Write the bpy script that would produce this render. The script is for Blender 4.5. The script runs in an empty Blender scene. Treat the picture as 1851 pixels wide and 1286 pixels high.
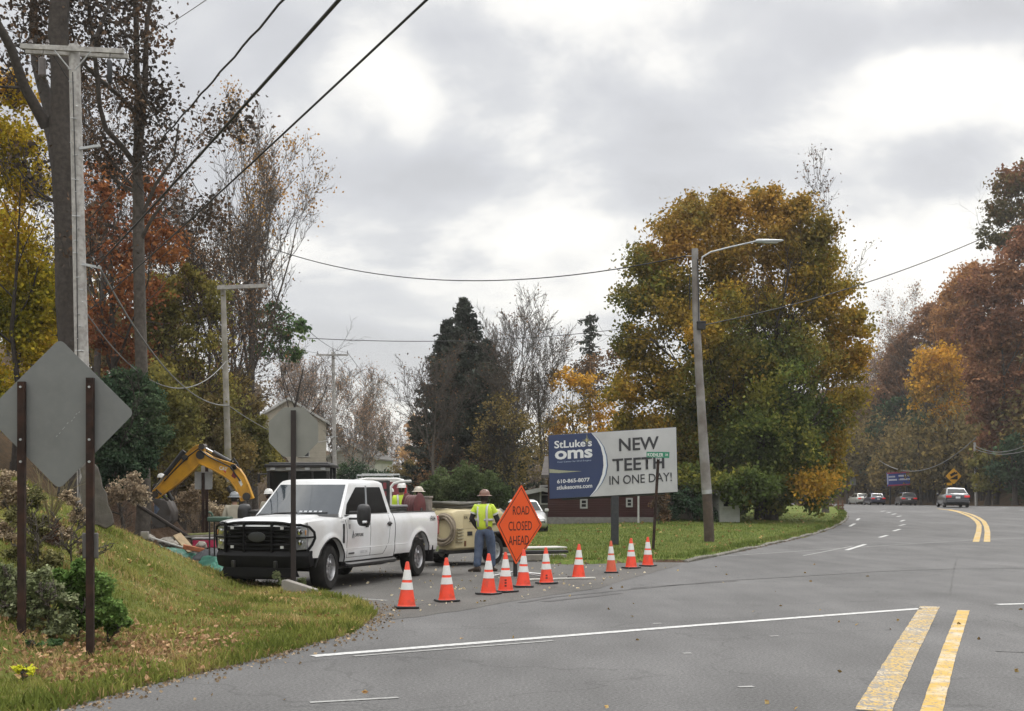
import bpy, bmesh, math, random
import numpy as np
from mathutils import Vector, Matrix, Euler
R = math.radians
SC = bpy.context.scene
COL = SC.collection

# ------------------------------------------------------------------ camera, sky, sun, exposure
F, CX, HZ, EYE = 2300.0, 925.5, 895.0, 1.75
cam_data = bpy.data.cameras.new('camera')
cam = bpy.data.objects.new('camera', cam_data); COL.objects.link(cam)
cam.location = (0, 0, EYE); cam.rotation_euler = (R(90), 0, 0)
cam_data.sensor_width = 36; cam_data.lens = 36*F/1851
cam_data.shift_y = (HZ-643)/1851
cam_data.clip_start = .1; cam_data.clip_end = 3000
SC.camera = cam
SC.view_settings.view_transform = 'Standard'; SC.view_settings.look = 'None'
SC.view_settings.gamma = 1; SC.view_settings.use_curve_mapping = False
SC.view_settings.exposure = 0.28
SUN_EL, SUN_AZ = 42, 25      # elevation, compass turn (to the right of the view direction)

def build_world():
    w = bpy.data.worlds.new('World'); SC.world = w; w.use_nodes = True
    nt = w.node_tree; nt.nodes.clear(); N = nt.nodes.new; L = nt.links.new
    out = N('ShaderNodeOutputWorld'); bg = N('ShaderNodeBackground'); L(bg.outputs[0], out.inputs[0])
    bg.inputs[1].default_value = .1
    tc = N('ShaderNodeTexCoord'); sp = N('ShaderNodeSeparateXYZ'); L(tc.outputs['Generated'], sp.inputs[0])
    def M(op, a, b=None, c=None):
        n = N('ShaderNodeMath'); n.operation = op
        for i, v in enumerate((a, b, c)):
            if v is None: continue
            if isinstance(v, (int, float)): n.inputs[i].default_value = v
            else: L(v, n.inputs[i])
        return n.outputs[0]
    z = M('ADD', M('MAXIMUM', sp.outputs[2], 0.0), .42)
    cb = N('ShaderNodeCombineXYZ'); L(M('DIVIDE', sp.outputs[0], z), cb.inputs[0]); L(M('DIVIDE', sp.outputs[1], z), cb.inputs[1])
    n1 = N('ShaderNodeTexNoise'); n1.inputs['Scale'].default_value = 2.3; n1.inputs['Detail'].default_value = 9
    n1.inputs['Roughness'].default_value = .56; n1.inputs['Distortion'].default_value = .25
    mp = N('ShaderNodeMapping'); mp.inputs['Location'].default_value = (3.1, 1.7, 0); mp.inputs['Rotation'].default_value = (0, 0, .5)
    mp.inputs['Scale'].default_value = (1.0, 1.25, 1)
    L(cb.outputs[0], mp.inputs[0]); L(mp.outputs[0], n1.inputs['Vector'])
    # where the cover is thin and where it is heavy, by direction
    fac = n1.outputs[0]; nrm = N('ShaderNodeVectorMath'); nrm.operation = 'NORMALIZE'; L(tc.outputs['Generated'], nrm.inputs[0])
    n2 = N('ShaderNodeTexNoise'); n2.inputs['Scale'].default_value = 3.2; n2.inputs['Detail'].default_value = 5; L(nrm.outputs[0], n2.inputs['Vector'])
    wob = N('ShaderNodeVectorMath'); wob.operation = 'MULTIPLY_ADD'; L(n2.outputs['Color'], wob.inputs[0]); wob.inputs[1].default_value = (.26, .26, .20); L(nrm.outputs[0], wob.inputs[2])
    def blob(src, px, py, rx, ry, w):
        d = Vector(((px-CX)/F, 1, (HZ-py)/F)).normalized(); s = N('ShaderNodeVectorMath'); s.operation = 'SUBTRACT'; L(wob.outputs[0], s.inputs[0]); s.inputs[1].default_value = (d.x+.13, d.y+.13, d.z+.10)
        k = N('ShaderNodeVectorMath'); k.operation = 'MULTIPLY'; L(s.outputs[0], k.inputs[0]); k.inputs[1].default_value = (F/rx, 1.2, F/ry)
        l = N('ShaderNodeVectorMath'); l.operation = 'LENGTH'; L(k.outputs[0], l.inputs[0])
        r_ = N('ShaderNodeMapRange'); r_.interpolation_type = 'SMOOTHSTEP'; L(l.outputs['Value'], r_.inputs[0]); r_.inputs[1].default_value = 1; r_.inputs[2].default_value = .2; r_.inputs[3].default_value = 0; r_.inputs[4].default_value = w
        return M('ADD', src, r_.outputs[0])
    fac = M('MULTIPLY_ADD', fac, 1.15, -.095)
    for b_ in ((1600, 190, 330, 170, .13), (690, 180, 210, 110, .12), (1000, 400, 280, 110, .12), (1150, 520, 600, 90, .09), (650, 640, 300, 120, .06), (1640, 560, 280, 170, .12), (560, 400, 120, 90, .04),
               (1050, 110, 380, 170, -.10), (700, 340, 280, 110, -.12), (1270, 230, 240, 110, -.09), (1760, 300, 190, 80, -.12), (1160, 340, 280, 60, -.07), (1620, 50, 380, 70, -.09), (640, 560, 260, 60, -.06), (400, 120, 250, 120, -.05)): fac = blob(fac, *b_)
    rp = N('ShaderNodeValToRGB'); L(fac, rp.inputs[0])
    e = rp.color_ramp.elements
    e[0].position = .30; e[0].color = (.58, .586, .605, 1)
    e[1].position = .68; e[1].color = (1.25, 1.22, 1.13, 1)
    for p, c in ((.40, (.65, .657, .68, 1)), (.46, (.72, .725, .735, 1)), (.495, (.82, .817, .81, 1)), (.535, (.96, .945, .91, 1))):
        k = rp.color_ramp.elements.new(p); k.color = c
    # the cover of cloud is brighter high overhead than near the horizon
    mr = N('ShaderNodeMapRange'); mr.interpolation_type = 'SMOOTHSTEP'
    L(sp.outputs[2], mr.inputs[0]); mr.inputs[1].default_value = .36; mr.inputs[2].default_value = .9
    mr.inputs[3].default_value = 8.6; mr.inputs[4].default_value = 29.0
    vm = N('ShaderNodeVectorMath'); vm.operation = 'SCALE'; L(rp.outputs[0], vm.inputs[0]); L(mr.outputs[0], vm.inputs[3])
    sky = N('ShaderNodeTexSky'); sky.sky_type = 'NISHITA'; sky.sun_disc = False
    sky.sun_elevation = R(SUN_EL); sky.sun_rotation = R(SUN_AZ)
    mx = N('ShaderNodeMix'); mx.data_type = 'RGBA'; mx.inputs[0].default_value = .92
    L(sky.outputs[0], mx.inputs[6]); L(vm.outputs[0], mx.inputs[7]); L(mx.outputs[2], bg.inputs[0])
build_world()
sun_d = bpy.data.lights.new('sun', 'SUN'); sun_d.energy = 1.1; sun_d.angle = R(14); sun_d.color = (1, .96, .9)
sun = bpy.data.objects.new('sun', sun_d); COL.objects.link(sun)
_sd = Vector((math.sin(R(SUN_AZ))*math.cos(R(SUN_EL)), math.cos(R(SUN_AZ))*math.cos(R(SUN_EL)), math.sin(R(SUN_EL))))
sun.rotation_euler = _sd.to_track_quat('Z', 'Y').to_euler()
sun.location = (0, 0, 60)

# ------------------------------------------------------------------ materials
MATS = {}
def nodes_of(m):
    m.use_nodes = True; nt = m.node_tree
    return nt, nt.nodes, nt.links, nt.nodes['Principled BSDF']
def mat(name, col, rough=.6, metal=0, var=.12, scale=8, bump=0, bscale=60, coat=0, emit=None, spec=.5, dirt=None, dscale=2.5, damt=.5, coords='Object'):
    """principled with a little procedural mottling; dirt = second colour laid on in patches"""
    if name in MATS: return MATS[name]
    m = bpy.data.materials.new(name); nt, N, L, b = nodes_of(m)
    b.inputs['Roughness'].default_value = rough; b.inputs['Metallic'].default_value = metal
    b.inputs['Specular IOR Level'].default_value = spec
    if coat: b.inputs['Coat Weight'].default_value = coat; b.inputs['Coat Roughness'].default_value = .08
    tc = N.new('ShaderNodeTexCoord')
    ns = N.new('ShaderNodeTexNoise'); ns.inputs['Scale'].default_value = scale; ns.inputs['Detail'].default_value = 6
    L.new(tc.outputs[coords], ns.inputs['Vector'])
    mr = N.new('ShaderNodeMapRange'); L.new(ns.outputs[0], mr.inputs[0])
    mr.inputs[1].default_value = .3; mr.inputs[2].default_value = .7
    mr.inputs[3].default_value = 1-var; mr.inputs[4].default_value = 1+var
    vm = N.new('ShaderNodeVectorMath'); vm.operation = 'SCALE'; vm.inputs[0].default_value = col[:3]
    L.new(mr.outputs[0], vm.inputs[3]); src = vm.outputs[0]
    if dirt:
        n2 = N.new('ShaderNodeTexNoise'); n2.inputs['Scale'].default_value = dscale; n2.inputs['Detail'].default_value = 8
        L.new(tc.outputs[coords], n2.inputs['Vector'])
        m2 = N.new('ShaderNodeMapRange'); L.new(n2.outputs[0], m2.inputs[0])
        m2.inputs[1].default_value = .45; m2.inputs[2].default_value = .65; m2.inputs[4].default_value = damt
        mx = N.new('ShaderNodeMix'); mx.data_type = 'RGBA'; L.new(m2.outputs[0], mx.inputs[0])
        L.new(src, mx.inputs[6]); mx.inputs[7].default_value = (*dirt[:3], 1); src = mx.outputs[2]
    L.new(src, b.inputs['Base Color'])
    if bump:
        n3 = N.new('ShaderNodeTexNoise'); n3.inputs['Scale'].default_value = bscale; n3.inputs['Detail'].default_value = 4
        L.new(tc.outputs[coords], n3.inputs['Vector'])
        bp = N.new('ShaderNodeBump'); bp.inputs['Strength'].default_value = bump; bp.inputs['Distance'].default_value = .02
        L.new(n3.outputs[0], bp.inputs['Height']); L.new(bp.outputs[0], b.inputs['Normal'])
    if emit:
        b.inputs['Emission Color'].default_value = (*emit[:3], 1); b.inputs['Emission Strength'].default_value = emit[3]
    MATS[name] = m; return m
def leafmat(name, cols, scale=.35, trans=.35, vlo=.6, vhi=1.35, pos=(.35, .65), gain=1.7):
    if name in MATS: return MATS[name]
    cols = [tuple(min(.75, v*gain) for v in c) for c in cols]
    m = bpy.data.materials.new(name); m.use_nodes = True; nt = m.node_tree; nt.nodes.clear(); N = nt.nodes.new; L = nt.links.new
    out = N('ShaderNodeOutputMaterial'); df = N('ShaderNodeBsdfDiffuse'); tr = N('ShaderNodeBsdfTranslucent'); mx = N('ShaderNodeMixShader')
    mx.inputs[0].default_value = trans
    L(df.outputs[0], mx.inputs[1]); L(tr.outputs[0], mx.inputs[2]); L(mx.outputs[0], out.inputs[0])
    tc = N('ShaderNodeTexCoord'); ns = N('ShaderNodeTexNoise'); ns.inputs['Scale'].default_value = scale; ns.inputs['Detail'].default_value = 3
    L(tc.outputs['Object'], ns.inputs['Vector'])
    geo = N('ShaderNodeNewGeometry')
    ad = N('ShaderNodeMath'); ad.operation = 'MULTIPLY_ADD'; L(geo.outputs['Random Per Island'], ad.inputs[0]); ad.inputs[1].default_value = .16
    L(ns.outputs[0], ad.inputs[2])
    rp = N('ShaderNodeValToRGB'); L(ad.outputs[0], rp.inputs[0]); e = rp.color_ramp.elements
    n = len(cols); lo, hi = pos[0]+.08, pos[1]+.08
    e[0].position = lo; e[0].color = (*cols[0], 1); e[1].position = hi; e[1].color = (*cols[-1], 1)
    for i in range(1, n-1):
        k = e.new(lo+(hi-lo)*i/(n-1)); k.color = (*cols[i], 1)
    wn = N('ShaderNodeTexWhiteNoise'); wn.noise_dimensions = '1D'; L(geo.outputs['Random Per Island'], wn.inputs['W'])
    mr = N('ShaderNodeMapRange'); L(wn.outputs['Value'], mr.inputs[0]); mr.inputs[3].default_value = vlo; mr.inputs[4].default_value = vhi
    vm = N('ShaderNodeVectorMath'); vm.operation = 'SCALE'; L(rp.outputs[0], vm.inputs[0]); L(mr.outputs[0], vm.inputs[3])
    L(vm.outputs[0], df.inputs[0]); L(vm.outputs[0], tr.inputs[0])
    MATS[name] = m; return m

# ------------------------------------------------------------------ mesh helpers
class MB:
    def __init__(s): s.v = []; s.f = []; s.m = []
    def add(s, vs, fs, mi=0):
        o = len(s.v); s.v += [tuple(v) for v in vs]; s.f += [tuple(i+o for i in f) for f in fs]; s.m += [mi]*len(fs); return s
    def box(s, c, d, rot=None, mi=0, taper=1.0):
        vs = []
        for z in (-.5, .5):
            t = 1 if z < 0 else taper
            for x, y in ((-.5, -.5), (.5, -.5), (.5, .5), (-.5, .5)):
                v = Vector((x*d[0]*t, y*d[1]*t, z*d[2]))
                if rot is not None: v = rot @ v
                vs.append(Vector(c)+v)
        return s.add(vs, [(0, 3, 2, 1), (4, 5, 6, 7), (0, 1, 5, 4), (1, 2, 6, 5), (2, 3, 7, 6), (3, 0, 4, 7)], mi)
    def tube(s, pts, rad, n=8, mi=0, cap=True, closed=False):
        pts = [Vector(p) for p in pts]; k = len(pts)
        if not hasattr(rad, '__len__'): rad = [rad]*k
        vs = []; up = None
        for i, p in enumerate(pts):
            if closed: d = pts[(i+1) % k]-pts[i-1]
            else: d = pts[min(i+1, k-1)]-pts[max(i-1, 0)]
            d.normalize()
            if up is None:
                up = Vector((0, 0, 1)) if abs(d.z) < .9 else Vector((1, 0, 0))
            a = d.cross(up); 
            if a.length < 1e-4: a = d.cross(Vector((0, 1, .3)))
            a.normalize(); b = a.cross(d); up = b
            for j in range(n):
                t = 2*math.pi*j/n+math.pi/n
                vs.append(p+(a*math.cos(t)+b*math.sin(t))*rad[i])
        fs = []
        for i in range(k if closed else k-1):
            i2 = (i+1) % k
            for j in range(n):
                j2 = (j+1) % n; fs.append((i*n+j, i*n+j2, i2*n+j2, i2*n+j))
        if cap and not closed: fs += [tuple(range(n))[::-1], tuple((k-1)*n+j for j in range(n))]
        return s.add(vs, fs, mi)
    def prism(s, poly, off, mi=0, mi_side=None):
        """poly: 3-D outline, pushed along off into a solid"""
        poly = [Vector(p) for p in poly]; off = Vector(off); n = len(poly)
        vs = poly+[p+off for p in poly]
        s.add(vs, [tuple(range(n))[::-1], tuple(range(n, 2*n))], mi)
        o = len(s.v)-2*n; fs = [(o+i, o+(i+1) % n, o+n+(i+1) % n, o+n+i) for i in range(n)]
        s.f += fs; s.m += [mi if mi_side is None else mi_side]*n
        return s
    def lathe(s, prof, c=(0, 0, 0), axis='z', n=20, mi=0, squash=None):
        c = Vector(c); vs = []
        for r, h in prof:
            for j in range(n):
                t = 2*math.pi*j/n; a, b = r*math.cos(t), r*math.sin(t)
                v = {'z': (a, b, h), 'y': (a, h, b), 'x': (h, a, b)}[axis]
                if squash: v = (v[0]*squash[0], v[1]*squash[1], v[2]*squash[2])
                vs.append(c+Vector(v))
        k = len(prof); fs = [(i*n+j, i*n+(j+1) % n, (i+1)*n+(j+1) % n, (i+1)*n+j) for i in range(k-1) for j in range(n)]
        fs += [tuple(range(n))[::-1], tuple((k-1)*n+j for j in range(n))]
        return s.add(vs, fs, mi)
    def grid(s, P, mi=0):
        """P[i][j] points"""
        a, b = len(P), len(P[0]); vs = [p for row in P for p in row]
        return s.add(vs, [(i*b+j, i*b+j+1, (i+1)*b+j+1, (i+1)*b+j) for i in range(a-1) for j in range(b-1)], mi)
    def loft(s, rings, mi=0, cap=True):
        n = len(rings[0]); k = len(rings); vs = [p for r_ in rings for p in r_]
        fs = [(i*n+j, i*n+(j+1) % n, (i+1)*n+(j+1) % n, (i+1)*n+j) for i in range(k-1) for j in range(n)]
        if cap: fs += [tuple(range(n))[::-1], tuple((k-1)*n+j for j in range(n))]
        return s.add(vs, fs, mi)
    def obj(s, name, mats, parent=None, bevel=0, smooth=35, solid=0, fixn=True, seg=2):
        me = bpy.data.meshes.new(name); me.from_pydata(s.v, [], s.f)
        if not isinstance(mats, (list, tuple)): mats = [mats]
        for m in mats: me.materials.append(m)
        if len(mats) > 1: me.polygons.foreach_set('material_index', s.m)
        me.update()
        if fixn:
            bm = bmesh.new(); bm.from_mesh(me); bmesh.ops.recalc_face_normals(bm, faces=bm.faces); bm.to_mesh(me); bm.free()
        if smooth: me.shade_smooth(); me.set_sharp_from_angle(angle=R(smooth))
        o = bpy.data.objects.new(name, me); COL.objects.link(o)
        if parent is not None: o.parent = parent
        if solid:
            md = o.modifiers.new('solid', 'SOLIDIFY'); md.thickness = solid; md.offset = 0
        if bevel:
            md = o.modifiers.new('bevel', 'BEVEL'); md.width = bevel; md.segments = seg; md.limit_method = 'ANGLE'; md.angle_limit = R(40)
        return o
def npobj(name, V, Fc, mats, parent=None, smooth=False):
    V = np.asarray(V, dtype=np.float32); Fc = np.asarray(Fc, dtype=np.int32); k = Fc.shape[1]
    me = bpy.data.meshes.new(name)
    me.vertices.add(len(V)); me.vertices.foreach_set('co', V.ravel())
    me.loops.add(Fc.size); me.loops.foreach_set('vertex_index', Fc.ravel())
    me.polygons.add(len(Fc)); me.polygons.foreach_set('loop_start', np.arange(0, Fc.size, k, dtype=np.int32))
    me.polygons.foreach_set('loop_total', np.full(len(Fc), k, dtype=np.int32))
    me.update(calc_edges=True)
    if not isinstance(mats, (list, tuple)): mats = [mats]
    for m in mats: me.materials.append(m)
    if smooth: me.shade_smooth()
    o = bpy.data.objects.new(name, me); COL.objects.link(o)
    if parent is not None: o.parent = parent
    return o
def tag(o, label=None, cat=None, group=None, kind=None):
    if label: o['label'] = label
    if cat: o['category'] = cat
    if group: o['group'] = group
    if kind: o['kind'] = kind
    return o
def thing(name, label, cat, loc=(0, 0, 0), rz=0, group=None, rot=None):
    o = bpy.data.objects.new(name, None); COL.objects.link(o); o.empty_display_size = .2
    o.location = loc; o.rotation_euler = rot if rot is not None else (0, 0, rz)
    return tag(o, label, cat, group)
def copy_tree(o, parent=None):
    c = o.copy(); COL.objects.link(c); c.parent = parent
    for ch in list(o.children): copy_tree(ch, c)
    return c
def text(s, h, mats, parent, M, width=None, bold=0, ext=.002, name='lettering', align='CENTER', spacing=1.0):
    """lettering as real raised mesh: h = cap height, M = matrix placing the text plane (x right, y up)"""
    cu = bpy.data.curves.new('t', 'FONT'); cu.body = s; cu.align_x = align; cu.align_y = 'CENTER'; cu.offset = bold; cu.extrude = 0; cu.resolution_u = 3
    cu.space_character = spacing
    to = bpy.data.objects.new('t', cu); COL.objects.link(to)
    dg = bpy.context.evaluated_depsgraph_get(); me = bpy.data.meshes.new_from_object(to.evaluated_get(dg))
    bpy.data.objects.remove(to); 
    co = np.zeros(len(me.vertices)*3); me.vertices.foreach_get('co', co); co = co.reshape(-1, 3)
    hh = co[:, 1].max()-co[:, 1].min(); ww = co[:, 0].max()-co[:, 0].min()
    lo = co.min(axis=0)
    sy = h/hh; sx = (width/ww) if width else sy
    co[:, 1] = (co[:, 1]-lo[1])*sy-h/2
    co[:, 0] = (co[:, 0]-lo[0])*sx-(ww*sx/2 if align == 'CENTER' else 0)
    co[:, 2] = ext
    me.vertices.foreach_set('co', co.ravel()); me.transform(M); me.update(); me.name = name
    me.materials.clear(); me.materials.append(mats)
    o = bpy.data.objects.new(name, me); COL.objects.link(o); o.parent = parent
    return o

# ------------------------------------------------------------------ measuring: where a point of the picture lies at a given distance
def P(px, py, Y): return Vector(((px-CX)/F*Y, Y, EYE+(HZ-py)/F*Y))
def smooth(t): t = np.clip(t, 0, 1); return t*t*(3-2*t)
def flatg(px, py):
    Y = EYE*F/(py-HZ); return ((px-CX)/F*Y, Y)
def inpoly(x, y, poly):
    r = np.zeros(x.shape, bool); n = len(poly)
    for i in range(n):
        x1, y1 = poly[i]; x2, y2 = poly[(i+1) % n]
        if y1 == y2: continue
        c = ((y1 > y) != (y2 > y)) & (x < (x2-x1)*(y-y1)/(y2-y1)+x1)
        r ^= c
    return r
def dpoly(x, y, pts, closed=True):
    d = np.full(x.shape, 1e9); n = len(pts)
    for i in range(n if closed else n-1):
        x1, y1 = pts[i]; x2, y2 = pts[(i+1) % n]
        vx, vy = x2-x1, y2-y1; t = np.clip(((x-x1)*vx+(y-y1)*vy)/(vx*vx+vy*vy), 0, 1)
        d = np.minimum(d, np.hypot(x-x1-t*vx, y-y1-t*vy))
    return d
BANK = [(-40, 4), (-5.2, 4), (-4.3, 8.2)]+[flatg(*p) for p in ((110, 1286), (250, 1245), (480, 1190), (640, 1145), (682, 1112), (655, 1090), (540, 1068), (470, 1056))]+[(-6.2, 25.0), (-9.5, 27.5), (-11.5, 32), (-12, 45), (-13.5, 66), (-17, 120), (-20, 200), (-300, 200), (-300, 4)]
def _zb(y): return float(np.interp(y, [0, 38, 48, 60, 72, 84, 95, 120, 145, 170, 900], [0, 0, .03, .16, .40, .68, .84, .70, .55, .5, .5]))
def roadpt(px, py):
    y = 20.0
    while y < 230 and EYE+(HZ-py)/F*y > _zb(y): y += .05
    return ((px-CX)/F*y, y)
LAWN = [(.9, 32.2), (1.6, 31.9), (3.6, 33.0)]+[roadpt(*p) for p in ((1240, 1017), (1325, 1000), (1410, 981), (1470, 967), (1502, 956), (1522, 946), (1531, 938), (1531, 931), (1527, 925), (1519, 920))]+[(26.5, 122), (22, 136), (6, 150), (-12, 160), (-12, 120), (-6, 80), (-1.5, 55), (.2, 40)]
HILLF = [(150, -20), (60, 40), (47, 80), (43.5, 100), (45, 115), (46.5, 130), (49, 150), (49, 165), (46, 180), (38, 192), (20, 203), (-40, 215)]
HILL = HILLF+[(-40, 900), (900, 900), (900, -20)]
def base(x, y): return np.interp(y, [0, 38, 48, 60, 72, 84, 95, 120, 145, 170, 900], [0, 0, .03, .16, .40, .68, .84, .70, .55, .5, .5])
def H(x, y):
    x = np.asarray(x, float); y = np.asarray(y, float)
    z = base(x, y)-.03
    ib = inpoly(x, y, BANK); db = dpoly(x, y, BANK)
    rise = .07*smooth(db/.35)+.05*np.minimum(db, 4)
    x0 = np.interp(y, [8, 13, 18, 20, 23], [-4.7, -4.25, -4.25, -4.5, -4.5])
    s = np.maximum(0, x0-x); sl = np.where(s < .6, s*s*.38, s*.456-.137)
    sl = np.minimum(sl, 1.9+.12*s)
    back = 1-.86*smooth((y-22.3)/3.2)*smooth((x+13)/4.5)
    bankz = rise+sl*back*np.where(y > 24.5, smooth(db/4.5), 1)
    hillside = np.maximum(0, -14.5-x)*.22*smooth((y-30)/20)
    z = np.where(ib, z+bankz+np.minimum(hillside, 12), z)
    il = inpoly(x, y, LAWN); dl = dpoly(x, y, LAWN)
    z = np.where(il, z+.03+.10*smooth(dl/.12)+.025*np.minimum(dl, 12)*smooth((y-34)/10), z)
    ih = inpoly(x, y, HILL); dh = dpoly(x, y, HILLF, False)
    hh = np.minimum(np.maximum(dh-4, 0)*.62, 20)+.04*dh
    hh *= np.interp(x, [-60, 0, 25, 48, 62], [.05, .08, .22, .7, 1])
    z = np.where(ih, z+.03+hh, z)
    return z
def Hs(x, y): return float(H(np.array([x]), np.array([y]))[0])
_t = np.concatenate([np.arange(6, 60, .05), np.arange(60, 300, .3)])
def G(px, py, off=0.0):
    """where the line of sight through a point of the picture meets the ground"""
    X = (px-CX)/F*_t; Z = EYE+(HZ-py)/F*_t
    h = np.maximum(H(X, _t), base(X, _t)); w = np.nonzero(Z <= h)[0]
    i = w[0] if len(w) else len(_t)-1
    return Vector((X[i], _t[i], h[i]+off))
def R0(px, py, off=0.0):
    """the same on the road surface alone"""
    X = (px-CX)/F*_t; Z = EYE+(HZ-py)/F*_t; h = base(X, _t); w = np.nonzero(Z <= h)[0]
    i = w[0] if len(w) else len(_t)-1
    if i > 0:
        a = Z[i-1]-h[i-1]; b = Z[i]-h[i]; k = a/(a-b) if a != b else 0; y = _t[i-1]+k*(_t[i]-_t[i-1])
    else: y = _t[i]
    x = (px-CX)/F*y; return Vector((x, y, float(base(0, y))+off))
def at(px, Y, off=0.0):
    x = (px-CX)/F*Y; return Vector((x, Y, Hs(x, Y)+off))
# ------------------------------------------------------------------ the ground, roads and markings
def asphalt(name, c, patch):
    m = bpy.data.materials.new(name); nt, N, L, b = nodes_of(m); b.inputs['Roughness'].default_value = .85; b.inputs['Specular IOR Level'].default_value = .3
    tc = N.new('ShaderNodeTexCoord')
    def noise(s, d=4, sc=None):
        n = N.new('ShaderNodeTexNoise'); n.inputs['Scale'].default_value = s; n.inputs['Detail'].default_value = d
        if sc:
            mp = N.new('ShaderNodeMapping'); mp.inputs['Scale'].default_value = sc; L.new(tc.outputs['Object'], mp.inputs[0]); L.new(mp.outputs[0], n.inputs['Vector'])
        else: L.new(tc.outputs['Object'], n.inputs['Vector'])
        return n.outputs[0]
    def rng(src, a, bb, c0, d0):
        r_ = N.new('ShaderNodeMapRange'); L.new(src, r_.inputs[0])
        for i, v in enumerate((a, bb, c0, d0)): r_.inputs[i+1].default_value = v
        return r_.outputs[0]
    def mul(a, b_):
        n = N.new('ShaderNodeMath'); n.operation = 'MULTIPLY'; L.new(a, n.inputs[0]); L.new(b_, n.inputs[1]); return n.outputs[0]
    k = mul(rng(noise(34, 3), .35, .65, .72, 1.28), rng(noise(.22, 5), .3, .7, .80, 1.15))
    k = mul(k, rng(noise(1.1, 7, (1, .3, 1)), .35, .7, .84, 1.14))
    k = mul(k, rng(noise(120, 2), .3, .7, .6, 1.4))
    # fine cracks
    vo = N.new('ShaderNodeTexVoronoi'); vo.feature = 'DISTANCE_TO_EDGE'; vo.inputs['Scale'].default_value = .28
    dn = N.new('ShaderNodeVectorMath'); dn.operation = 'MULTIPLY_ADD'
    nn = N.new('ShaderNodeTexNoise'); nn.inputs['Scale'].default_value = 1.6; nn.inputs['Detail'].default_value = 5; L.new(tc.outputs['Object'], nn.inputs['Vector'])
    L.new(nn.outputs['Color'], dn.inputs[0]); dn.inputs[1].default_value = (1.4, 1.4, 0); L.new(tc.outputs['Object'], dn.inputs[2]); L.new(dn.outputs[0], vo.inputs['Vector'])
    k = mul(k, rng(vo.outputs['Distance'], 0, .009, patch, 1))
    vm = N.new('ShaderNodeVectorMath'); vm.operation = 'SCALE'; vm.inputs[0].default_value = c; L.new(k, vm.inputs[3]); L.new(vm.outputs[0], b.inputs['Base Color'])
    bp = N.new('ShaderNodeBump'); bp.inputs['Strength'].default_value = .5; bp.inputs['Distance'].default_value = .01
    L.new(noise(90, 3), bp.inputs['Height']); L.new(bp.outputs[0], b.inputs['Normal'])
    return m
M_ROAD = asphalt('asphalt', (.112, .110, .109), .76)
M_SIDE = asphalt('old_asphalt', (.092, .087, .080), .62)
def turf(name, cols, litter, lit_amt, scale=1.2):
    m = bpy.data.materials.new(name); nt, N, L, b = nodes_of(m); b.inputs['Roughness'].default_value = .95; b.inputs['Specular IOR Level'].default_value = .1
    tc = N.new('ShaderNodeTexCoord'); n1 = N.new('ShaderNodeTexNoise'); n1.inputs['Scale'].default_value = scale; n1.inputs['Detail'].default_value = 8; n1.inputs['Roughness'].default_value = .65
    L.new(tc.outputs['Object'], n1.inputs['Vector']); rp = N.new('ShaderNodeValToRGB'); L.new(n1.outputs[0], rp.inputs[0]); e = rp.color_ramp.elements
    e[0].position = .32; e[0].color = (*cols[0], 1); e[1].position = .7; e[1].color = (*cols[2], 1); k = e.new(.5); k.color = (*cols[1], 1)
    n2 = N.new('ShaderNodeTexNoise'); n2.inputs['Scale'].default_value = 9; n2.inputs['Detail'].default_value = 9; L.new(tc.outputs['Object'], n2.inputs['Vector'])
    mr = N.new('ShaderNodeMapRange'); L.new(n2.outputs[0], mr.inputs[0]); mr.inputs[1].default_value = .52; mr.inputs[2].default_value = .6; mr.inputs[4].default_value = lit_amt
    mx = N.new('ShaderNodeMix'); mx.data_type = 'RGBA'; L.new(mr.outputs[0], mx.inputs[0]); L.new(rp.outputs[0], mx.inputs[6]); mx.inputs[7].default_value = (*litter, 1)
    L.new(mx.outputs[2], b.inputs['Base Color'])
    bp = N.new('ShaderNodeBump'); bp.inputs['Strength'].default_value = .8; bp.inputs['Distance'].default_value = .05
    n3 = N.new('ShaderNodeTexNoise'); n3.inputs['Scale'].default_value = 25; n3.inputs['Detail'].default_value = 4; L.new(tc.outputs['Object'], n3.inputs['Vector'])
    L.new(n3.outputs[0], bp.inputs['Height']); L.new(bp.outputs[0], b.inputs['Normal']); return m
M_TURF = turf('turf', ((.07, .095, .022), (.115, .13, .03), (.18, .155, .05)), (.18, .11, .05), .45)
M_LAWNG = turf('lawn_turf', ((.07, .105, .02), (.10, .14, .028), (.16, .165, .045)), (.26, .20, .06), .35)
M_SOIL = turf('woodland_floor', ((.035, .026, .017), (.06, .042, .025), (.09, .06, .034)), (.12, .07, .034), .45, .6)
M_DIRT = turf('bare_soil', ((.05, .032, .022), (.075, .048, .032), (.11, .075, .05)), (.13, .095, .07), .4, .9)

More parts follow.
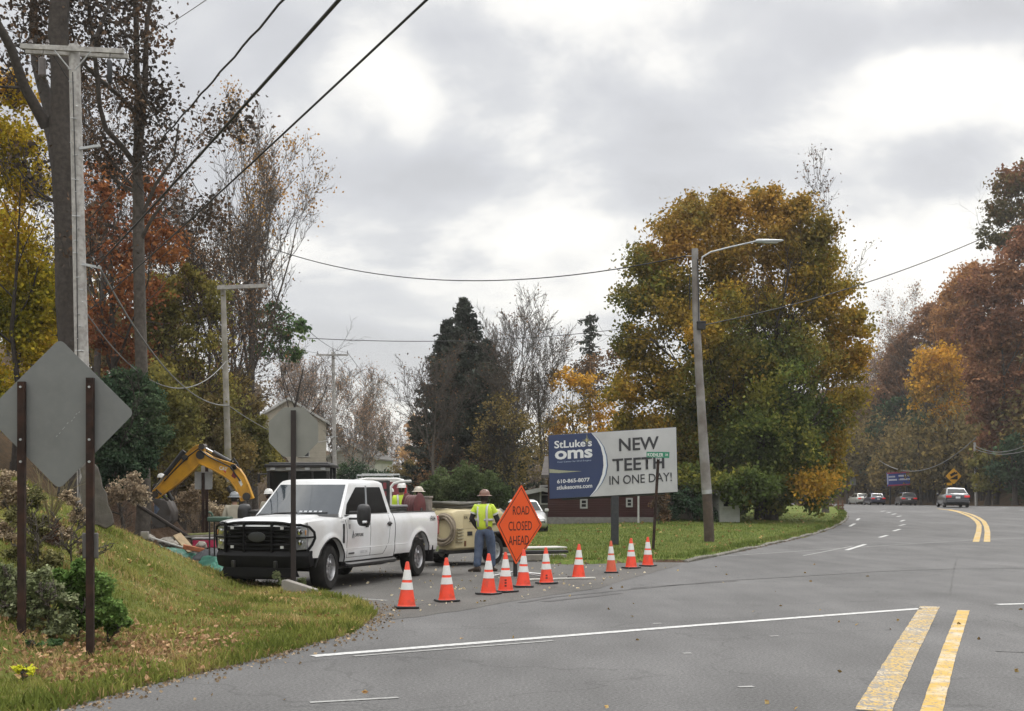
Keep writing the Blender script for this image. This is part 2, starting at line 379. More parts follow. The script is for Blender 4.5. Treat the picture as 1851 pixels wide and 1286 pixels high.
def build_ground():
    xs = np.concatenate([-np.geomspace(700, 13, 60), np.arange(-12.9, -1.4, .09), np.arange(-1.4, 7, .12), np.arange(7, 30, .35), np.geomspace(30.4, 900, 60)])
    ys = np.concatenate([np.arange(-20, 8, 2), np.arange(8, 27, .1), np.arange(27, 50, .16), np.arange(50, 120, .8), np.geomspace(120, 1500, 70)])
    X, Y = np.meshgrid(xs, ys); Z = H(X, Y)
    rng = np.random.default_rng(3)
    ib = inpoly(X, Y, BANK); Z = Z+np.where(ib, rng.normal(0, .012, X.shape), 0)
    a, b = X.shape; V = np.stack([X.ravel(), Y.ravel(), Z.ravel()], 1)
    I = np.arange(a*b).reshape(a, b); Fc = np.stack([I[:-1, :-1].ravel(), I[:-1, 1:].ravel(), I[1:, 1:].ravel(), I[1:, :-1].ravel()], 1)
    o = npobj('ground', V, Fc, [M_TURF, M_LAWNG, M_SOIL, M_DIRT], smooth=True); tag(o, 'grassy bank, lawn and woodland floor', kind='structure')
    c = V[Fc].mean(axis=1); cx, cy, cz = c[:, 0], c[:, 1], c[:, 2]
    mi = np.zeros(len(Fc), np.int32)
    lawn = inpoly(cx, cy, LAWN); bank = inpoly(cx, cy, BANK); hill = inpoly(cx, cy, HILL)
    mi[lawn] = 1; mi[hill] = 2; mi[~(lawn | bank | hill)] = 3
    mi[bank & (cy > 45)] = 2
    mi[bank & (cy > 24.2) & (cy <= 45)] = 3
    mi[bank & (cx < -9) & (cy > 26)] = 2
    o.data.polygons.foreach_set('material_index', mi)
build_ground()
def draped(name, quadfun, mat_, label, zoff):
    pass
def road_sheet(name, xs, ys, keep, m, off, label):
    X, Y = np.meshgrid(xs, ys); Z = base(X, Y)+off; a, b = X.shape
    V = np.stack([X.ravel(), Y.ravel(), Z.ravel()], 1); I = np.arange(a*b).reshape(a, b)
    Fc = np.stack([I[:-1, :-1].ravel(), I[:-1, 1:].ravel(), I[1:, 1:].ravel(), I[1:, :-1].ravel()], 1)
    c = V[Fc].mean(axis=1); k = keep(c[:, 0], c[:, 1]); Fc = Fc[k]
    u, inv = np.unique(Fc, return_inverse=True); o = npobj(name, V[u], inv.reshape(-1, 4), m, smooth=True); tag(o, label, kind='structure'); return o
SIDE_SPLIT = [flatg(*p) for p in ((690, 1120), (900, 1090), (1060, 1066), (1235, 1020))]
def is_side(x, y): return y > np.interp(x, [p[0] for p in SIDE_SPLIT], [p[1] for p in SIDE_SPLIT])
xs = np.concatenate([np.arange(-22, -1.5, .5), np.arange(-1.5, 40, .5), np.arange(40, 160, 2)])
ys = np.concatenate([np.arange(-20, 8, 2), np.arange(8, 36, .35), np.arange(36, 215, 1.3)])
def hidden(x, y):
    return (inpoly(x, y, BANK) & (dpoly(x, y, BANK) > .9)) | (inpoly(x, y, LAWN) & (dpoly(x, y, LAWN) > 1.6)) | (inpoly(x, y, HILL) & (dpoly(x, y, HILLF, False) > 4))
road_sheet('road', xs, ys, lambda x, y: ~hidden(x, y), M_ROAD, 0.0, 'grey asphalt highway curving left')
# the side street: its own darker sheet with a ragged front edge
def side_street():
    mb = MB(); front = []
    for px, py in ((660, 1119), (705, 1121), (760, 1115), (830, 1105), (900, 1092), (960, 1082), (1030, 1072), (1085, 1064), (1120, 1052), (1180, 1036), (1240, 1019)):
        front.append(flatg(px, py))
    rnd = random.Random(2); pts = []
    for (x0, y0), (x1, y1) in zip(front, front[1:]):
        for k in range(6):
            t = k/6; pts.append((x0+(x1-x0)*t, y0+(y1-y0)*t+rnd.uniform(-.07, .07)))
    P_ = []
    for x, y in pts:
        row = [(x+(-(x+3)*.0)*t, y+(y2-y)*t, float(base(x, y+(y2-y)*t))+.004) for t, y2 in ((k/40, 150) for k in range(41))]
        P_.append(row)
    # sheet widened to the left under the bank
    left = []
    for xl in (-18, -12, -8, -5, -3.2):
        y = 20.5 if xl > -4 else 22
        left.append([(xl, y+(150-y)*k/40, float(base(xl, y+(150-y)*k/40))+.004) for k in range(41)])
    mb.grid(left+P_)
    o = mb.obj('side_street', M_SIDE, smooth=60, fixn=False); tag(o, 'older patched asphalt of the side street', kind='structure')
side_street()
def strip(mb, pts, w, off, mi=0, jit=0, rnd=random):
    n = len(pts); out = []
    dense = []
    for a, b in zip(pts, pts[1:]):
        k = max(2, int((b-a).length/.25)) if jit else max(2, int((b-a).length/1.0))
        dense += [a.lerp(b, i/k) for i in range(k)]
    dense.append(pts[-1])
    for i, p in enumerate(dense):
        d = (dense[min(i+1, len(dense)-1)]-dense[max(i-1, 0)]); d.z = 0; d.normalize(); s = Vector((d.y, -d.x, 0))
        a = p-s*(w/2+rnd.uniform(-jit, jit)); b = p+s*(w/2+rnd.uniform(-jit, jit))
        a.z = float(base(0, a.y))+off; b.z = float(base(0, b.y))+off; out.append([a, b])
    mb.grid(out)
def worn(name, col, thr):
    """road paint broken through to the asphalt, with paler scuffed places"""
    m = bpy.data.materials.new(name); nt, N, L, b = nodes_of(m); b.inputs['Roughness'].default_value = .75; tc = N.new('ShaderNodeTexCoord')
    def nz(s, d, sc=(1, 1, 1)):
        mp = N.new('ShaderNodeMapping'); mp.inputs['Scale'].default_value = sc; n = N.new('ShaderNodeTexNoise'); n.inputs['Scale'].default_value = s; n.inputs['Detail'].default_value = d; n.inputs['Roughness'].default_value = .7
        L.new(tc.outputs['Object'], mp.inputs[0]); L.new(mp.outputs[0], n.inputs['Vector']); return n.outputs[0]
    def mr(src, a, c, lo=0., hi=1.):
        r_ = N.new('ShaderNodeMapRange'); L.new(src, r_.inputs[0]); r_.inputs[1].default_value = a; r_.inputs[2].default_value = c; r_.inputs[3].default_value = lo; r_.inputs[4].default_value = hi; return r_.outputs[0]
    def mix(f, a, c):
        x = N.new('ShaderNodeMix'); x.data_type = 'RGBA'; L.new(f, x.inputs[0])
        for i, v in ((6, a), (7, c)):
            if isinstance(v, tuple): x.inputs[i].default_value = (*v, 1)
            else: L.new(v, x.inputs[i])
        return x.outputs[2]
    c = mix(mr(nz(2.2, 5), .48, .62), col, tuple(.45*v+.26 for v in col)); c = mix(mr(nz(34, 5, (1, .5, 1)), thr+.14, thr+.19), c, (.15, .145, .14)); c = mix(mr(nz(5, 6), thr+.16, thr+.24), c, (.19, .18, .165))
    L.new(c, b.inputs['Base Color']); return m
def paint(name, col, wear, wcol=(.17, .165, .16), scale=14):
    return mat(name, col, .7, var=.08, scale=30, dirt=wcol, dscale=scale, damt=wear)
M_YEL = worn('yellow_paint', (.46, .29, .045), .42); M_YELW = worn('worn_yellow_paint', (.44, .29, .07), .36)
M_WHT = paint('white_paint', (.50, .50, .49), .5); M_WHF = paint('faint_white_paint', (.30, .30, .29), .7)
def marking(name, label, pts, w, m, off=.006, jit=0, seed=1):
    mb = MB(); rr = random.Random(seed)
    for pl in pts: strip(mb, [R0(*p) for p in pl], w, off, jit=jit, rnd=rr)
    o = mb.obj(name, m, smooth=0, fixn=False); tag(o, label, kind='structure'); return o
marking('worn_yellow_line', 'wide worn yellow line nearest the camera', [[(1578, 1286), (1630, 1188), (1681, 1097)]], .29, M_YELW, jit=.006)
marking('yellow_line', 'narrow yellow line beside the worn one', [[(1680, 1300), (1712, 1190), (1742, 1104)]], .17, M_YEL, jit=.004)
marking('far_yellow_line', 'left line of the far double yellow line', [[(1764, 980), (1769, 962), (1770, 950), (1766, 943), (1757, 936), (1745, 930.5), (1732, 926), (1715, 922.5), (1696, 920)]], .23, M_YEL)
marking('far_yellow_line', 'right line of the far double yellow line', [[(1784, 980), (1785, 962), (1783, 952), (1778, 943), (1769, 936.5), (1757, 931), (1746, 927.5), (1730, 924), (1716, 921.5)]], .23, M_YEL)
marking('stop_line', 'long white line crossing the road', [[(565, 1187), (900, 1160), (1250, 1132), (1500, 1113), (1664, 1101)], [(1802, 1093.5), (1900, 1091)]], .17, M_WHT, off=.006, jit=.004)
marking('faint_line', 'faint old white line remains', [[(640, 1187), (1000, 1159)], [(560, 1271), (720, 1262)], [(1245, 1010), (1500, 993), (1764, 976), (1851, 973)], [(1452, 1005), (1540, 988)],
    [(620, 1081), (700, 1086)], [(1180, 1128), (1196, 1127.5)], [(1235, 1182), (1250, 1181.5)], [(1335, 1243), (1362, 1242)], [(1392, 1151), (1408, 1150.5)]], .07, M_WHF)
def lane(pl): marking('lane_dashes', 'dashed white lane line round the bend', pl, .15, M_WHT, off=.006)
lane([[(1530, 995), (1564, 984.5)], [(1590, 972), (1604, 968)], [(1615, 960.5), (1627, 957)], [(1626, 950.5), (1636, 948.5)], [(1628, 943), (1635, 940.5)], [(1621, 934.5), (1629, 933)], [(1612, 930.5), (1620, 929)], [(1603, 927.5), (1610, 926.5)], [(1592, 925), (1600, 924)],
      [(1536, 952), (1545, 947)], [(1549, 941), (1553, 937.5)], [(1811, 918.3), (1822, 918.1)], [(1843, 922.4), (1856, 923)], [(1770, 916.5), (1780, 916.3)]])
M_TAR = mat('tar_seal', (.045, .043, .042), .75, var=.3, scale=6)
mb = MB(); rr = random.Random(5)
for pl, w in (([(940, 1090), (1000, 1080), (1150, 1065), (1300, 1051), (1450, 1042), (1600, 1033), (1720, 1029), (1851, 1028)], .10),
              ([(985, 1088), (1120, 1073)], .16), ([(1140, 1064), (1330, 1051)], .07), ([(1800, 1178), (1851, 1180)], .02), ([(1718, 1075), (1722, 1040), (1730, 1010)], .014)):
    strip(mb, [R0(*p) for p in pl], w, .0045, jit=.02, rnd=rr)
tag(mb.obj('tar_seam', M_TAR, smooth=0, fixn=False), 'dark sealed seam across the road', kind='structure')
# kerb round the lawn
def kerb():
    mb = MB(); pts = LAWN[3:14]; sec = [(0, -.02), (0, .05), (.03, .075), (.13, .08), (.16, .06), (.17, -.02)]; rings = []
    rnd = random.Random(1); dense = []
    for a, b in zip(pts, pts[1:]):
        k = int(math.hypot(b[0]-a[0], b[1]-a[1])/1.2)+1
        dense += [(a[0]+(b[0]-a[0])*i/k, a[1]+(b[1]-a[1])*i/k) for i in range(k)]
    for i, (x, y) in enumerate(dense):
        x1, y1 = dense[min(i+1, len(dense)-1)]; x0, y0 = dense[max(0, i-1)]
        d = Vector((x1-x0, y1-y0, 0)).normalized(); s = Vector((-d.y, d.x, 0)); j = rnd.uniform(-.03, .02)
        rings.append([Vector((x, y, float(base(x, y))+h+(j if h > 0 else 0)))+s*(u-.06) for u, h in sec])
    mb.loft(rings); o = mb.obj('kerb', mat('kerb_concrete', (.17, .155, .135), .9, var=.35, scale=4, dirt=(.07, .075, .04), dscale=1.5, damt=.9, bump=.6), smooth=30)
    tag(o, 'low weathered concrete kerb round the lawn', kind='structure')
kerb()
# ------------------------------------------------------------------ trees and plants
M_BARK = mat('bark', (.085, .072, .06), .95, var=.35, scale=9, bump=.9, bscale=14)
M_BARKD = mat('dark_bark', (.045, .037, .031), .95, var=.35, scale=9, bump=.9, bscale=12)
M_BARKG = mat('grey_bark', (.15, .135, .12), .95, var=.3, scale=5, dirt=(.055, .045, .038), dscale=1.4, damt=.8, bump=.6, bscale=12)
def bough_mat(): return M_BARKD
def grow(rng, p, d, ln, r, lev, spec, segs, tips):
    """one limb and, from it, its side limbs"""
    n = spec['n'][lev]; steps = spec.get('steps', (6, 5, 4, 3, 2))[lev]; wob = spec['wob']
    pts = [np.array(p, float)]; d = np.array(d, float); rad = [r]; end = spec['taper'][lev] if 'taper' in spec else (.10 if lev == 0 else .35)
    for i in range(steps):
        d = d+rng.normal(0, wob*(.5 if lev == 0 else 1), 3)+np.array([0, 0, spec['up'] if lev else .05]); d /= np.linalg.norm(d)
        pts.append(pts[-1]+d*ln/steps); rad.append(r*(1-(1-end)*(i+1)/steps))
    for i in range(steps): segs.append((pts[i], pts[i+1], rad[i], rad[i+1]))
    if lev+1 >= len(spec['n']): tips.append(pts[-1]); tips.append((pts[-1]+pts[-2])/2); return
    t0 = spec['from'][lev]
    for k in range(n):
        t = t0+(1-t0)*(k+rng.uniform(0, 1))/n; j = min(int(t*steps), steps-1); u = t*steps-j
        q = pts[j]*(1-u)+pts[j+1]*u; ax = (pts[j+1]-pts[j]); ax /= np.linalg.norm(ax)
        v = rng.normal(0, 1, 3); v -= v.dot(ax)*ax; v /= np.linalg.norm(v)
        a = R(spec['ang'][lev])*rng.uniform(.75, 1.25); nd = ax*math.cos(a)+v*math.sin(a)
        cl = ln*spec['len'][lev]*rng.uniform(.7, 1.2)*(1-.45*(t-t0)/(1-t0+1e-6)*(1 if lev == 0 else .6))
        rr_ = (rad[j]*(1-u)+rad[j+1]*u)*spec['rad'][lev]
        grow(rng, q, nd, cl, max(rr_, spec.get('rmin', .008)), lev+1, spec, segs, tips)
def seg_mesh(segs, n=5):
    p0 = np.array([s[0] for s in segs]); p1 = np.array([s[1] for s in segs]); r0 = np.array([s[2] for s in segs]); r1 = np.array([s[3] for s in segs])
    d = p1-p0; L_ = np.linalg.norm(d, axis=1, keepdims=True)+1e-9; d = d/L_; up = np.where(np.abs(d[:, 2:3]) < .9, np.array([[0, 0, 1.]]), np.array([[1., 0, 0]]))
    a = np.cross(d, up); a /= np.linalg.norm(a, axis=1, keepdims=True); b = np.cross(a, d); V = []
    p1 = p1+d*np.minimum(r1[:, None]*.4, L_*.1)
    for (p, r_) in ((p0, r0), (p1, r1)):
        for j in range(n):
            t = 2*math.pi*j/n; V.append(p+(a*math.cos(t)+b*math.sin(t))*r_[:, None])
    V = np.stack(V, 1).reshape(-1, 3); m = len(segs); o = (np.arange(m)*2*n)[:, None]; Fc = []
    for j in range(n): Fc.append(np.concatenate([o+j, o+(j+1) % n, o+n+(j+1) % n, o+n+j], 1))
    return V, np.stack(Fc, 1).reshape(-1, 4)
def leaf_mesh(rng, C, size, flat=.0, aspect=.7):
    """one small folded leaf-shaped face per point"""
    n = len(C); s = size*rng.uniform(.6, 1.35, n)[:, None]
    a = rng.normal(0, 1, (n, 3)); a[:, 2] *= (1-flat); a /= np.linalg.norm(a, axis=1, keepdims=True)
    t = rng.normal(0, 1, (n, 3)); t[:, 2] *= (1-flat); b = np.cross(a, t); b /= np.linalg.norm(b, axis=1, keepdims=True)
    if flat > 0:
        b = np.cross(np.cross(a, b)*[flat, flat, 1], a); b /= np.linalg.norm(b, axis=1, keepdims=True)
    nrm = np.cross(a, b)
    V = np.stack([C-a*s*.5, C+b*s*aspect*.5+nrm*s*.12, C+a*s*.5, C-b*s*aspect*.5+nrm*s*.12], 1).reshape(-1, 3)
    Fc = np.arange(n*4).reshape(n, 4); return V, Fc
def clumps(rng, spheres, dens, clump=.9, shell=.55, per=60, squash=.75):
    """leaf positions: tight clumps spread through each sphere, more of them near its skin"""
    out = []
    for (c, rad, dep) in spheres:
        rc = clump*min(1, rad/2.2+.25); nc = max(3, int(dens*(3.4 if dens < 1.5 else 1.7)*(rad*rad*(dep/rad)**.5)/(rc*rc)))
        u = rng.normal(0, 1, (nc, 3)); u /= np.linalg.norm(u, axis=1, keepdims=True); rr_ = (shell+(1-shell)*rng.uniform(0, 1, nc))**1.0
        inner = rng.uniform(0, 1, nc) < .25; rr_[inner] *= rng.uniform(.3, .9, inner.sum())
        cc = np.array(c)+u*rr_[:, None]*np.array([rad, dep, rad])*.93
        cr = rc*rng.uniform(.5, 1.25, nc); k = rng.integers(int(per*.5), int(per*1.5), nc)
        ids = np.repeat(np.arange(nc), k); g = rng.normal(0, .5, (len(ids), 3)); g[:, 2] *= squash
        out.append(cc[ids]+g*cr[ids][:, None])
    return np.concatenate(out)
TR = {  # how the kinds branch
 'broad': dict(n=(9, 6, 5, 0), len=(.55, .5, .45), rad=(.5, .5, .5), ang=(48, 45, 45), wob=.12, up=.10, **{'from': (.28, .25, .2)}),
 'bare': dict(n=(10, 7, 7, 5, 0), len=(.62, .5, .48, .5), rad=(.42, .45, .5, .6), ang=(38, 38, 40, 40), wob=.10, up=.14, rmin=.012, **{'from': (.22, .2, .15, .15)}),
 'upright': dict(n=(9, 7, 6, 5, 0), len=(.55, .45, .45, .5), rad=(.45, .5, .5, .6), ang=(24, 28, 35, 40), wob=.08, up=.2, rmin=.011, **{'from': (.3, .25, .2, .2)}),
 'shrub': dict(n=(6, 6, 4, 0), len=(.7, .6, .5), rad=(.6, .5, .5), ang=(45, 40, 40), wob=.15, up=.08, **{'from': (.05, .2, .2)}),
}
def tree(name, label, cat, px, Y, top, kind, leaf=None, circles=None, bark=None, r=.2, lsize=.22, dens=1.0, clump=.9, per=60, seed=1, depth=1.0, shell=.55,
         tipleaf=0, lean=(0, 0), frac=.75, sub=4, group=None, base_pt=None, spec=None, squash=.75, fork=1, flat=0):
    rng = np.random.default_rng(seed); b = base_pt if base_pt is not None else at(px, Y, -.1)
    t = thing(name, label, cat, b, 0, group); hgt = EYE+(HZ-top)/F*Y-b.z
    segs, tips = [], []; sp = dict(TR[kind]);
    if spec: sp.update(spec)
    for k in range(fork):
        ln = hgt*frac*(1 if k == 0 else rng.uniform(.75, .95)); d = np.array([lean[0]+(rng.normal(0, .14) if fork > 1 else 0), lean[1]+(rng.normal(0, .12) if fork > 1 else 0), 1.])
        st = np.array([rng.normal(0, r*1.2), rng.normal(0, r*1.2), 0.]) if fork > 1 else np.zeros(3)
        grow(rng, st, d/np.linalg.norm(d), ln, r*(1 if k == 0 else .8), 0, sp, segs, tips)
    if kind != 'shrub':   # flare at the foot
        segs.append((np.array([0, 0, -.3]), np.array([0, 0, .5]), r*1.5, r*1.02))
    V, Fc = seg_mesh(segs, 6); npobj('trunk', V, Fc, bark or M_BARKD, t, smooth=True)
    if isinstance(leaf, list):
        for m_, cs in leaf:
            S = []
            for (cx, cy, cr, *dy) in cs:
                q = P(cx, cy, Y)-b; rad = cr/F*Y; S.append(((q.x, q.y+(dy[0] if dy else rng.uniform(-.4, .4)*rad*.5), q.z), rad, rad*depth))
            V, Fc = leaf_mesh(rng, clumps(rng, S, dens, clump, shell, per, squash), lsize, flat); npobj('crown', V, Fc, m_, t)
        leaf = None
    if leaf is not None:
        C = []
        if circles:
            S = []
            for (cx, cy, cr, *dy) in circles:
                q = P(cx, cy, Y)-b; rad = cr/F*Y; off = (dy[0] if dy else rng.uniform(-.4, .4)*rad*.5)
                S.append(((q.x, q.y+off, q.z), rad, rad*depth))
            C.append(clumps(rng, S, dens, clump, shell, per, squash))
        if tipleaf:
            T = np.array(tips); idx = rng.integers(0, len(T), int(tipleaf)); C.append(T[idx]+rng.normal(0, lsize*1.9, (len(idx), 3)))
        C = np.concatenate(C); C = C[C[:, 2] > .05]
        V, Fc = leaf_mesh(rng, C, lsize, flat); npobj('crown', V, Fc, leaf, t)
    return t
def conifer(name, label, px, Y, top, wpx, m, seed=1, sparse=False, lean=0, basepy=None, nsz=.17, cone=1.0):
    rng = np.random.default_rng(seed); b = at(px, Y, -.1); t = thing(name, label, 'tree', b)
    hgt = EYE+(HZ-top)/F*Y-b.z; w = wpx/F*Y/2; segs = [(np.array([0, 0, -.2]), np.array([0, 0, hgt*.5]), hgt*.016, hgt*.009), (np.array([0, 0, hgt*.5]), np.array([0, 0, hgt]), hgt*.009, .01)]; C = []
    nb = 70 if sparse else 330
    for i in range(nb):
        u = ((i+rng.uniform(0, 1))/nb); u = u**(1.25)
        z = hgt*(.06+.93*(1-u)) if not sparse else hgt*(.55+.43*(1-u)); frac = (hgt-z)/hgt
        ln = w*(frac**.8*1.12*cone+.05)*rng.uniform(.65, 1.12)
        if sparse: ln = w*rng.uniform(.35, 1.1)*(.35+frac*1.6)
        a = rng.uniform(0, 2*math.pi); d = np.array([math.cos(a), math.sin(a), 0]); p = np.array([0, 0, z]); k = 5; pts = [p]
        for j in range(k):
            dz = -.16+.11*j if not sparse else -.05+.03*j; pts.append(pts[-1]+(d+np.array([0, 0, dz]))*ln/k)
        for j in range(k): segs.append((pts[j], pts[j+1], .05*(1-j/k)*hgt/14+.008, .05*(1-(j+1)/k)*hgt/14+.006))
        m_ = int(ln*(46 if not sparse else 16)*(.17/nsz)**1.2)+6
        s = rng.uniform(.12, 1, m_)*k; j = np.minimum(s.astype(int), k-1); q = np.array(pts); base_ = q[j]*(1-(s-j))[:, None]+q[j+1]*(s-j)[:, None]
        side = np.array([-d[1], d[0], 0]); sp_ = rng.normal(0, 1, m_)*ln*.13*(1.25-s/k)
        C.append(base_+side*sp_[:, None]+np.stack([rng.normal(0, .04, m_), rng.normal(0, .04, m_), -np.abs(rng.normal(0, .16, m_))-.02], 1))
    V, Fc = seg_mesh(segs, 5); npobj('trunk', V, Fc, M_BARKD, t, smooth=True)
    C = np.concatenate(C); V, Fc = leaf_mesh(rng, C, nsz*1.6, 0, .38); npobj('crown', V, Fc, m, t); return t

LM = leafmat
OL_Y = LM('yellow_leaves', ((.10, .10, .015), (.24, .20, .02), (.34, .25, .025), (.33, .19, .03)), .3)
OL_MAPLE = LM('maple_leaves', ((.06, .075, .015), (.15, .13, .02), (.32, .21, .024), (.34, .15, .024)), .16, pos=(.32, .64))
OL_RUST = LM('rust_leaves', ((.11, .048, .026), (.16, .060, .028), (.22, .095, .032)), .3)
OL_BROWN = LM('brown_leaves', ((.05, .038, .028), (.09, .058, .036), (.15, .085, .042)), .5, trans=.2)
OL_OLIVE = LM('olive_leaves', ((.08, .08, .03), (.14, .13, .04), (.22, .18, .045)), .35)
OL_OLIVB = LM('brown_olive_leaves', ((.075, .062, .03), (.12, .095, .04), (.18, .13, .045)), .35)
OL_GRN = LM('green_leaves', ((.04, .075, .035), (.065, .11, .045), (.11, .15, .05)), .6)
OL_DGRN = LM('dark_green_leaves', ((.024, .042, .026), (.036, .06, .034), (.06, .085, .042)), .6, trans=.15)
OL_SPR = LM('spruce_needles', ((.022, .028, .024), (.036, .043, .035), (.055, .062, .047)), .6, trans=.05)
OL_PURP = LM('maroon_leaves', ((.11, .056, .036), (.165, .078, .045), (.22, .12, .06)), .15)
OL_ORG = LM('orange_leaves', ((.16, .12, .03), (.34, .19, .028), (.42, .24, .03)), .2)
OL_BROWNR = LM('rust_brown_leaves', ((.09, .055, .035), (.15, .085, .05), (.20, .11, .06)), .15)
OL_RORG = LM('rust_orange_leaves', ((.16, .09, .04), (.24, .12, .05), (.28, .16, .06)), .2)
OL_PALE = LM('pale_orange_leaves', ((.22, .14, .07), (.32, .20, .10), (.36, .25, .12)), .3)
OL_TAN = LM('dry_tan_leaves', ((.16, .12, .08), (.25, .20, .14), (.33, .28, .20)), .8, trans=.2)
OL_IVY = LM('ivy_leaves', ((.05, .09, .025), (.09, .145, .04), (.15, .21, .07)), 1.5, trans=.2)
OL_GREY = LM('grey_green_leaves', ((.09, .11, .05), (.17, .19, .10), (.27, .28, .18)), 1.2, trans=.2)

TULIP = LM('tulip_leaves', ((.035, .03, .026), (.055, .043, .034), (.10, .062, .038)), .8, trans=.12)
FEWB = LM('few_brown_leaves', ((.14, .09, .06), (.2, .13, .09), (.25, .17, .1)), .5)
# --- big trees by the left roadside
def traced_trunk(name, label, Y, lines, leaf, lsize, tipn, seed, bark, twig=(6, 5, 0), twl=1.6, sub=None, base_pt=None, extra=None):
    """limbs given as (x, y, half-thickness) points of their own real branches, plus grown twigs"""
    rng = np.random.default_rng(seed); x0, y0, _ = lines[0][0]; b0 = P(x0, y0, Y); b = Vector((b0.x, Y, Hs(b0.x, Y)-.15)) if base_pt is None else base_pt
    t = thing(name, label, 'tree', b); segs, tips = [], []
    for li, ln in enumerate(lines):
        dy = 0 if li == 0 else rng.uniform(-.5, .5); prev = None; q = []
        for i, (x, y, r_) in enumerate(ln):
            p = np.array(P(x, y, Y)-b); p[1] += dy*i; q.append((p, r_/F*Y))
        if li == 0: q.insert(0, (np.array([q[0][0][0], 0, -.2]), q[0][1]*1.25))
        # resample for a rounder limb
        for i in range(len(q)-1):
            (p, r0), (p2, r1) = q[i], q[i+1]; n = max(1, int(np.linalg.norm(p2-p)/.7)); last = p; lr = r0
            for k in range(1, n+1):
                u = k/n; pt = p*(1-u)+p2*u+(rng.normal(0, .035, 3) if k < n else 0); rr_ = r0*(1-u)+r1*u; segs.append((last, pt, lr, rr_)); last, lr = pt, rr_
                h_ok = pt[2]+b.z > EYE+(HZ-(520 if li == 0 else 1500))/F*Y
                if h_ok and rng.uniform() < (.42 if li else .3):
                    a = rng.uniform(0, 2*math.pi); d = np.array([math.cos(a), math.sin(a)*.8, rng.uniform(.1, 1)]); d /= np.linalg.norm(d)
                    spc = dict(n=twig, len=(.6, .55, .5), rad=(.55, .6, .6), ang=(42, 42, 40), wob=.2, up=.08, rmin=.009, steps=(5, 4, 3, 2), taper=(.3, .4, .5, .5), **{'from': (.15, .15, .15)})
                    grow(rng, pt, d, twl*rng.uniform(.6, 1.3), min(.05, rr_*.45), 0, spc, segs, tips)
    V, Fc = seg_mesh(segs, 9); npobj('trunk', V, Fc, bark, t, smooth=True)
    if tipn:
        T = np.array(tips); idx = rng.integers(0, len(T), tipn); C = T[idx]+rng.normal(0, .30, (tipn, 3)); V, Fc = leaf_mesh(rng, C, lsize, 0, .85); npobj('crown', V, Fc, leaf, t)
    return t
traced_trunk('oak_tree', 'massive dark trunk forking left behind the nearest utility pole', 34,
    [[(134, 800, 25), (130, 620, 24), (124, 480, 24), (122, 380, 24), (118, 290, 26), (110, 220, 21), (112, 140, 19), (105, 60, 18), (108, 0, 17), (112, -120, 14), (106, -280, 9)],
     [(112, 300, 20), (90, 250, 15), (70, 210, 14), (56, 165, 13), (30, 110, 11), (8, 60, 10), (-8, 0, 9), (-20, -120, 6)],
     [(84, 230, 11), (58, 170, 9), (46, 110, 8), (25, 60, 7), (28, 10, 6), (20, -60, 4)],
     [(110, 150, 7), (135, 120, 5), (160, 60, 4), (175, 0, 3), (190, -50, 2)]],
    TULIP, .12, 3000, 5, M_BARKD, twl=2.0)
traced_trunk('tulip_tree', 'slender tree with twin upright stems and sparse dark leaves', 37,
    [[(258, 820, 12), (255, 640, 11), (252, 520, 10.5), (250, 400, 10.5), (248, 300, 9), (248, 210, 7), (247, 120, 5.5), (246, 20, 5), (246, -120, 3)],
     [(250, 285, 7), (262, 220, 5.5), (272, 160, 5.5), (278, 100, 4.5), (285, 55, 4), (303, 0, 3.5), (312, -80, 2.5)],
     [(246, 300, 5.5), (226, 270, 5), (204, 245, 4.5), (200, 210, 4), (202, 160, 4), (200, 90, 3.5), (195, 20, 3)],
     [(246, 205, 5), (220, 178, 4), (185, 150, 3.5), (160, 125, 2.5), (150, 70, 2)],
     [(284, 55, 3), (262, 25, 2.5), (230, 60, 2.5), (205, 62, 2)],
     [(250, 405, 4), (290, 340, 3), (330, 300, 2), (345, 250, 1.5)], [(252, 440, 4), (280, 400, 3), (310, 370, 2)],
     [(250, 350, 4), (215, 330, 3), (180, 300, 2)]],
    TULIP, .125, 7500, 9, M_BARK, twl=1.9, twig=(6, 5, 0))
# dense autumn crowns behind them
tree('maple_tree', 'yellow leaved tree at the left edge, beside the massive dark trunk', 'tree', 25, 37, 150, 'broad', OL_Y,
     [(10, 250, 75), (35, 330, 60), (20, 430, 80), (60, 500, 62), (10, 560, 90), (60, 610, 60), (20, 160, 45), (90, 560, 40), (-30, 680, 90), (70, 660, 48), (15, 740, 60)], r=.11, lsize=.12, dens=5.0, clump=.65, per=80, seed=3, shell=.3)
tree('red_oak_tree', 'rust red tree between the big dark trunk and the slender twin stem tree', 'tree', 215, 48, 240, 'broad', OL_RUST,
     [(190, 330, 52), (235, 420, 62), (195, 470, 58), (250, 540, 60), (200, 590, 60), (300, 450, 48), (270, 350, 40), (210, 640, 60), (180, 400, 40)], r=.2, lsize=.17, dens=1.25, clump=.7, per=45, seed=4)
tree('elm_tree', 'thin brown leaved tree behind the slender twin stem tree', 'tree', 318, 50, 230, 'bare', OL_BROWN, None, r=.12, lsize=.12, tipleaf=4200, seed=6, frac=.6, group=None)
tree('bare_tree', 'brown leaved tree whose top rises behind the nearest crossarm', 'tree', 175, 56, -60, 'bare', OL_BROWN, None, r=.2, lsize=.14, tipleaf=5500, seed=16, frac=.6)
tree('olive_tree', 'olive green leafy tree behind the vine covered pole', 'tree', 330, 50, 480, 'broad', OL_OLIVE,
     [(345, 500, 36), (385, 540, 34), (275, 600, 36), (290, 520, 30), (320, 560, 55), (370, 600, 55), (300, 640, 60), (350, 690, 65), (400, 720, 50), (290, 560, 40), (310, 740, 65), (370, 780, 60), (340, 520, 38)], r=.14, lsize=.15, dens=1.9, clump=.6, per=60, seed=7)
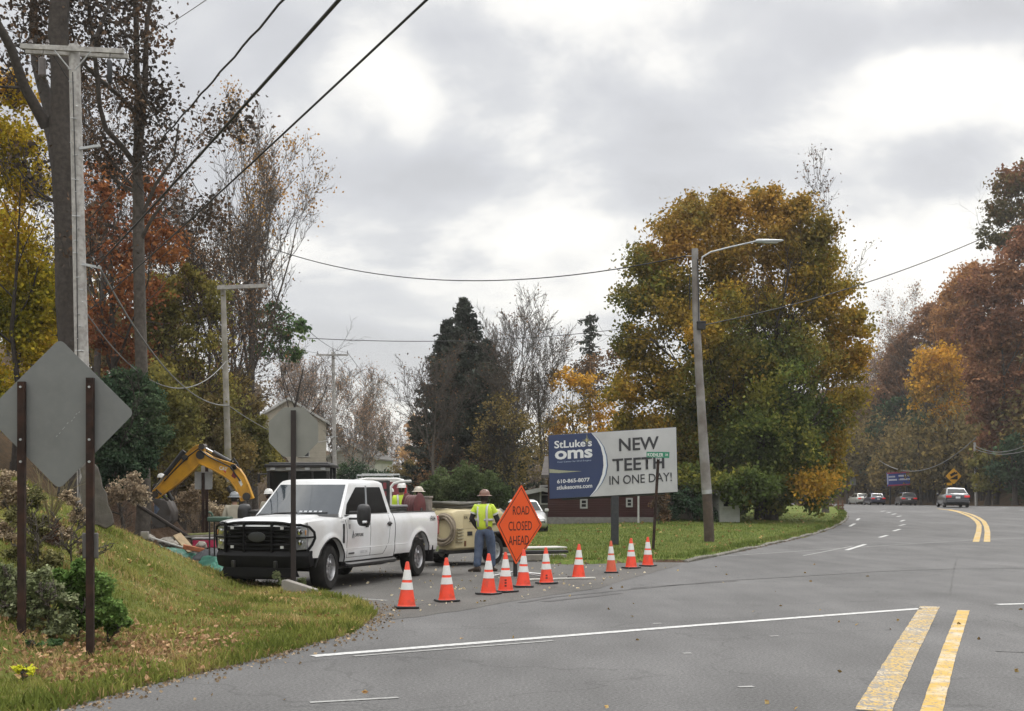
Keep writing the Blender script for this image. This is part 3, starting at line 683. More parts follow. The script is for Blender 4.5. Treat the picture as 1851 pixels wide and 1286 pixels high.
tree('olive_tree', 'low brown green leafy tree right of the vine covered pole', 'tree', 440, 62, 650, 'broad', OL_OLIVB,
     [(432, 730, 34), (445, 785, 30), (415, 790, 44), (478, 838, 26), (440, 840, 44), (390, 840, 45), (425, 690, 28)], r=.1, lsize=.16, dens=1.9, clump=.6, per=60, seed=8)
tree('ash_tree', 'tall nearly bare tree with several dark stems, left of the open sky', 'tree', 432, 62, 165, 'upright', OL_BROWN, None, r=.27, lsize=.12, tipleaf=2400, seed=12, frac=.78, fork=3, bark=M_BARK)
tree('ash_tree', 'tall thin tree with orange brown leaves at its right side', 'tree', 462, 66, 270, 'upright', LM('amber_leaves', ((.16, .10, .03), (.26, .14, .035), (.30, .17, .05)), .5), None, r=.22, lsize=.14, tipleaf=3800, seed=22, frac=.84, lean=(.03, 0), bark=M_BARK)
tree('ash_tree', 'nearly bare tree leaning left of the many stemmed tree', 'tree', 392, 60, 330, 'bare', OL_BROWN, None, r=.15, lsize=.13, tipleaf=1500, seed=33, frac=.7, bark=M_BARK, lean=(-.06, 0))
tree('holly_tree', 'dark green leafy tree right of the tall bare stems', 'tree', 492, 64, 545, 'broad', OL_GRN,
     [(505, 590, 36), (480, 615, 32), (535, 600, 26), (520, 635, 26), (470, 575, 20), (548, 585, 14), (540, 640, 14), (490, 560, 18), (460, 640, 18)], r=.14, lsize=.17, dens=.8, clump=.6, per=40, seed=13, lean=(.05, 0))
for i, (px, Y, top, lb, sd, mt) in enumerate([(560, 124, 640, 'grey bare thicket tree left of the far crossarm pole', 41, M_BARK), (640, 120, 665, 'grey bare thicket tree right of the far crossarm pole', 42, M_BARK),
        (520, 126, 650, 'bare thicket tree above the white gabled house', 43, M_BARK), (700, 170, 755, 'far bare tree low on the skyline left of the spruce', 44, M_BARK), (600, 112, 660, 'bare thicket tree behind the far crossarm pole', 45, M_BARK), (545, 129, 625, 'taller bare thicket tree right of the holly', 46, M_BARK), (668, 125, 700, 'low bare thicket tree above the low pale house', 47, M_BARK), (650, 106, 720, 'low bare thicket tree between the far pole and the low pale house', 48, M_BARK)]):
    tree('bare_tree', lb, 'tree', px, Y, top, 'bare', FEWB, None, r=.16, lsize=.15, tipleaf=1500, seed=sd, frac=.74, bark=M_BARKG)
conifer('juniper_tree', 'small far green conifer left of the pale orange tree', 690, 150, 785, 55, OL_DGRN, 3, nsz=.3)
tree('yew_shrub', 'large dark green shrub behind the diamond sign', 'shrub', 225, 35, 650, 'shrub', OL_DGRN,
     [(225, 700, 42), (190, 720, 42), (262, 720, 40), (220, 760, 58), (270, 780, 40), (190, 800, 45), (245, 825, 48), (210, 850, 45)], r=.06, lsize=.085, dens=3.2, clump=.35, per=80, seed=14)
# understorey on the slope
def bush(name, label, px, Y, m, circles, lsize=.1, dens=2.4, clump=.4, per=60, seed=1, cat='shrub', spec=None, frac=.5, group=None, r=.03, flat=0):
    top = min(c[1]-c[2] for c in circles)
    return tree(name, label, cat, px, Y, top, 'shrub', m, circles, r=r, lsize=lsize, dens=dens, clump=clump, per=per, seed=seed, frac=frac, group=group, spec=spec, flat=flat, bark=M_BARK)
bush('wild_shrub', 'tall olive shrub in front of the wood, left of the digging arm', 290, 42, OL_OLIVE, [(280, 700, 45), (320, 740, 50), (270, 800, 50), (330, 820, 45), (300, 760, 45), (250, 850, 40)], .13, 2.2, .5, 60, 51)
bush('wild_shrub', 'olive brown shrub behind the elbow of the digging arm', 375, 49, OL_OLIVB, [(370, 740, 45), (400, 790, 45), (360, 810, 45), (340, 860, 40), (395, 850, 42), (430, 820, 38)], .13, 2.2, .5, 60, 52)
bush('wild_shrub', 'yellow green shrub left of the octagonal sign back', 455, 55, OL_OLIVE, [(455, 770, 28), (470, 800, 30), (445, 820, 30), (480, 830, 25), (500, 850, 24)], .14, 2.2, .5, 60, 53)
bush('dry_shrub', 'tan dried shrub left of the digger bucket', 215, 33, OL_TAN, [(225, 885, 24), (200, 900, 22), (250, 895, 22), (240, 870, 16)], .07, 2.0, .3, 50, 54)
bush('dry_shrub', 'tan dried shrub right of the digger bucket', 345, 40, OL_TAN, [(340, 905, 22), (365, 915, 22), (330, 930, 18), (390, 925, 20), (350, 885, 16), (375, 945, 16)], .07, 1.7, .3, 45, 55)
bush('wild_shrub', 'low brown shrub behind the tan dried shrub', 330, 43, OL_OLIVB, [(300, 870, 30), (340, 870, 30), (380, 880, 30), (410, 890, 25), (260, 880, 25)], .1, 2.2, .4, 60, 56)
# --- middle distance
conifer('spruce_tree', 'tall dark spruce with pointed top in the middle of the picture', 838, 84, 536, 235, OL_SPR, 7, nsz=.2, cone=.95)
conifer('spruce_tree', 'shorter dark spruce at the left of the tall one', 808, 86, 575, 190, OL_SPR, 8, nsz=.2)
conifer('spruce_tree', 'lower dark evergreen at the right of the tall spruce', 880, 88, 610, 190, OL_SPR, 9, nsz=.2)
conifer('spruce_tree', 'thin distant evergreen with a ragged sparse top', 1066, 112, 562, 90, OL_SPR, 10, sparse=True, nsz=.24)
for px, Y, top, sd, lb, r_ in ((935, 80, 520, 61, 'tall bare tree right of the tall spruce', .2), (985, 84, 560, 62, 'bare tree above the left end of the billboard', .17), (790, 78, 600, 63, 'bare tree spreading left of the spruces', .16), (895, 90, 560, 64, 'bare tree just behind the right flank of the spruce', .16)):
    tree('bare_tree', lb, 'tree', px, Y, top, 'bare', OL_BROWN, None, r=r_, lsize=.13, tipleaf=700, seed=sd, frac=.69, spec=dict(n=(12, 8, 7, 5, 0)), bark=M_BARK, lean=(-.14, 0) if px == 790 else (0, 0))
for px, Y, top, cs, sd, lb, m in ((905, 74, 690, [(880, 800, 45), (920, 770, 45), (950, 820, 45), (900, 740, 40), (960, 770, 40), (990, 850, 35), (925, 850, 40)], 71, 'dark tangle of half bare brush below the tall bare tree', OL_OLIVB),
        (820, 80, 760, [(790, 830, 40), (830, 850, 40), (770, 860, 30), (860, 840, 40)], 72, 'dark brown brush at the foot of the spruces', OL_BROWN)):
    tree('thicket', lb, 'shrub', px, Y, top, 'bare', m, cs, r=.12, lsize=.15, dens=.6, clump=.6, per=40, seed=sd, bark=M_BARKD, frac=.55)
bush('round_shrub', 'rounded grey green shrub behind the worker and compressor', 840, 50, LM('sage_leaves', ((.035, .05, .022), (.06, .08, .035), (.09, .11, .05)), .8), [(800, 880, 32), (840, 868, 34), (880, 880, 32), (770, 895, 24), (905, 900, 24), (850, 905, 34), (815, 910, 30)], .09, 2.6, .35, 70, 73)
tree('yellow_tree', 'tree with a yellow orange top above the left of the billboard', 'tree', 1050, 95, 640, 'broad', OL_ORG,
     [(1020, 690, 32), (1060, 700, 30), (1090, 740, 34), (1040, 760, 40), (1080, 800, 40), (1000, 770, 30)], r=.18, lsize=.24, dens=1.1, clump=.7, per=40, seed=15)
tree('brown_tree', 'dull brown tree between the ragged evergreen and the big maple', 'tree', 1085, 100, 615, 'broad', OL_BROWN,
     [(1080, 660, 36), (1110, 690, 36), (1050, 670, 26), (1120, 640, 26), (1010, 800, 30)], r=.18, lsize=.22, dens=.9, clump=.7, per=40, seed=17)
tree('pale_tree', 'far pale orange leaved tree left of the spruces', 'tree', 748, 150, 735, 'broad', OL_PALE, [(745, 775, 22), (765, 800, 22), (738, 820, 22), (755, 760, 16), (745, 850, 22), (765, 850, 22)], r=.18, lsize=.32, dens=1.2, clump=.8, per=35, seed=18)
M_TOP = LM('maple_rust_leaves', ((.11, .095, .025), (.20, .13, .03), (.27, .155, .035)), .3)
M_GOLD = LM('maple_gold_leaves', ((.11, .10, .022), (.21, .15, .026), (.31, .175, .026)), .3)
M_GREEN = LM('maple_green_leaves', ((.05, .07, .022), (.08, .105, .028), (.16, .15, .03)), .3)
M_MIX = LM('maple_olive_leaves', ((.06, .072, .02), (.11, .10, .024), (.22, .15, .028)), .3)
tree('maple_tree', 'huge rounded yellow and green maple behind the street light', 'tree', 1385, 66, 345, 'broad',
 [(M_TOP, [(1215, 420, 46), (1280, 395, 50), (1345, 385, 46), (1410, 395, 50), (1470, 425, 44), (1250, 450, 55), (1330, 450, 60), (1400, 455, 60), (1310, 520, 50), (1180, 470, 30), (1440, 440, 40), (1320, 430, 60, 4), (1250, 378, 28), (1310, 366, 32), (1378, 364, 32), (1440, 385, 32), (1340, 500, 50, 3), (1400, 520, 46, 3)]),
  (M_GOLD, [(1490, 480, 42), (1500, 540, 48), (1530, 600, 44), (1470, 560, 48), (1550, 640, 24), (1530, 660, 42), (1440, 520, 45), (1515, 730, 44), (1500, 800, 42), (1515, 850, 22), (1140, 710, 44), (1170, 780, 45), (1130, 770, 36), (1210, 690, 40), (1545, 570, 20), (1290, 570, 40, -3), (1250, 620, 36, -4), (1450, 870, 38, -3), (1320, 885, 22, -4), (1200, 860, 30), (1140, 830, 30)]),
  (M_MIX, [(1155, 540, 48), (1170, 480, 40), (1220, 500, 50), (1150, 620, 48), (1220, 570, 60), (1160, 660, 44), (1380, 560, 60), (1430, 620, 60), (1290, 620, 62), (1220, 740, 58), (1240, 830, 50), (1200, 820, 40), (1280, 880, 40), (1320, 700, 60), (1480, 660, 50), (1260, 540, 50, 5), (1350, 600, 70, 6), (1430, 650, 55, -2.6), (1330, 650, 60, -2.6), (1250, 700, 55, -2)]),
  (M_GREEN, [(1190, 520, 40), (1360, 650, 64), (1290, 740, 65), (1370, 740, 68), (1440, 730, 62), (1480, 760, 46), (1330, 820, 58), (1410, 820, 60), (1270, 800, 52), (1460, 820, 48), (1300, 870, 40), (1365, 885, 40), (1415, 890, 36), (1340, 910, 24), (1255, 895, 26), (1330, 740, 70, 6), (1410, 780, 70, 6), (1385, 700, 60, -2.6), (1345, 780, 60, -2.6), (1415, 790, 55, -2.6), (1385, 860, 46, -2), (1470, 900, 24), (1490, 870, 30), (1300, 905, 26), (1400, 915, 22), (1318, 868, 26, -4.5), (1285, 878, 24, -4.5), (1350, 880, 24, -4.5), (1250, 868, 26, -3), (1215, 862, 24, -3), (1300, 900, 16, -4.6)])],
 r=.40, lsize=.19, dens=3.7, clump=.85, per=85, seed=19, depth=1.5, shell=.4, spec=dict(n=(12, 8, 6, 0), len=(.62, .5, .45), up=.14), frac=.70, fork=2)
tree('bare_tree', 'bare twigs rising behind the right of the big maple top', 'tree', 1492, 78, 312, 'upright', OL_BROWN, None, r=.2, lsize=.15, tipleaf=1500, seed=20, frac=.76, lean=(.05, 0), bark=M_BARK)
bush('young_tree', 'thin brown leaved bush growing behind the street name post', 1190, 58, OL_BROWN, [(1190, 905, 18), (1200, 930, 14), (1180, 885, 12)], .11, 1.0, .4, 30, 74)
bush('hedge_shrub', 'brown and red shrub at the bend where the lawn ends', 1488, 92, OL_BROWN, [(1470, 915, 20), (1495, 922, 18), (1450, 920, 16), (1515, 928, 12), (1480, 905, 12)], .14, 1.8, .5, 50, 75)
bush('hedge_shrub', 'dark evergreen hanging over the beige building', 1250, 62, OL_DGRN, [(1230, 900, 25), (1265, 915, 25), (1210, 930, 18), (1285, 935, 16)], .14, 1.4, .5, 50, 76)
# --- right side slope
tree('bare_tree', 'grey bare tree in the gap right of the big maple', 'tree', 1600, 190, 590, 'bare', FEWB, None, r=.3, lsize=.28, tipleaf=2200, seed=81, frac=.82, bark=M_BARKG)
tree('bare_tree', 'grey bare tree rising above the rust brown slope', 'tree', 1655, 185, 530, 'bare', FEWB, None, r=.3, lsize=.28, tipleaf=2200, seed=82, frac=.78, bark=M_BARKG)
tree('bare_tree', 'grey bare tree close to the right side of the big maple', 'tree', 1580, 200, 640, 'bare', FEWB, None, r=.3, lsize=.28, tipleaf=2200, seed=94, frac=.8, bark=M_BARKG)
RT = [('rust_tree', 'tall rust orange tree filling the skyline left of the huge maroon tree', 1735, 158, 480, OL_RORG, [(1735, 520, 34), (1715, 560, 34), (1755, 500, 30), (1745, 590, 36), (1700, 600, 30), (1750, 640, 32), (1735, 680, 30)], 96),
 ('rust_tree', 'rust brown tree lower on the skyline toward the big maple', 1620, 180, 610, OL_BROWNR, [(1630, 640, 26), (1610, 670, 26), (1645, 660, 28), (1600, 710, 24), (1630, 710, 28)], 97),
 ('green_tree', 'mid green tree low on the slope behind the white square sign', 1592, 186, 720, OL_DGRN, [(1600, 745, 22), (1585, 775, 22), (1610, 800, 22), (1580, 820, 18), (1600, 850, 22)], 95),
 ('brown_tree', 'rust brown tree highest in the row above the blue billboard', 1680, 168, 530, OL_BROWNR, [(1665, 590, 34), (1700, 560, 36), (1640, 630, 30), (1690, 630, 40), (1740, 550, 44), (1730, 610, 40), (1715, 590, 36)], 83),
 ('orange_tree', 'orange yellow tree on the slope above the hill warning sign', 1712, 150, 620, OL_ORG, [(1680, 660, 38), (1715, 690, 38), (1665, 710, 32), (1715, 750, 30), (1745, 780, 26), (1755, 820, 20), (1705, 650, 30), (1735, 740, 22)], 84),
 ('maroon_tree', 'huge maroon tree filling the right edge', 1800, 128, 430, OL_PURP, [(1800, 520, 60), (1850, 480, 60), (1790, 600, 60), (1850, 590, 70), (1800, 690, 55), (1860, 700, 70), (1800, 770, 42), (1850, 790, 50), (1770, 560, 32), (1880, 440, 60), (1765, 620, 34), (1762, 690, 30), (1772, 740, 30), (1765, 510, 26), (1785, 810, 26)], 85),
 ('oak_tree', 'brown green tree with gappy crown at the top right corner', 1840, 140, 280, LM('oak_leaves', ((.05, .05, .025), (.09, .075, .03), (.13, .06, .035)), .1), [(1830, 340, 40), (1855, 320, 44), (1810, 380, 32), (1845, 390, 42), (1795, 430, 28), (1840, 440, 38)], 86),
 ('orange_tree', 'small orange brown tree right of the big maple', 1570, 192, 740, OL_RORG, [(1572, 775, 24), (1560, 805, 20), (1585, 815, 22), (1570, 840, 20), (1575, 865, 20)], 87),
 ('green_tree', 'dark green tree above the blue billboard', 1625, 176, 700, OL_DGRN, [(1625, 740, 32), (1600, 780, 30), (1650, 780, 34), (1620, 820, 34), (1590, 840, 28), (1665, 820, 24)], 88),
 ('green_tree', 'dark green tree on the slope left of the hill warning sign', 1680, 160, 730, OL_DGRN, [(1675, 765, 26), (1700, 790, 24), (1670, 810, 26), (1655, 850, 22)], 89),
 ('green_tree', 'yellow green bushy tree right of the hill warning sign', 1785, 127, 800, OL_OLIVE, [(1770, 835, 24), (1795, 845, 26), (1780, 870, 22)], 90),
 ('green_tree', 'dark green evergreen low at the right edge', 1835, 120, 780, OL_DGRN, [(1835, 810, 26), (1850, 840, 28), (1820, 850, 24), (1850, 870, 26)], 91),
 ('orange_tree', 'little orange tree directly above the blue billboard', 1660, 166, 800, OL_ORG, [(1660, 825, 14), (1668, 845, 10)], 92),
 ('brown_tree', 'brown tree behind the orange tree on the slope', 1640, 182, 620, OL_BROWNR, [(1625, 660, 30), (1650, 690, 34), (1610, 700, 26), (1640, 740, 30)], 93)]
for nm, lb, px, Y, top, m, cs, sd in RT:
    tree(nm, lb, 'tree', px, Y, top, 'broad', m, cs, r=.3, lsize=.38, dens=1.25, clump=1.0, per=60, seed=sd, frac=.72, depth=1.1, bark=M_BARKD if m is not OL_PURP else M_BARK)
# far woods closing the view
def woods(name, label, rows, m, seed, lsize=.6, per=200, trunks=True, tall=9):
    rng = np.random.default_rng(seed); C = []; segs = []
    for (x0, y0, x1, y1, n) in rows:
        for i in range(n):
            t = (i+rng.uniform(0, 1))/n; x = x0+(x1-x0)*t+rng.normal(0, 2); y = y0+(y1-y0)*t+rng.normal(0, 3); z = Hs(x, y); h = tall*rng.uniform(.6, 1.2)
            segs.append((np.array([x, y, z-.3]), np.array([x+rng.normal(0, .3), y, z+h*.8]), .18, .06))
            for k in range(5):
                a = rng.uniform(0, 6.28); q = np.array([x, y, z+h*rng.uniform(.3, .7)]); e = q+np.array([math.cos(a), math.sin(a), .8])*h*.22; segs.append((q, e, .06, .02))
            g = rng.normal(0, 1, (per, 3)); g /= np.linalg.norm(g, axis=1, keepdims=True); g *= rng.uniform(.3, 1, (per, 1))
            C.append(np.array([x, y, z+h*.58])+g*np.array([h*.32, h*.32, h*.45]))
    C = np.concatenate(C); t = thing(name, label, 'woods'); t['kind'] = 'stuff'
    V, Fc = leaf_mesh(rng, C, lsize); a = npobj('foliage', V, Fc, m, t); V, Fc = seg_mesh(segs, 5); npobj('trunks', V, Fc, M_BARKD, t)
woods('woodland', 'dim brown and green brush growing on the slope beyond the bend', [(51, 96, 54, 150, 34), (54, 150, 50, 186, 26), (50, 188, 10, 212, 26), (60, 100, 62, 150, 30), (63, 150, 52, 205, 30), (74, 110, 72, 200, 30), (48, 212, -10, 228, 26)], OL_OLIVB, 101, .5, 1000, tall=11)
woods('woodland', 'tangle of grey brown brush high on the slope beyond the bend', [(66, 120, 62, 175, 16), (60, 190, 30, 215, 16)], OL_BROWNR, 104, .5, 900, tall=11)
woods('woodland', 'dark woods far behind the houses on the side street', [(-60, 170, 20, 185, 40), (-60, 195, 30, 215, 36)], LM('far_wood_leaves', ((.075, .06, .045), (.11, .085, .06), (.14, .11, .07)), .05), 102, .6, 260, tall=6.5)
woods('woodland', 'brown woods on the slope behind the left roadside trees', [(-40, 60, -17, 62, 22), (-45, 75, -22, 80, 20), (-42, 92, -26, 98, 14)], OL_OLIVB, 103, .26, 1000, tall=8)

# --- grass blades, fallen leaves
def scatter(name, label, n, area, seed, size, m, kindf, cat='grass'):
    rng = np.random.default_rng(seed); x0, x1, y0, y1 = area; pts = []
    while sum(len(p) for p in pts) < n:
        x = rng.uniform(x0, x1, n*2); y = rng.uniform(y0, y1, n*2); k = kindf(x, y, rng); pts.append(np.stack([x[k], y[k]], 1))
        if len(pts) > 60: break
    p = np.concatenate(pts)[:n]; z = np.maximum(H(p[:, 0], p[:, 1]), base(p[:, 0], p[:, 1])+.004); return rng, np.column_stack([p, z])
def vn(x, y, s, seed=0):   # cheap smooth noise for patchiness
    return (np.sin(x*s+seed)*np.cos(y*s*1.3+seed*2)+np.sin(x*s*2.3+y*s*1.7+seed*3)*.6+np.cos(x*s*.7-y*s*2.9+seed)*.5)/2.1
def blades(name, label, n, area, seed, h, m, f):
    rng, p = scatter(name, label, n, area, seed, h, m, f); n = len(p); a = rng.uniform(0, 6.28, n); w = h*.09
    d = np.stack([np.cos(a), np.sin(a), np.zeros(n)], 1)*w; lean = rng.normal(0, .45, (n, 3))*h; hh = h*rng.uniform(.5, 1.3, n)[:, None]
    tip = p+lean*[1, 1, 0]+hh*np.array([0, 0, 1.]); mid = p+lean*[.35, .35, 0]+hh*np.array([0, 0, .6])
    V = np.stack([p-d, p+d, mid+d*.7, mid-d*.7, tip], 1).reshape(-1, 3); V[:, 2] -= .005
    o = (np.arange(n)*5)[:, None]; Fc = np.concatenate([np.concatenate([o, o+1, o+2, o+3], 1), np.concatenate([o+3, o+2, o+4, o+4], 1)], 0)
    me_o = MBtri(name, V, Fc, m); tag(me_o, label, 'grass', kind='stuff')
def MBtri(name, V, Fc, m):
    q = Fc[Fc[:, 2] != Fc[:, 3]]; t = Fc[Fc[:, 2] == Fc[:, 3]][:, :3]
    me = bpy.data.meshes.new(name); me.vertices.add(len(V)); me.vertices.foreach_set('co', V.astype(np.float32).ravel())
    tot = q.size+t.size; me.loops.add(tot); me.loops.foreach_set('vertex_index', np.concatenate([q.ravel(), t.ravel()]).astype(np.int32))
    me.polygons.add(len(q)+len(t)); me.polygons.foreach_set('loop_start', np.concatenate([np.arange(len(q))*4, q.size+np.arange(len(t))*3]).astype(np.int32))
    me.polygons.foreach_set('loop_total', np.concatenate([np.full(len(q), 4), np.full(len(t), 3)]).astype(np.int32)); me.update(calc_edges=True)
    me.materials.append(m); o = bpy.data.objects.new(name, me); COL.objects.link(o); return o
inb = lambda x, y: inpoly(x, y, BANK)
G_M = LM('grass_blades', ((.09, .11, .025), (.15, .165, .04), (.24, .21, .07)), .9, trans=.3, vlo=.7, vhi=1.3, gain=1.35)
G_M2 = LM('lawn_blades', ((.075, .105, .025), (.105, .14, .035), (.16, .165, .055)), .5, trans=.3, vlo=.7, vhi=1.3, gain=1.2)
blades('grass', 'short yellow green grass on the bank', 95000, (-9, -1.8, 9, 25), 1, .055, G_M, lambda x, y, r: inb(x, y) & (r.uniform(0, 1, len(x)) < .75+.35*vn(x, y, 1.3)) & ~((x < -3.4) & (x > -5.1) & (y < 14.4) & (y > 11.4) & (r.uniform(0, 1, len(x)) < .8)) & (r.uniform(0, 1, len(x)) < np.clip(13/y, 0, 1)**1.5))
blades('grass', 'ragged grass hanging over the low kerb', 5000, (1, 30, 31, 90), 7, .13, G_M2, lambda x, y, r: inpoly(x, y, LAWN) & (dpoly(x, y, LAWN) < .5) & (vn(x, y, 1.5, 4) > -.3))
blades('grass', 'dry brown tufts between the grass of the bank', 8000, (-9, -1.8, 9, 25), 6, .085, LM('dry_blades', ((.17, .12, .05), (.24, .17, .08), (.30, .24, .12)), .9, trans=.3), lambda x, y, r: inb(x, y) & (vn(x, y, 1.7, 7) > .15) & (r.uniform(0, 1, len(x)) < np.clip(13/y, 0, 1)**1.5))
blades('grass', 'long tufts of grass along the edge of the bank', 6500, (-9, -1.8, 9, 24), 2, .12, G_M, lambda x, y, r: inb(x, y) & ((dpoly(x, y, BANK) < .35) | (vn(x, y, 2.2, 4) > .55)))
blades('grass', 'green lawn in front of the dark red house', 45000, (.5, 20, 32, 75), 3, .07, G_M2, lambda x, y, r: inpoly(x, y, LAWN) & (r.uniform(0, 1, len(x)) < np.clip(40/y, 0, 1)**2))
FL_M = LM('fallen_leaf_colours', ((.12, .06, .03), (.24, .14, .06), (.34, .25, .10), (.40, .33, .19)), 40, trans=.1, gain=1.2, vlo=.6, vhi=1.3, pos=(.3, .7))
def fallen(label, n, area, seed, size, f, m=FL_M, zl=.012):
    rng, p = scatter('', '', n, area, seed, size, m, f); p[:, 2] += rng.uniform(.004, zl, len(p)); V, Fc = leaf_mesh(rng, p, size, .72, .75)
    tag(npobj('fallen_leaves', V, Fc, m), label, 'leaves', kind='stuff')
fallen('dry leaves strewn over the grass bank', 1700, (-9, -1.8, 9.5, 25), 11, .06, lambda x, y, r: inb(x, y) & (r.uniform(0, 1, len(x)) < .35+.65*(vn(x, y, 1.1, 2) > .1)), zl=.06)
fallen('drift of brown leaves round the foot of the right sign post', 1500, (-6.2, -3.0, 11.2, 15.4), 12, .062, lambda x, y, r: inb(x, y) & (r.normal(0, 1, len(x))*.55 > np.hypot((x+4.0)*.8, (y-13.2)*.6)-.9), LM('brown_fallen_leaves', ((.12, .07, .04), (.22, .135, .075), (.34, .23, .14)), 40, trans=.1, pos=(.3, .7)), zl=.07)
fallen('dry leaves and grass clippings along the road edge', 1500, (-5.5, -1.5, 8.5, 21), 13, .04, lambda x, y, r: (dpoly(x, y, BANK) < np.abs(r.normal(0, .22, len(x)))) & (y < 21), LM('edge_litter', ((.10, .07, .045), (.17, .125, .08), (.26, .20, .13)), 40, trans=.1, pos=(.3, .7)))
fallen('scattered leaves on the side street', 260, (-4, 3.5, 19, 36), 14, .06, lambda x, y, r: ~inb(x, y) & ~inpoly(x, y, LAWN) & is_side(x, y), LM('pale_fallen_leaves', ((.22, .16, .09), (.36, .30, .2), (.5, .46, .36)), 40, trans=.1, pos=(.3, .7)), zl=.02)
fallen('yellow leaves scattered on the lawn', 520, (.5, 26, 31, 80), 15, .12, lambda x, y, r: inpoly(x, y, LAWN), zl=.08)
fallen('a few leaves on the highway', 60, (-2, 8, 9, 32), 16, .06, lambda x, y, r: ~inb(x, y) & ~inpoly(x, y, LAWN))
# plants on the bank, lower left
def bankbush(name, label, px, py, m, circles, lsize, dens, clump, per, seed, cat='plant', Y=None, flat=.3):
    g = G(px, py); Yy = Y or g.y; b = Vector(((px-CX)/F*Yy, Yy, Hs((px-CX)/F*Yy, Yy)-.03))
    return tree(name, label, cat, px, Yy, min(c[1]-c[2] for c in circles), 'shrub', m, circles, r=.012, lsize=lsize, dens=dens, clump=clump, per=per, seed=seed, frac=.6, base_pt=b, bark=M_BARK, flat=flat, depth=1.0)
bankbush('ivy_plant', 'bright green leafy plant between the two sign posts', 140, 1120, OL_IVY, [(110, 1050, 26), (145, 1040, 28), (180, 1060, 24), (130, 1085, 32), (185, 1100, 30), (210, 1115, 18), (160, 1110, 30)], .05, 2.4, .16, 50, 201, Y=13.6)
bankbush('ivy_plant', 'grey green leafy plant beside the left sign post', 85, 1155, OL_GREY, [(60, 1060, 24), (90, 1070, 24), (70, 1105, 28), (108, 1120, 24), (100, 1150, 20), (50, 1145, 18), (35, 1040, 14), (80, 1035, 12), (125, 1085, 14), (45, 1090, 20), (130, 1140, 13)], .042, 2.4, .16, 50, 202, Y=13.3)
bankbush('ivy_plant', 'sage green plant at the left edge', 12, 1140, OL_GREY, [(5, 1060, 26), (15, 1090, 26), (5, 1120, 26), (30, 1165, 18), (0, 1030, 20)], .045, 2.4, .16, 50, 203, Y=13.2)
bankbush('dry_plant', 'dry brown stalks growing on the bank at the left edge', 20, 1000, OL_TAN, [(10, 870, 22), (30, 890, 22), (8, 900, 20), (25, 985, 26), (5, 960, 24), (45, 1000, 20)], .04, 1.1, .16, 30, 204, Y=16.5)
bankbush('dry_plant', 'low green weeds at the foot of the left sign post', 55, 1180, OL_GRN, [(40, 1170, 12), (70, 1175, 12), (100, 1165, 12)], .04, 2, .1, 40, 205, Y=12.7)
bankbush('yellow_plant', 'bright yellow leafy sprig low at the left edge', 40, 1235, LM('lemon_leaves', ((.55, .45, .04), (.65, .55, .05)), 2), [(35, 1207, 9), (55, 1212, 8), (10, 1250, 8)], .05, 1.6, .1, 12, 206, Y=11.4)

bankbush('dry_plant', 'dry olive brush on the bank between the left sign post and the stump', 70, 1010, LM('dry_brush_leaves', ((.08, .08, .035), (.13, .125, .055), (.20, .18, .09)), 1.5, trans=.15), [(60, 900, 22), (30, 930, 26), (70, 950, 24), (50, 990, 26), (100, 1010, 20), (20, 1015, 24), (75, 1020, 20)], .035, 1.6, .14, 36, 207, Y=15.6)
bankbush('dry_plant', 'tan dry grass clump between the left sign post and the leaning stone', 130, 985, OL_TAN, [(125, 900, 16), (140, 930, 18), (120, 965, 16), (150, 990, 14)], .035, 1.0, .12, 26, 208, Y=16.6)
bankbush('ivy_plant', 'low green creeper right of the right sign post', 195, 1130, OL_IVY, [(190, 1090, 18), (215, 1105, 16), (228, 1125, 11), (200, 1130, 16)], .045, 2.2, .12, 40, 209, Y=13.9)
bush('hedge_shrub', 'dark hedge in front of the low white house', 640, 92, OL_DGRN, [(630, 842, 20), (652, 858, 20), (676, 862, 18), (614, 862, 14), (636, 868, 20), (700, 868, 16)], .16, 2.0, .6, 50, 77)
bush('hedge_shrub', 'brown hedge behind the red and white van', 725, 95, OL_OLIVB, [(715, 858, 18), (740, 850, 20), (765, 860, 20), (750, 872, 18)], .16, 1.8, .6, 50, 78)

bush('wild_shrub', 'olive thicket round the foot of the tall bare stems', 430, 56, OL_OLIVB, [(420, 700, 34), (450, 740, 34), (410, 760, 34), (440, 790, 30), (395, 700, 24), (465, 780, 24)], .13, 1.8, .5, 60, 57)
bush('wild_shrub', 'brown green thicket right of the dark green shrub', 310, 44, OL_OLIVB, [(300, 800, 30), (325, 840, 28), (290, 850, 28), (345, 870, 22), (280, 880, 18)], .09, 1.8, .4, 60, 58)
# ------------------------------------------------------------------ common object materials
M_BLK = mat('black_plastic', (.012, .012, .013), .5, var=.3)
M_BLKM = mat('black_metal', (.016, .016, .017), .38, var=.3, dirt=(.05, .045, .04), dscale=4, damt=.4)
M_RUB = mat('rubber', (.014, .0135, .013), .9, var=.35, dirt=(.04, .035, .03), dscale=6, damt=.4, spec=.25)
M_STEEL = mat('steel', (.45, .45, .45), .35, 1, var=.15)
M_ALU = mat('sign_aluminium', (.20, .205, .20), .55, .35, var=.14, scale=2.2, dirt=(.14, .14, .13), dscale=3, damt=.6)
M_RUST = mat('rusty_post', (.028, .018, .015), .85, var=.4, scale=12, dirt=(.06, .028, .018), dscale=5, damt=.6, spec=.2)
M_WOODP = mat('pole_wood', (.40, .385, .365), .9, var=.22, scale=3, dirt=(.22, .205, .19), dscale=9, damt=.6, bump=.6, bscale=22)
M_WOODD = mat('dark_pole_wood', (.075, .055, .042), .9, var=.3, scale=5, bump=.5, bscale=22)
M_CABLE = mat('cable_black', (.014, .014, .015), .6, var=.1)
M_CABG = mat('cable_grey', (.20, .20, .19), .6, var=.1)
M_CER = mat('insulator', (.10, .085, .08), .3, var=.2)
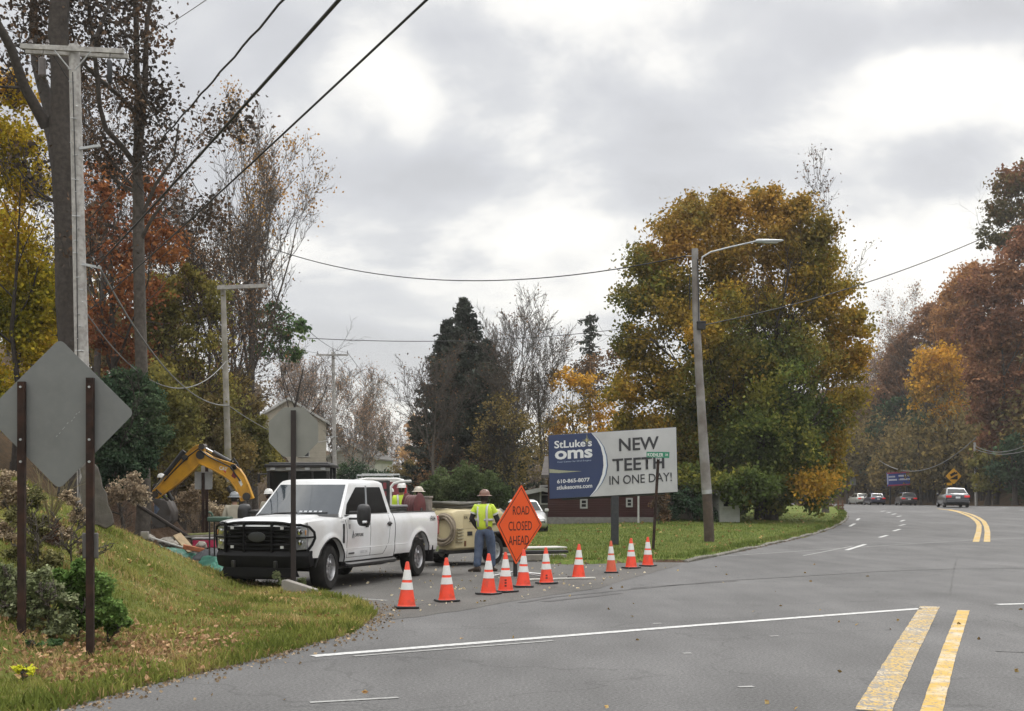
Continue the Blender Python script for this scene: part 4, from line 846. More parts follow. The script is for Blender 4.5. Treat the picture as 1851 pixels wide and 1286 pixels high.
M_GALV = mat('galvanised', (.42, .43, .43), .5, .6, var=.15)
M_GLASS = mat('dark_glass', (.008, .009, .010), .05, var=.1, spec=.22)
M_CONC = mat('concrete', (.27, .25, .225), .9, var=.2, scale=5, dirt=(.12, .11, .08), dscale=2, damt=.8, bump=.5)

# ------------------------------------------------------------------ utility poles, street light
def insulators(t, pts, h=.16):
    for p in pts:
        m = MB(); m.lathe([(.02, -.06), (.02, .02), (.05, .03), (.03, .07), (.055, .08), (.035, .12), (.03, h)], p, n=10); m.obj('insulator', M_CER, t)
def upole(name, label, px0, px1, Y, top, r0, r1, zb=None, matp=M_WOODP):
    x0 = (px0-CX)/F*Y; b = Vector((x0, Y, Hs(x0, Y)-.1)); t = thing(name, label, 'utility pole', b); e = P(px1, top, Y)-b
    m = MB(); k = 8; pts = [Vector((0, 0, -.3))]+[e*(i/k) for i in range(1, k+1)]
    m.tube(pts, [r0+(r1-r0)*i/k for i in range(k+1)], 18); m.obj('pole', matp, t); return t, b, e
t, b, e = upole('utility_pole', 'tall grey wooden utility pole with double crossarm, nearest one at the left', 157, 134, 31, 82, .19, .13)
def loc(px, py, Y=31, b=b): return P(px, py, Y)-b
for dy in (-.17, .17):
    a, c = loc(42, 88.5), loc(228, 98); m = MB(); mid = (a+c)/2; d = c-a
    m.box(mid+Vector((0, dy, 0)), (d.length, .09, .12), Matrix.Rotation(-math.atan2(d.z, d.x), 3, 'Y')); m.obj('crossarm', M_WOODP, t, bevel=.006)
insulators(t, [loc(56, 84), loc(86, 84), loc(137, 86), loc(218, 92)])
m = MB(); m.tube([loc(105, 98)+Vector((0, -.24, 0)), loc(131, 130)+Vector((0, -.15, 0))], .018, 6); m.tube([loc(170, 100)+Vector((0, -.24, 0)), loc(140, 130)+Vector((0, -.15, 0))], .018, 6); m.obj('brace', M_GALV, t)
m = MB(); m.lathe([(.04, -.5), (.065, -.45), (.065, 0), (.04, .05)], loc(203, 118)+Vector((0, -.2, 0)), n=12); m.tube([loc(203, 115)+Vector((0, -.2, 0)), loc(204, 96)+Vector((0, -.2, 0))], .012, 6); m.obj('cutout_fuse', M_BLK, t)
m = MB(); m.lathe([(.05, -.45), (.09, -.4), (.09, 0), (.05, .04)], loc(82, 112)+Vector((0, -.2, 0)), n=12); m.tube([loc(82, 110)+Vector((0, -.2, 0)), loc(84, 96)+Vector((0, -.2, 0))], .012, 6); m.obj('arrester', M_CER, t)
for py in (268, 482): 
    q = loc(148 if py > 300 else 146, py); m = MB(); m.box(q+Vector((.25, -.08, .0)), (.5, .07, .06), Matrix.Rotation(-.15 if py < 300 else .2, 3, 'Y')); m.obj('bracket', M_GALV, t)
rr = random.Random(4)
for i in range(26):
    py = 130+i*22; m = MB(); q = loc(134+(157-134)*(py-82)/830, py); m.tube([q+Vector((rr.uniform(-.1, .12), -.15, 0)), q+Vector((rr.uniform(-.12, .12), -.21, 0))], .012, 5); m.obj('bolt', M_GALV, t)
m = MB(); m.tube([loc(143, 135)+Vector((-.1, -.17, 0)), loc(150, 400)+Vector((-.1, -.18, 0)), loc(157, 900)+Vector((-.12, -.21, 0))], .012, 5); m.obj('ground_wire', M_BLK, t)

t, b2, e2 = upole('utility_pole', 'slim pale utility pole wrapped in vines with a one sided crossarm', 417, 403, 44, 515, .13, .085, matp=mat('pale_pole_wood', (.33, .31, .28), .9, var=.2, scale=3, dirt=(.12, .12, .06), dscale=1.2, damt=.7))
m = MB(); a, c = P(395, 522, 44)-b2, P(485, 518, 44)-b2; m.box((a+c)/2+Vector((0, -.16, 0)), ((c-a).length, .1, .13), Matrix.Rotation(-math.atan2((c-a).z, (c-a).x), 3, 'Y')); m.obj('crossarm', M_WOODP, t, bevel=.006)
insulators(t, [P(455, 517, 44)-b2, P(468, 517, 44)-b2, P(481, 517, 44)-b2, P(403, 512, 44)-b2], .22)
rng = np.random.default_rng(77); C = []
for py in np.concatenate([np.arange(500, 560, 4), np.arange(720, 930, 5)]): C.append(np.array(P(403+(py-515)*.032, py, 44)-b2)+rng.normal(0, .16, (7, 3)))
V, Fc = leaf_mesh(rng, np.concatenate(C)[::2], .09); npobj('vine', V, Fc, OL_OLIVE, t)
t, b3, e3 = upole('utility_pole', 'far wooden utility pole with crossarm beside the gabled house', 606, 602, 97, 637, .17, .12)
m = MB(); a, c = P(572, 643, 97)-b3, P(630, 642, 97)-b3; m.box((a+c)/2+Vector((0, -.16, 0)), ((c-a).length, .1, .13)); m.obj('crossarm', M_WOODP, t)
insulators(t, [P(574, 641, 97)-b3, P(602, 636, 97)-b3, P(628, 640, 97)-b3], .25)
m = MB(); m.box(P(600, 790, 97)-b3+Vector((0, -.2, 0)), (.9, .08, .07)); m.obj('bracket', M_GALV, t)
t, b4, e4 = upole('utility_pole', 'weathered utility pole far off right of the hill warning sign', 1765, 1762, 128, 800, .15, .12)
m = MB(); m.lathe([(.05, -.2), (.05, .2)], P(1762, 806, 128)-b4+Vector((0, -.2, 0)), n=8); m.obj('bracket', M_GALV, t)

def street_light():
    Y = 43.2; x0 = (1283-CX)/F*Y; b = Vector((x0, Y, Hs(x0, Y)-.05)); t = thing('street_light', 'leaning wooden street light pole on the lawn by the billboard', 'street light', b)
    def q(px, py): return P(px, py, Y)-b
    m = MB(); m.tube([q(1283, 1010), q(1281.5, 960), q(1278, 893)], [.185, .175, .165], 18); m.obj('pole_butt', M_WOODD, t)
    m = MB(); m.tube([q(1277.8, 893.4), q(1274, 840), q(1264, 680), q(1258, 560), q(1256, 450)], [.172, .165, .14, .125, .11], 18, mi=0); m.obj('pole', mat('street_pole_wood', (.26, .25, .235), .9, var=.2, scale=3, dirt=(.10, .075, .06), dscale=.9, damt=.8, bump=.5, bscale=20), t)
    m = MB(); m.tube([q(1278, 893), q(1277.4, 886)], [.176, .174], 18); m.obj('metal_band', M_GALV, t)
    m = MB(); m.tube([q(1262, 480)+Vector((.08, -.08, 0)), q(1266, 466)+Vector((.05, -.08, 0)), q(1285, 456), q(1320, 447), q(1368, 436)], [.028, .03, .03, .028, .025], 8); m.obj('arm', M_GALV, t)
    m = MB(); a, c = q(1366, 436), q(1416, 435); d = (c-a).normalized(); rings = []
    for u, w, h, dz in ((0, .05, .05, 0), (.12, .09, .07, 0), (.3, .13, .07, -.01), (.6, .15, .06, -.015), (.9, .12, .035, -.01), (1, .05, .015, 0)):
        p = a+(c-a)*u+Vector((0, 0, dz)); rings.append([p+Vector((0, w*math.cos(s), h*math.sin(s))) for s in [2*math.pi*k/12 for k in range(12)]])
    m.loft(rings); h_ = m.obj('lamp_head', mat('lamp_grey', (.42, .44, .45), .4, .3), t)
    m = MB(); p = a+(c-a)*.55+Vector((0, 0, -.07)); m.box(p, (.45, .2, .03)); m.obj('lens', mat('lamp_lens', (.5, .5, .48), .15), h_, bevel=.01)
    m = MB(); m.box(q(1266, 591)+Vector((0, -.2, 0)), (.26, .22, .24), Matrix.Rotation(.1, 3, 'Z')); m.box(q(1266, 584)+Vector((0, -.2, 0)), (.3, .26, .04)); m.obj('junction_box', M_BLK, t, bevel=.01)
    m = MB(); m.tube([q(1255, 470)+Vector((.1, -.14, 0)), q(1257, 590)+Vector((.1, -.16, 0))], .018, 6); m.tube([q(1247, 560)+Vector((0, -.02, 0)), q(1249, 500)+Vector((-.05, -.02, 0))], .02, 6); m.obj('conduit', M_BLK, t)
    m = MB(); m.tube([q(1240, 463), q(1256, 463)], .012, 6); m.obj('bracket', M_GALV, t)
    return b
LB = street_light()

# ------------------------------------------------------------------ wires, each one a thing
def wire(label, a, b, r, sag, m=M_CABLE, name='cable', n=26, cat='cable', wav=0):
    a, b = Vector(a), Vector(b); pts = []
    for i in range(n+1):
        t = i/n; p = a.lerp(b, t); p.z -= sag*4*t*(1-t); 
        if wav: p.z += wav*math.sin(i*1.9)
        pts.append(p-a)
    mb = MB(); mb.tube(pts, r, 6); o = mb.obj(name, m, smooth=80); o.location = a; tag(o, label, cat)
def shot(label, p1, q1, Yq, ext, r, sag, m=M_CABLE, Y1=31, wav=0):
    a = P(p1[0], p1[1], Y1); c = P(q1[0], q1[1], Yq); d = (c-a); b = a+d*ext; wire(label, a, b, r, sag, m, wav=wav, n=60)
shot('twisted black cable leaving the top of the picture, leftmost of the three', (160, 398), (512, -6), 13, 1.35, .013, .05, wav=.012)
shot('thickest black cable of the three running up over the road', (174, 482), (610, -6), 11.5, 1.35, .019, .06)
shot('rightmost of the three black cables running up over the road', (163, 560), (772, -10), 10.5, 1.3, .012, .06)
shot('thin grey wire above the slender twin stem tree', (218, 92), (372, -8), 22, 1.4, .008, .1, M_CABG)
wire('pale telephone cable from the nearest pole down to the vine covered pole', P(182, 487, 31), P(414, 733, 44), .022, .9, M_CABG)
wire('thin dark wire from the nearest crossarm to the vine covered pole', P(86, 82, 31), P(404, 512, 44), .012, .5)
wire('second thin dark wire from the nearest crossarm to the vine covered pole', P(218, 88, 31), P(480, 513, 44), .012, .5)
wire('low cable sagging from the nearest pole behind the shrubs', P(152, 560, 31), P(410, 652, 44), .016, 1.4, M_CABG)
wire('cable from the vine covered pole to the far crossarm pole', P(415, 735, 44), P(604, 790, 97), .02, .8, M_CABG)
wire('upper wire from the vine covered pole to the far crossarm', P(480, 513, 44), P(628, 637, 97), .014, .6)
wire('lower wire from the vine covered pole to the far crossarm', P(403, 512, 44), P(574, 638, 97), .014, .6)
wire('right one of the wires going down from the far crossarm', P(628, 637, 97), P(745, 760, 170), .018, .8)
wire('left one of the wires going down from the far crossarm', P(574, 638, 97), P(742, 790, 170), .018, .8)
wire('middle wire going down from the far crossarm', P(602, 634, 97), P(744, 775, 170), .018, .8)
wire('cable spanning the open sky toward the street light', P(440, 430, 62), P(1240, 463, 43.2), .02, 1.4)
wire('lower wire crossing behind the spruce top', P(548, 611, 70), P(1160, 590, 80), .02, .5)
wire('dark cable rising right from the street light box', P(1272, 588, 43.1), P(1900, 372, 50), .017, .5)
wire('pale cable sagging across the right hand slope', P(1590, 833, 165), P(1765, 790, 128), .05, 2.3, M_CABG)
wire('upper pale cable at the right edge under the maroon tree', P(1762, 806, 128), P(1880, 790, 100), .03, .9, M_CABG)
wire('lower pale cable at the right edge under the maroon tree', P(1762, 812, 128), P(1880, 806, 100), .03, .6, M_CABG)
wire('service wire in front of the far houses', P(606, 795, 97), P(760, 845, 120), .02, 1.4, M_CABG)

# ------------------------------------------------------------------ sign backs in the foreground
def post(mb, x, y, z0, z1, w=.075):   # U channel post: web toward the camera, flanges behind
    mb.box((x, y, (z0+z1)/2), (w, .012, z1-z0)); mb.box((x-w/2+.006, y+.025, (z0+z1)/2), (.01, .045, z1-z0)); mb.box((x+w/2-.006, y+.025, (z0+z1)/2), (.01, .045, z1-z0))
def rounded(pts, r, k=5):
    out = []; n = len(pts)
    for i in range(n):
        p = Vector(pts[i]); a = (Vector(pts[i-1])-p).normalized(); b = (Vector(pts[(i+1) % n])-p).normalized()
        for j in range(k+1):
            t = j/k; p1, p2 = p+a*r, p+b*r; out.append(p1*(1-t)**2+p*2*t*(1-t)+p2*t*t)
    return out
def diamond_back():
    Y = 12.9; b = Vector(((162-CX)/F*Y, Y, Hs((162-CX)/F*Y, Y)-.02)); t = thing('warning_sign', 'big grey diamond sign seen from behind on two rusty posts', 'road sign', b)
    q = lambda px, py, dy=0: P(px, py, Y)-b+Vector((0, dy, 0))
    c = [q(104, 611, .06), q(240, 746, .06), q(103, 885, .06), q(-33, 748, .06)]
    m = MB(); m.prism(rounded(c, .07), (0, .004, 0)); m.obj('panel', mat('sign_back', (.155, .16, .155), .55, .2, var=.10, scale=2.5, dirt=(.19, .19, .18), dscale=14, damt=.3), t, smooth=20)
    m = MB(); rr = random.Random(3)
    for i in range(9):
        u = i/9; a = q(100+44*u+rr.uniform(-2, 2), 788-50*u+rr.uniform(-2, 2), .057); m.box(a, (.02, .001, .006), Matrix.Rotation(-.8, 3, 'Y'))
    m.obj('scratch', mat('scratch_pale', (.33, .33, .32), .6), t, smooth=0)
    m = MB(); post(m, q(162, 900).x, 0, -.2, q(162, 683).z); m.obj('post', M_RUST, t)
    gx = (38-CX)/F*Y; m = MB(); post(m, q(38, 900).x, 0, q(38, 1160).z-.25, q(38, 690).z); m.obj('post', M_RUST, t)
    m = MB()
    for px in (38, 162):
        for py in (700, 795, 835): m = MB(); m.lathe([(.012, -.02), (.012, 0)], q(px, py, -.004), 'y', n=8); m.obj('bolt', M_GALV, t)
    # small box strapped low on the right post
    m = MB(); m.box(q(161, 987, .04), (.165, .03, .26)); m.obj('small_plate', mat('plate_grey', (.11, .105, .10), .6, .3, var=.2), t, bevel=.012)
diamond_back()
def stop_back():
    Y = 22.35; x = (530-CX)/F*Y; b = Vector((x, Y, Hs(x, Y)-.02)); t = thing('stop_sign', 'grey octagonal sign back on a dark post in front of the truck', 'road sign', b)
    q = lambda px, py, dy=0: P(px, py, Y)-b+Vector((0, dy, 0)); r = 48.5
    c = [q(529.5+r*math.cos(R(22.5+45*k)), 781+r*math.sin(R(22.5+45*k)), .06) for k in range(8)]
    m = MB(); m.prism(rounded(c, .03, 3), (0, .004, 0)); m.obj('panel', mat('stop_back', (.22, .22, .20), .5, .3, var=.1, scale=3), t, smooth=20)
    m = MB(); post(m, 0, 0, -.3, q(529, 742).z, .085); m.obj('post', mat('dark_post', (.022, .015, .014), .8, var=.3), t)
stop_back()
def sign_pair():
    Y = 38; 
    for nm, lb, c, px in (('sign_back', 'pale grey rectangular sign back on a dark post behind the digging arm, nearer one', (351, 853, 383, 885), 367), ('sign_back', 'pale sign back on the taller post behind the digging arm, right one', (363, 842, 383.5, 882), 373.5)):
        Yy = Y if px == 367 else Y+1.2
        x = (px-CX)/F*Yy; b = Vector((x, Yy, Hs(x, Yy)-.02)); t = thing(nm, lb, 'road sign', b); q = lambda a, bb, dy=0: P(a, bb, Yy)-b+Vector((0, dy, 0))
        m = MB(); m.prism(rounded([q(c[0], c[1], .05), q(c[2], c[1], .05), q(c[2], c[3], .05), q(c[0], c[3], .05)], .03, 3), (0, .004, 0)); m.obj('panel', mat('pale_sign_back', (.36, .36, .35), .5, .3), t, smooth=20)
        m = MB(); post(m, 0, 0, -.2, q(px, 855 if px == 367 else 842).z, .09); m.obj('post', M_RUST, t)
sign_pair()
# ------------------------------------------------------------------ road closed sign
def road_closed():
    Y = 27.2; b = Vector(((935-CX)/F*Y, Y, .0)); t = thing('road_work_sign', 'orange diamond sign reading ROAD CLOSED AHEAD behind the cones', 'road sign', b)
    q = lambda px, py, dy=0: P(px, py, Y)-b+Vector((0, dy, 0))
    top, bot, lf, rt = q(943, 876), q(932.5, 1021), q(897, 948), q(983, 950)
    ang = R(50); # the panel is turned away from the camera
    c = (top+bot)/2; cx = c.x
    def turn(p): s = (p.x-cx)/math.cos(ang)*.62/.643; return Vector((cx+s*math.cos(ang), s*math.sin(ang), p.z))
    # true panel: half diagonal from its height; turned about the vertical
    C4 = [turn(top), turn(rt), turn(bot), turn(lf)]; nrm = Vector((math.sin(ang), -math.cos(ang), 0))
    M_OR = mat('fluorescent_orange', (.80, .095, .010), .45, var=.05, scale=3, emit=None, dirt=(.62, .08, .02), dscale=1.5, damt=.5); M_K = mat('sign_black', (.035, .012, .008), .5)
    m = MB(); m.prism(rounded(C4, .05, 4), -nrm*.006); m.obj('panel', M_OR, t, smooth=20)
    ce = sum(C4, Vector())/4
    ins = [ce+(p-ce)*.925+nrm*.002 for p in C4]; ins2 = [ce+(p-ce)*.895+nrm*.002 for p in C4]; m = MB()
    for i in range(4): m.prism([ins[i], ins[(i+1) % 4], ins2[(i+1) % 4], ins2[i]], nrm*.002)
    m.obj('border', M_K, t, smooth=0)
    # lettering plane: x along the panel to the right, y up, following its slight lean
    ux = Vector((math.cos(ang), math.sin(ang), 0)); up = Vector((0, 0, 1))
    def line(s, px, py, h, w): 
        p = turn(q(px, py)); n = ux.cross(up); M = Matrix((( ux.x, up.x, n.x, p.x+nrm.x*.003), (ux.y, up.y, n.y, p.y+nrm.y*.003), (ux.z, up.z, n.z, p.z+nrm.z*.003), (0, 0, 0, 1)))
        text(s, h, M_K, t, M, width=w, ext=.002)
    k = Y/F; line('ROAD', 942, 923, 15.5*k, 31*k/math.cos(ang)*.97, ); line('CLOSED', 940.5, 951, 16.5*k, 44*k/math.cos(ang)*.97); line('AHEAD', 937.5, 977, 16.5*k, 38*k/math.cos(ang)*.97)
    m = MB(); m.box((q(931.5, 0).x, .03, .17), (.09, .05, .36)); m.box((q(932.5, 0).x, .03, .55), (.05, .03, 1.1)); m.obj('mast', M_BLKM, t, bevel=.004)
    for sx, sy in ((1, .25), (-1, .25), (1, -.25), (-1, -.25)):
        m = MB(); x0 = q(931.5, 0).x; m.tube([(x0+sx*.05, .03, .10), (x0+sx*.62, .03+sy*1.8, .02)], .018, 6); m.obj('leg', M_GALV, t)
    # warning flag stubs on top
road_closed()
# ------------------------------------------------------------------ cones
def cone_proto():
    t = thing('traffic_cone', 'x', 'traffic cone', (0, 0, 0), 0, 'orange traffic cones along the closed street')
    M_O = mat('cone_orange', (.80, .050, .012), .45, var=.06, scale=6, dirt=(.40, .05, .025), dscale=7, damt=.7)
    M_RF = mat('reflective_white', (.70, .70, .68), .4, var=.08, scale=10)
    rb = lambda z: .138-(z-.03)/.68*.112
    def band(z0, z1, d=0): return [(rb(z0)+d, z0), (rb(z1)+d, z1)]
    m = MB(); m.lathe([(.15, .03), (.138, .045)]+band(.06, .70)+[(.018, .715), (.004, .716)], n=26); body = m.obj('cone_body', M_O, t)
    m = MB(); m.lathe(band(.285, .395, .0035), n=26); m.obj('reflective_band', M_RF, body); m = MB(); m.lathe(band(.435, .59, .0035), n=26); m.obj('reflective_band', M_RF, body)
    m = MB(); w = .18; pts = rounded([(-w, -w, .004), (w, -w, .004), (w, w, .004), (-w, w, .004)], .04, 3); m.prism(pts, (0, 0, .03)); m.obj('base', M_BLK, t, bevel=.006)
    return t
cp = cone_proto()
CONES = [(735, 1101, 'nearest orange traffic cone, leftmost of the row', 0), (808, 1089, 'orange cone second from the left, beside the truck tail', 0), (883, 1076, 'orange cone third from the left, in front of the worker', 0),
 (914, 1072, 'orange cone fourth from the left with dark scuff marks', 1), (946, 1063, 'orange cone standing right in front of the orange diamond sign', 0), (988, 1057, 'orange cone with small dark mark, just right of the orange diamond sign', 2), (1046, 1047, 'orange cone alone between the diamond sign and the billboard post', 0),
 (1105, 1037, 'duller and thinner orange cone in front of the billboard post', 3), (1141, 1029, 'orange cone second from the right end of the row', 0), (1171, 1025, 'last orange cone at the right end of the row', 0)]
rr = random.Random(8)
for i, (px, py, lb, fl) in enumerate(CONES):
    o = cp if i == 0 else copy_tree(cp)
    o.location = R0(px, py-1.0, .006); o.rotation_euler = (rr.uniform(-.015, .015), rr.uniform(-.02, .02), rr.uniform(0, 1.5)); o['label'] = lb
    if fl == 3:
        o.scale = (.88, .88, 1); c = [k for k in o.children if k.name.startswith('cone_body')][0]; c.data = c.data.copy(); c.data.materials[0] = mat('faded_cone_orange', (.60, .10, .045), .6, var=.1, dirt=(.3, .06, .03), dscale=4, damt=.6)
    if fl in (1, 2):
        c = [k for k in o.children if k.name.startswith('cone_body')][0]; m = MB(); rz = o.rotation_euler.z
        for j in range(3 if fl == 1 else 2):
            z = .12+j*.05; r_ = .138-(z-.03)/.68*.112+.003; a = -math.pi/2-rz; m.box((r_*math.cos(a), r_*math.sin(a), z), (.035, .006, .03), Matrix.Rotation(a+math.pi/2, 3, 'Z'))
        m.obj('scuff_mark', mat('scuff', (.14, .03, .02), .8), c)
# ------------------------------------------------------------------ billboard
def billboard():
    Y = 40.3; b = Vector(((1112-CX)/F*Y, Y, Hs((1112-CX)/F*Y, Y)-.02)); t = thing('billboard', 'blue and silver dental billboard on one dark post on the lawn', 'billboard', b)
    q = lambda px, py, dy=0: P(px, py, Y)-b+Vector((0, dy, 0)); TL, TR, BR, BL = q(991, 787), q(1223, 772), q(1226, 890), q(993, 903)
    def uv(u, v, d=0): return TL.lerp(TR, u).lerp(BL.lerp(BR, u), v)+Vector((0, d, 0))
    def px(x, y, d=0):   # photo pixel to panel
        p = q(x, y); return Vector((p.x, d, p.z))
    N = mat('billboard_navy', (.022, .038, .105), .45, var=.06, scale=1); S = mat('billboard_silver', (.42, .42, .425), .45, var=.05, scale=.8, dirt=(.60, .60, .60), dscale=.6, damt=.6)
    W = mat('billboard_white', (.66, .67, .68), .45, var=.04); K = mat('billboard_black', (.028, .028, .033), .45); DK = mat('billboard_edge', (.03, .03, .034), .6); LB_ = mat('billboard_pale_blue', (.42, .50, .62), .45, var=.04)
    m = MB(); m.prism([uv(0, 0, .03), uv(1, 0, .03), uv(1, 1, .03), uv(0, 1, .03)], (0, .22, 0)); m.obj('cabinet', DK, t, bevel=.01)
    m = MB(); m.prism([uv(.004, .006, .02), uv(.996, .006, .02), uv(.996, .994, .02), uv(.004, .994, .02)], (0, .008, 0)); m.obj('silver_face', S, t, smooth=0)
    # navy part ends in a curve
    # circle-like edge in photo px: (1070,780) (1088,815) (1094,850) (1087,880) (1068,899)
    cur = [(1069, 783), (1079, 795), (1086, 808), (1090, 825), (1091, 842), (1088.5, 858), (1083, 873), (1076, 886), (1066, 898)]
    def band(off0, off1, d, m_, nm):
        mb = MB(); a = [px(x+off0(i), y, d) for i, (x, y) in enumerate(cur)]; c = [px(x+off1(i), y, d) for i, (x, y) in enumerate(cur)]
        mb.grid([a, c]); mb.obj(nm, m_, t, smooth=0)
    m = MB(); pts = [px(x, y, .014) for x, y in cur]; m.prism([uv(.004, .006, .014)]+pts+[uv(.004, .994, .014)], (0, .005, 0)); m.obj('navy_face', N, t, smooth=0)
    k = lambda a: (lambda i: a*math.sin(math.pi*(i+.6)/9.2))
    band(lambda i: 0, k(5), .012, W, 'curved_stripe'); band(k(5), k(6.5), .0115, LB_, 'curved_stripe'); band(k(6.5), k(8), .011, N, 'curved_stripe')
    def tx(s, x, y, h, w, m_, bold=0, nm='lettering', sp=1.0):
        p = px(x, y, .008); ax = R(3.55); ux = Vector((math.cos(ax), 0, math.sin(ax))); up = Vector((-math.sin(ax)*.3, 0, 1)).normalized()
        M = Matrix(((ux.x, up.x, 0, p.x), (0, 0, -1, p.y), (ux.z, up.z, 0, p.z), (0, 0, 0, 1))); kk = Y/F
        text(s, h*kk, m_, t, M, width=w*kk, bold=bold, ext=.001, name=nm, spacing=sp)
    tx('NEW', 1155, 802.5, 23, 72, K, .018); tx('TEETH', 1154, 838.5, 22.5, 94, K, .018); tx('IN ONE DAY!', 1158, 865.5, 16, 113, K, .006)
    tx('StLuke\'s', 1036, 802, 14, 68, W, .02); tx('oms', 1037, 821.5, 16, 68, W, .03); tx('Your Center for Oral Surgery', 1038, 834.3, 3.2, 62, LB_, 0)
    tx('610-865-8077', 1036.5, 869, 7.2, 59, W, .02); tx('stlukesoms.com', 1038.5, 880, 7.6, 64, W, .018)
    G_ = mat('billboard_gold', (.42, .38, .12), .45); c = px(1061, 796, .007); m = MB()
    for j in range(8):
        a = j*math.pi/4; L_ = (.17 if j % 2 == 0 else .09)*(1.35 if j in (2, 6) else 1); d = Vector((math.cos(a), 0, math.sin(a))); s = Vector((-d.z, 0, d.x)); m.prism([c+s*.012, c+d*L_, c-s*.012], (0, -.001, 0))
    m.obj('star_emblem', G_, t, smooth=0)
    m = MB(); m.prism([px(993, 848, .008), px(1010, 850, .008), px(1030, 851.5, .008), px(1052, 852, .008), px(1030, 854, .008), px(1010, 855.5, .008), px(993, 855, .008)], (0, -.001, 0)); m.obj('swoosh', mat('swoosh_olive', (.30, .31, .22), .5), t, smooth=0)
    m = MB(); m.box((q(1112, 0).x+.0, .14, q(0, 897).z/2-.15), (.235, .235, q(0, 897).z+.3)); m.obj('post', mat('billboard_post', (.028, .030, .036), .7, var=.25, dirt=(.06, .055, .05), dscale=2, damt=.5), t, bevel=.012)
    m = MB(); a, c = uv(.1, 1, .05), uv(.9, 1, .05); m.tube([a+Vector((0, .08, -.02)), c+Vector((0, .08, -.02))], .035, 6); m.obj('bottom_rail', DK, t)
billboard()
def name_sign():
    Y = 37.8; x = (1180-CX)/F*Y; b = Vector((x, Y, Hs(x, Y)-.02)); t = thing('street_name_sign', 'green street name sign KOEHLER on a leaning rusty post', 'street sign', b); q = lambda px, py, dy=0: P(px, py, Y)-b+Vector((0, dy, 0))
    m = MB(); a, c = q(1180, 1003), q(1190, 829); d = c-a; m.box((a+c)/2, (.085, .02, d.length), Matrix.Rotation(math.atan2(d.x, d.z), 3, 'Y')); m.box((a+c)/2+Vector((0, .025, 0)), (.04, .04, d.length), Matrix.Rotation(math.atan2(d.x, d.z), 3, 'Y')); m.obj('post', M_RUST, t)
    GR = mat('street_sign_green', (.022, .20, .115), .45, var=.06); WT = mat('sign_white', (.75, .75, .73), .45)
    pl = [q(1168.5, 817, -.03), q(1210, 817.5, -.03), q(1209.5, 828.5, -.03), q(1168.5, 827, -.03)]; m = MB(); m.prism(pl, (0, .006, 0)); m.obj('name_plate', GR, t, smooth=0)
    k = Y/F
    for s, x0, w, h in (('KOEHLER', 1184.5, 28, 6.4), ('DR', 1205, 4.6, 4)):
        p = q(x0, 822.6, -.034); text(s, h*k, WT, t, Matrix(((1, 0, 0, p.x), (0, 0, -1, p.y), (-.02, 1, 0, p.z), (0, 0, 0, 1))), width=w*k, ext=.001, bold=.01)
    m = MB(); m.box(q(1190, 829.5), (.05, .05, .05)); m.obj('clamp', M_STEEL, t)
name_sign()
# ------------------------------------------------------------------ wheels
def wheel(parent, x, y, r, w, side, rim_m, steer=0, lugs=8, rimr=.56, tread=True, zc=None):
    """x, y of the hub; side = +1 when the outer face looks to +y"""
    wt = bpy.data.objects.new('wheel', None); COL.objects.link(wt); wt.parent = parent; wt.location = (x, y, zc or r); wt.rotation_euler = (0, 0, steer); wt.empty_display_size = .1
    pr = [(r*.60, -w*.5), (r*.72, -w*.52), (r*.90, -w*.5), (r*.97, -w*.42), (r, -w*.3), (r, w*.3), (r*.97, w*.42), (r*.90, w*.5), (r*.72, w*.52), (r*.60, w*.5), (r*.58, w*.3), (r*.58, -w*.3)]
    m = MB(); n = 44; vs = []
    for (rad, h) in pr:
        for j in range(n):
            t = 2*math.pi*j/n; rr_ = rad*(1-(.018 if (tread and j % 2 and rad > r*.95) else 0)); vs.append((rr_*math.cos(t), h*side, rr_*math.sin(t)))
    k = len(pr); m.add(vs, [(i*n+j, i*n+(j+1) % n, ((i+1) % k)*n+(j+1) % n, ((i+1) % k)*n+j) for i in range(k) for j in range(n)]); m.obj('tyre', M_RUB, wt)
    m = MB(); R1 = r*.60; s = side
    m.lathe([(R1, -w*.35*s), (R1, w*.44*s), (R1*.94, w*.47*s), (R1*.90, w*.40*s), (R1*.86, w*.12*s), (R1*.55, w*.16*s), (R1*.42, w*.30*s), (R1*.30, w*.34*s), (R1*.12, w*.36*s), (.002, w*.36*s)], axis='y', n=32)
    for j in range(lugs):
        t = 2*math.pi*j/lugs; a0 = Vector((math.cos(t)*R1*.38, s*w*.30, math.sin(t)*R1*.38)); a1 = Vector((math.cos(t)*R1*.9, s*w*.2, math.sin(t)*R1*.9)); m.tube([a0, a1], [R1*.12, R1*.09], 6)
        q = Vector((math.cos(t+.3)*R1*.26, s*w*.38, math.sin(t+.3)*R1*.26)); m.tube([q, q+Vector((0, s*.02, 0))], R1*.04, 6)
    m.obj('rim', rim_m, wt)
    m = MB(); m.lathe([(R1*.88, -.02), (R1*.88, .02)], (0, s*w*.02, 0), 'y', n=24); m.obj('brake_disc', M_BLKM, wt)
    return wt
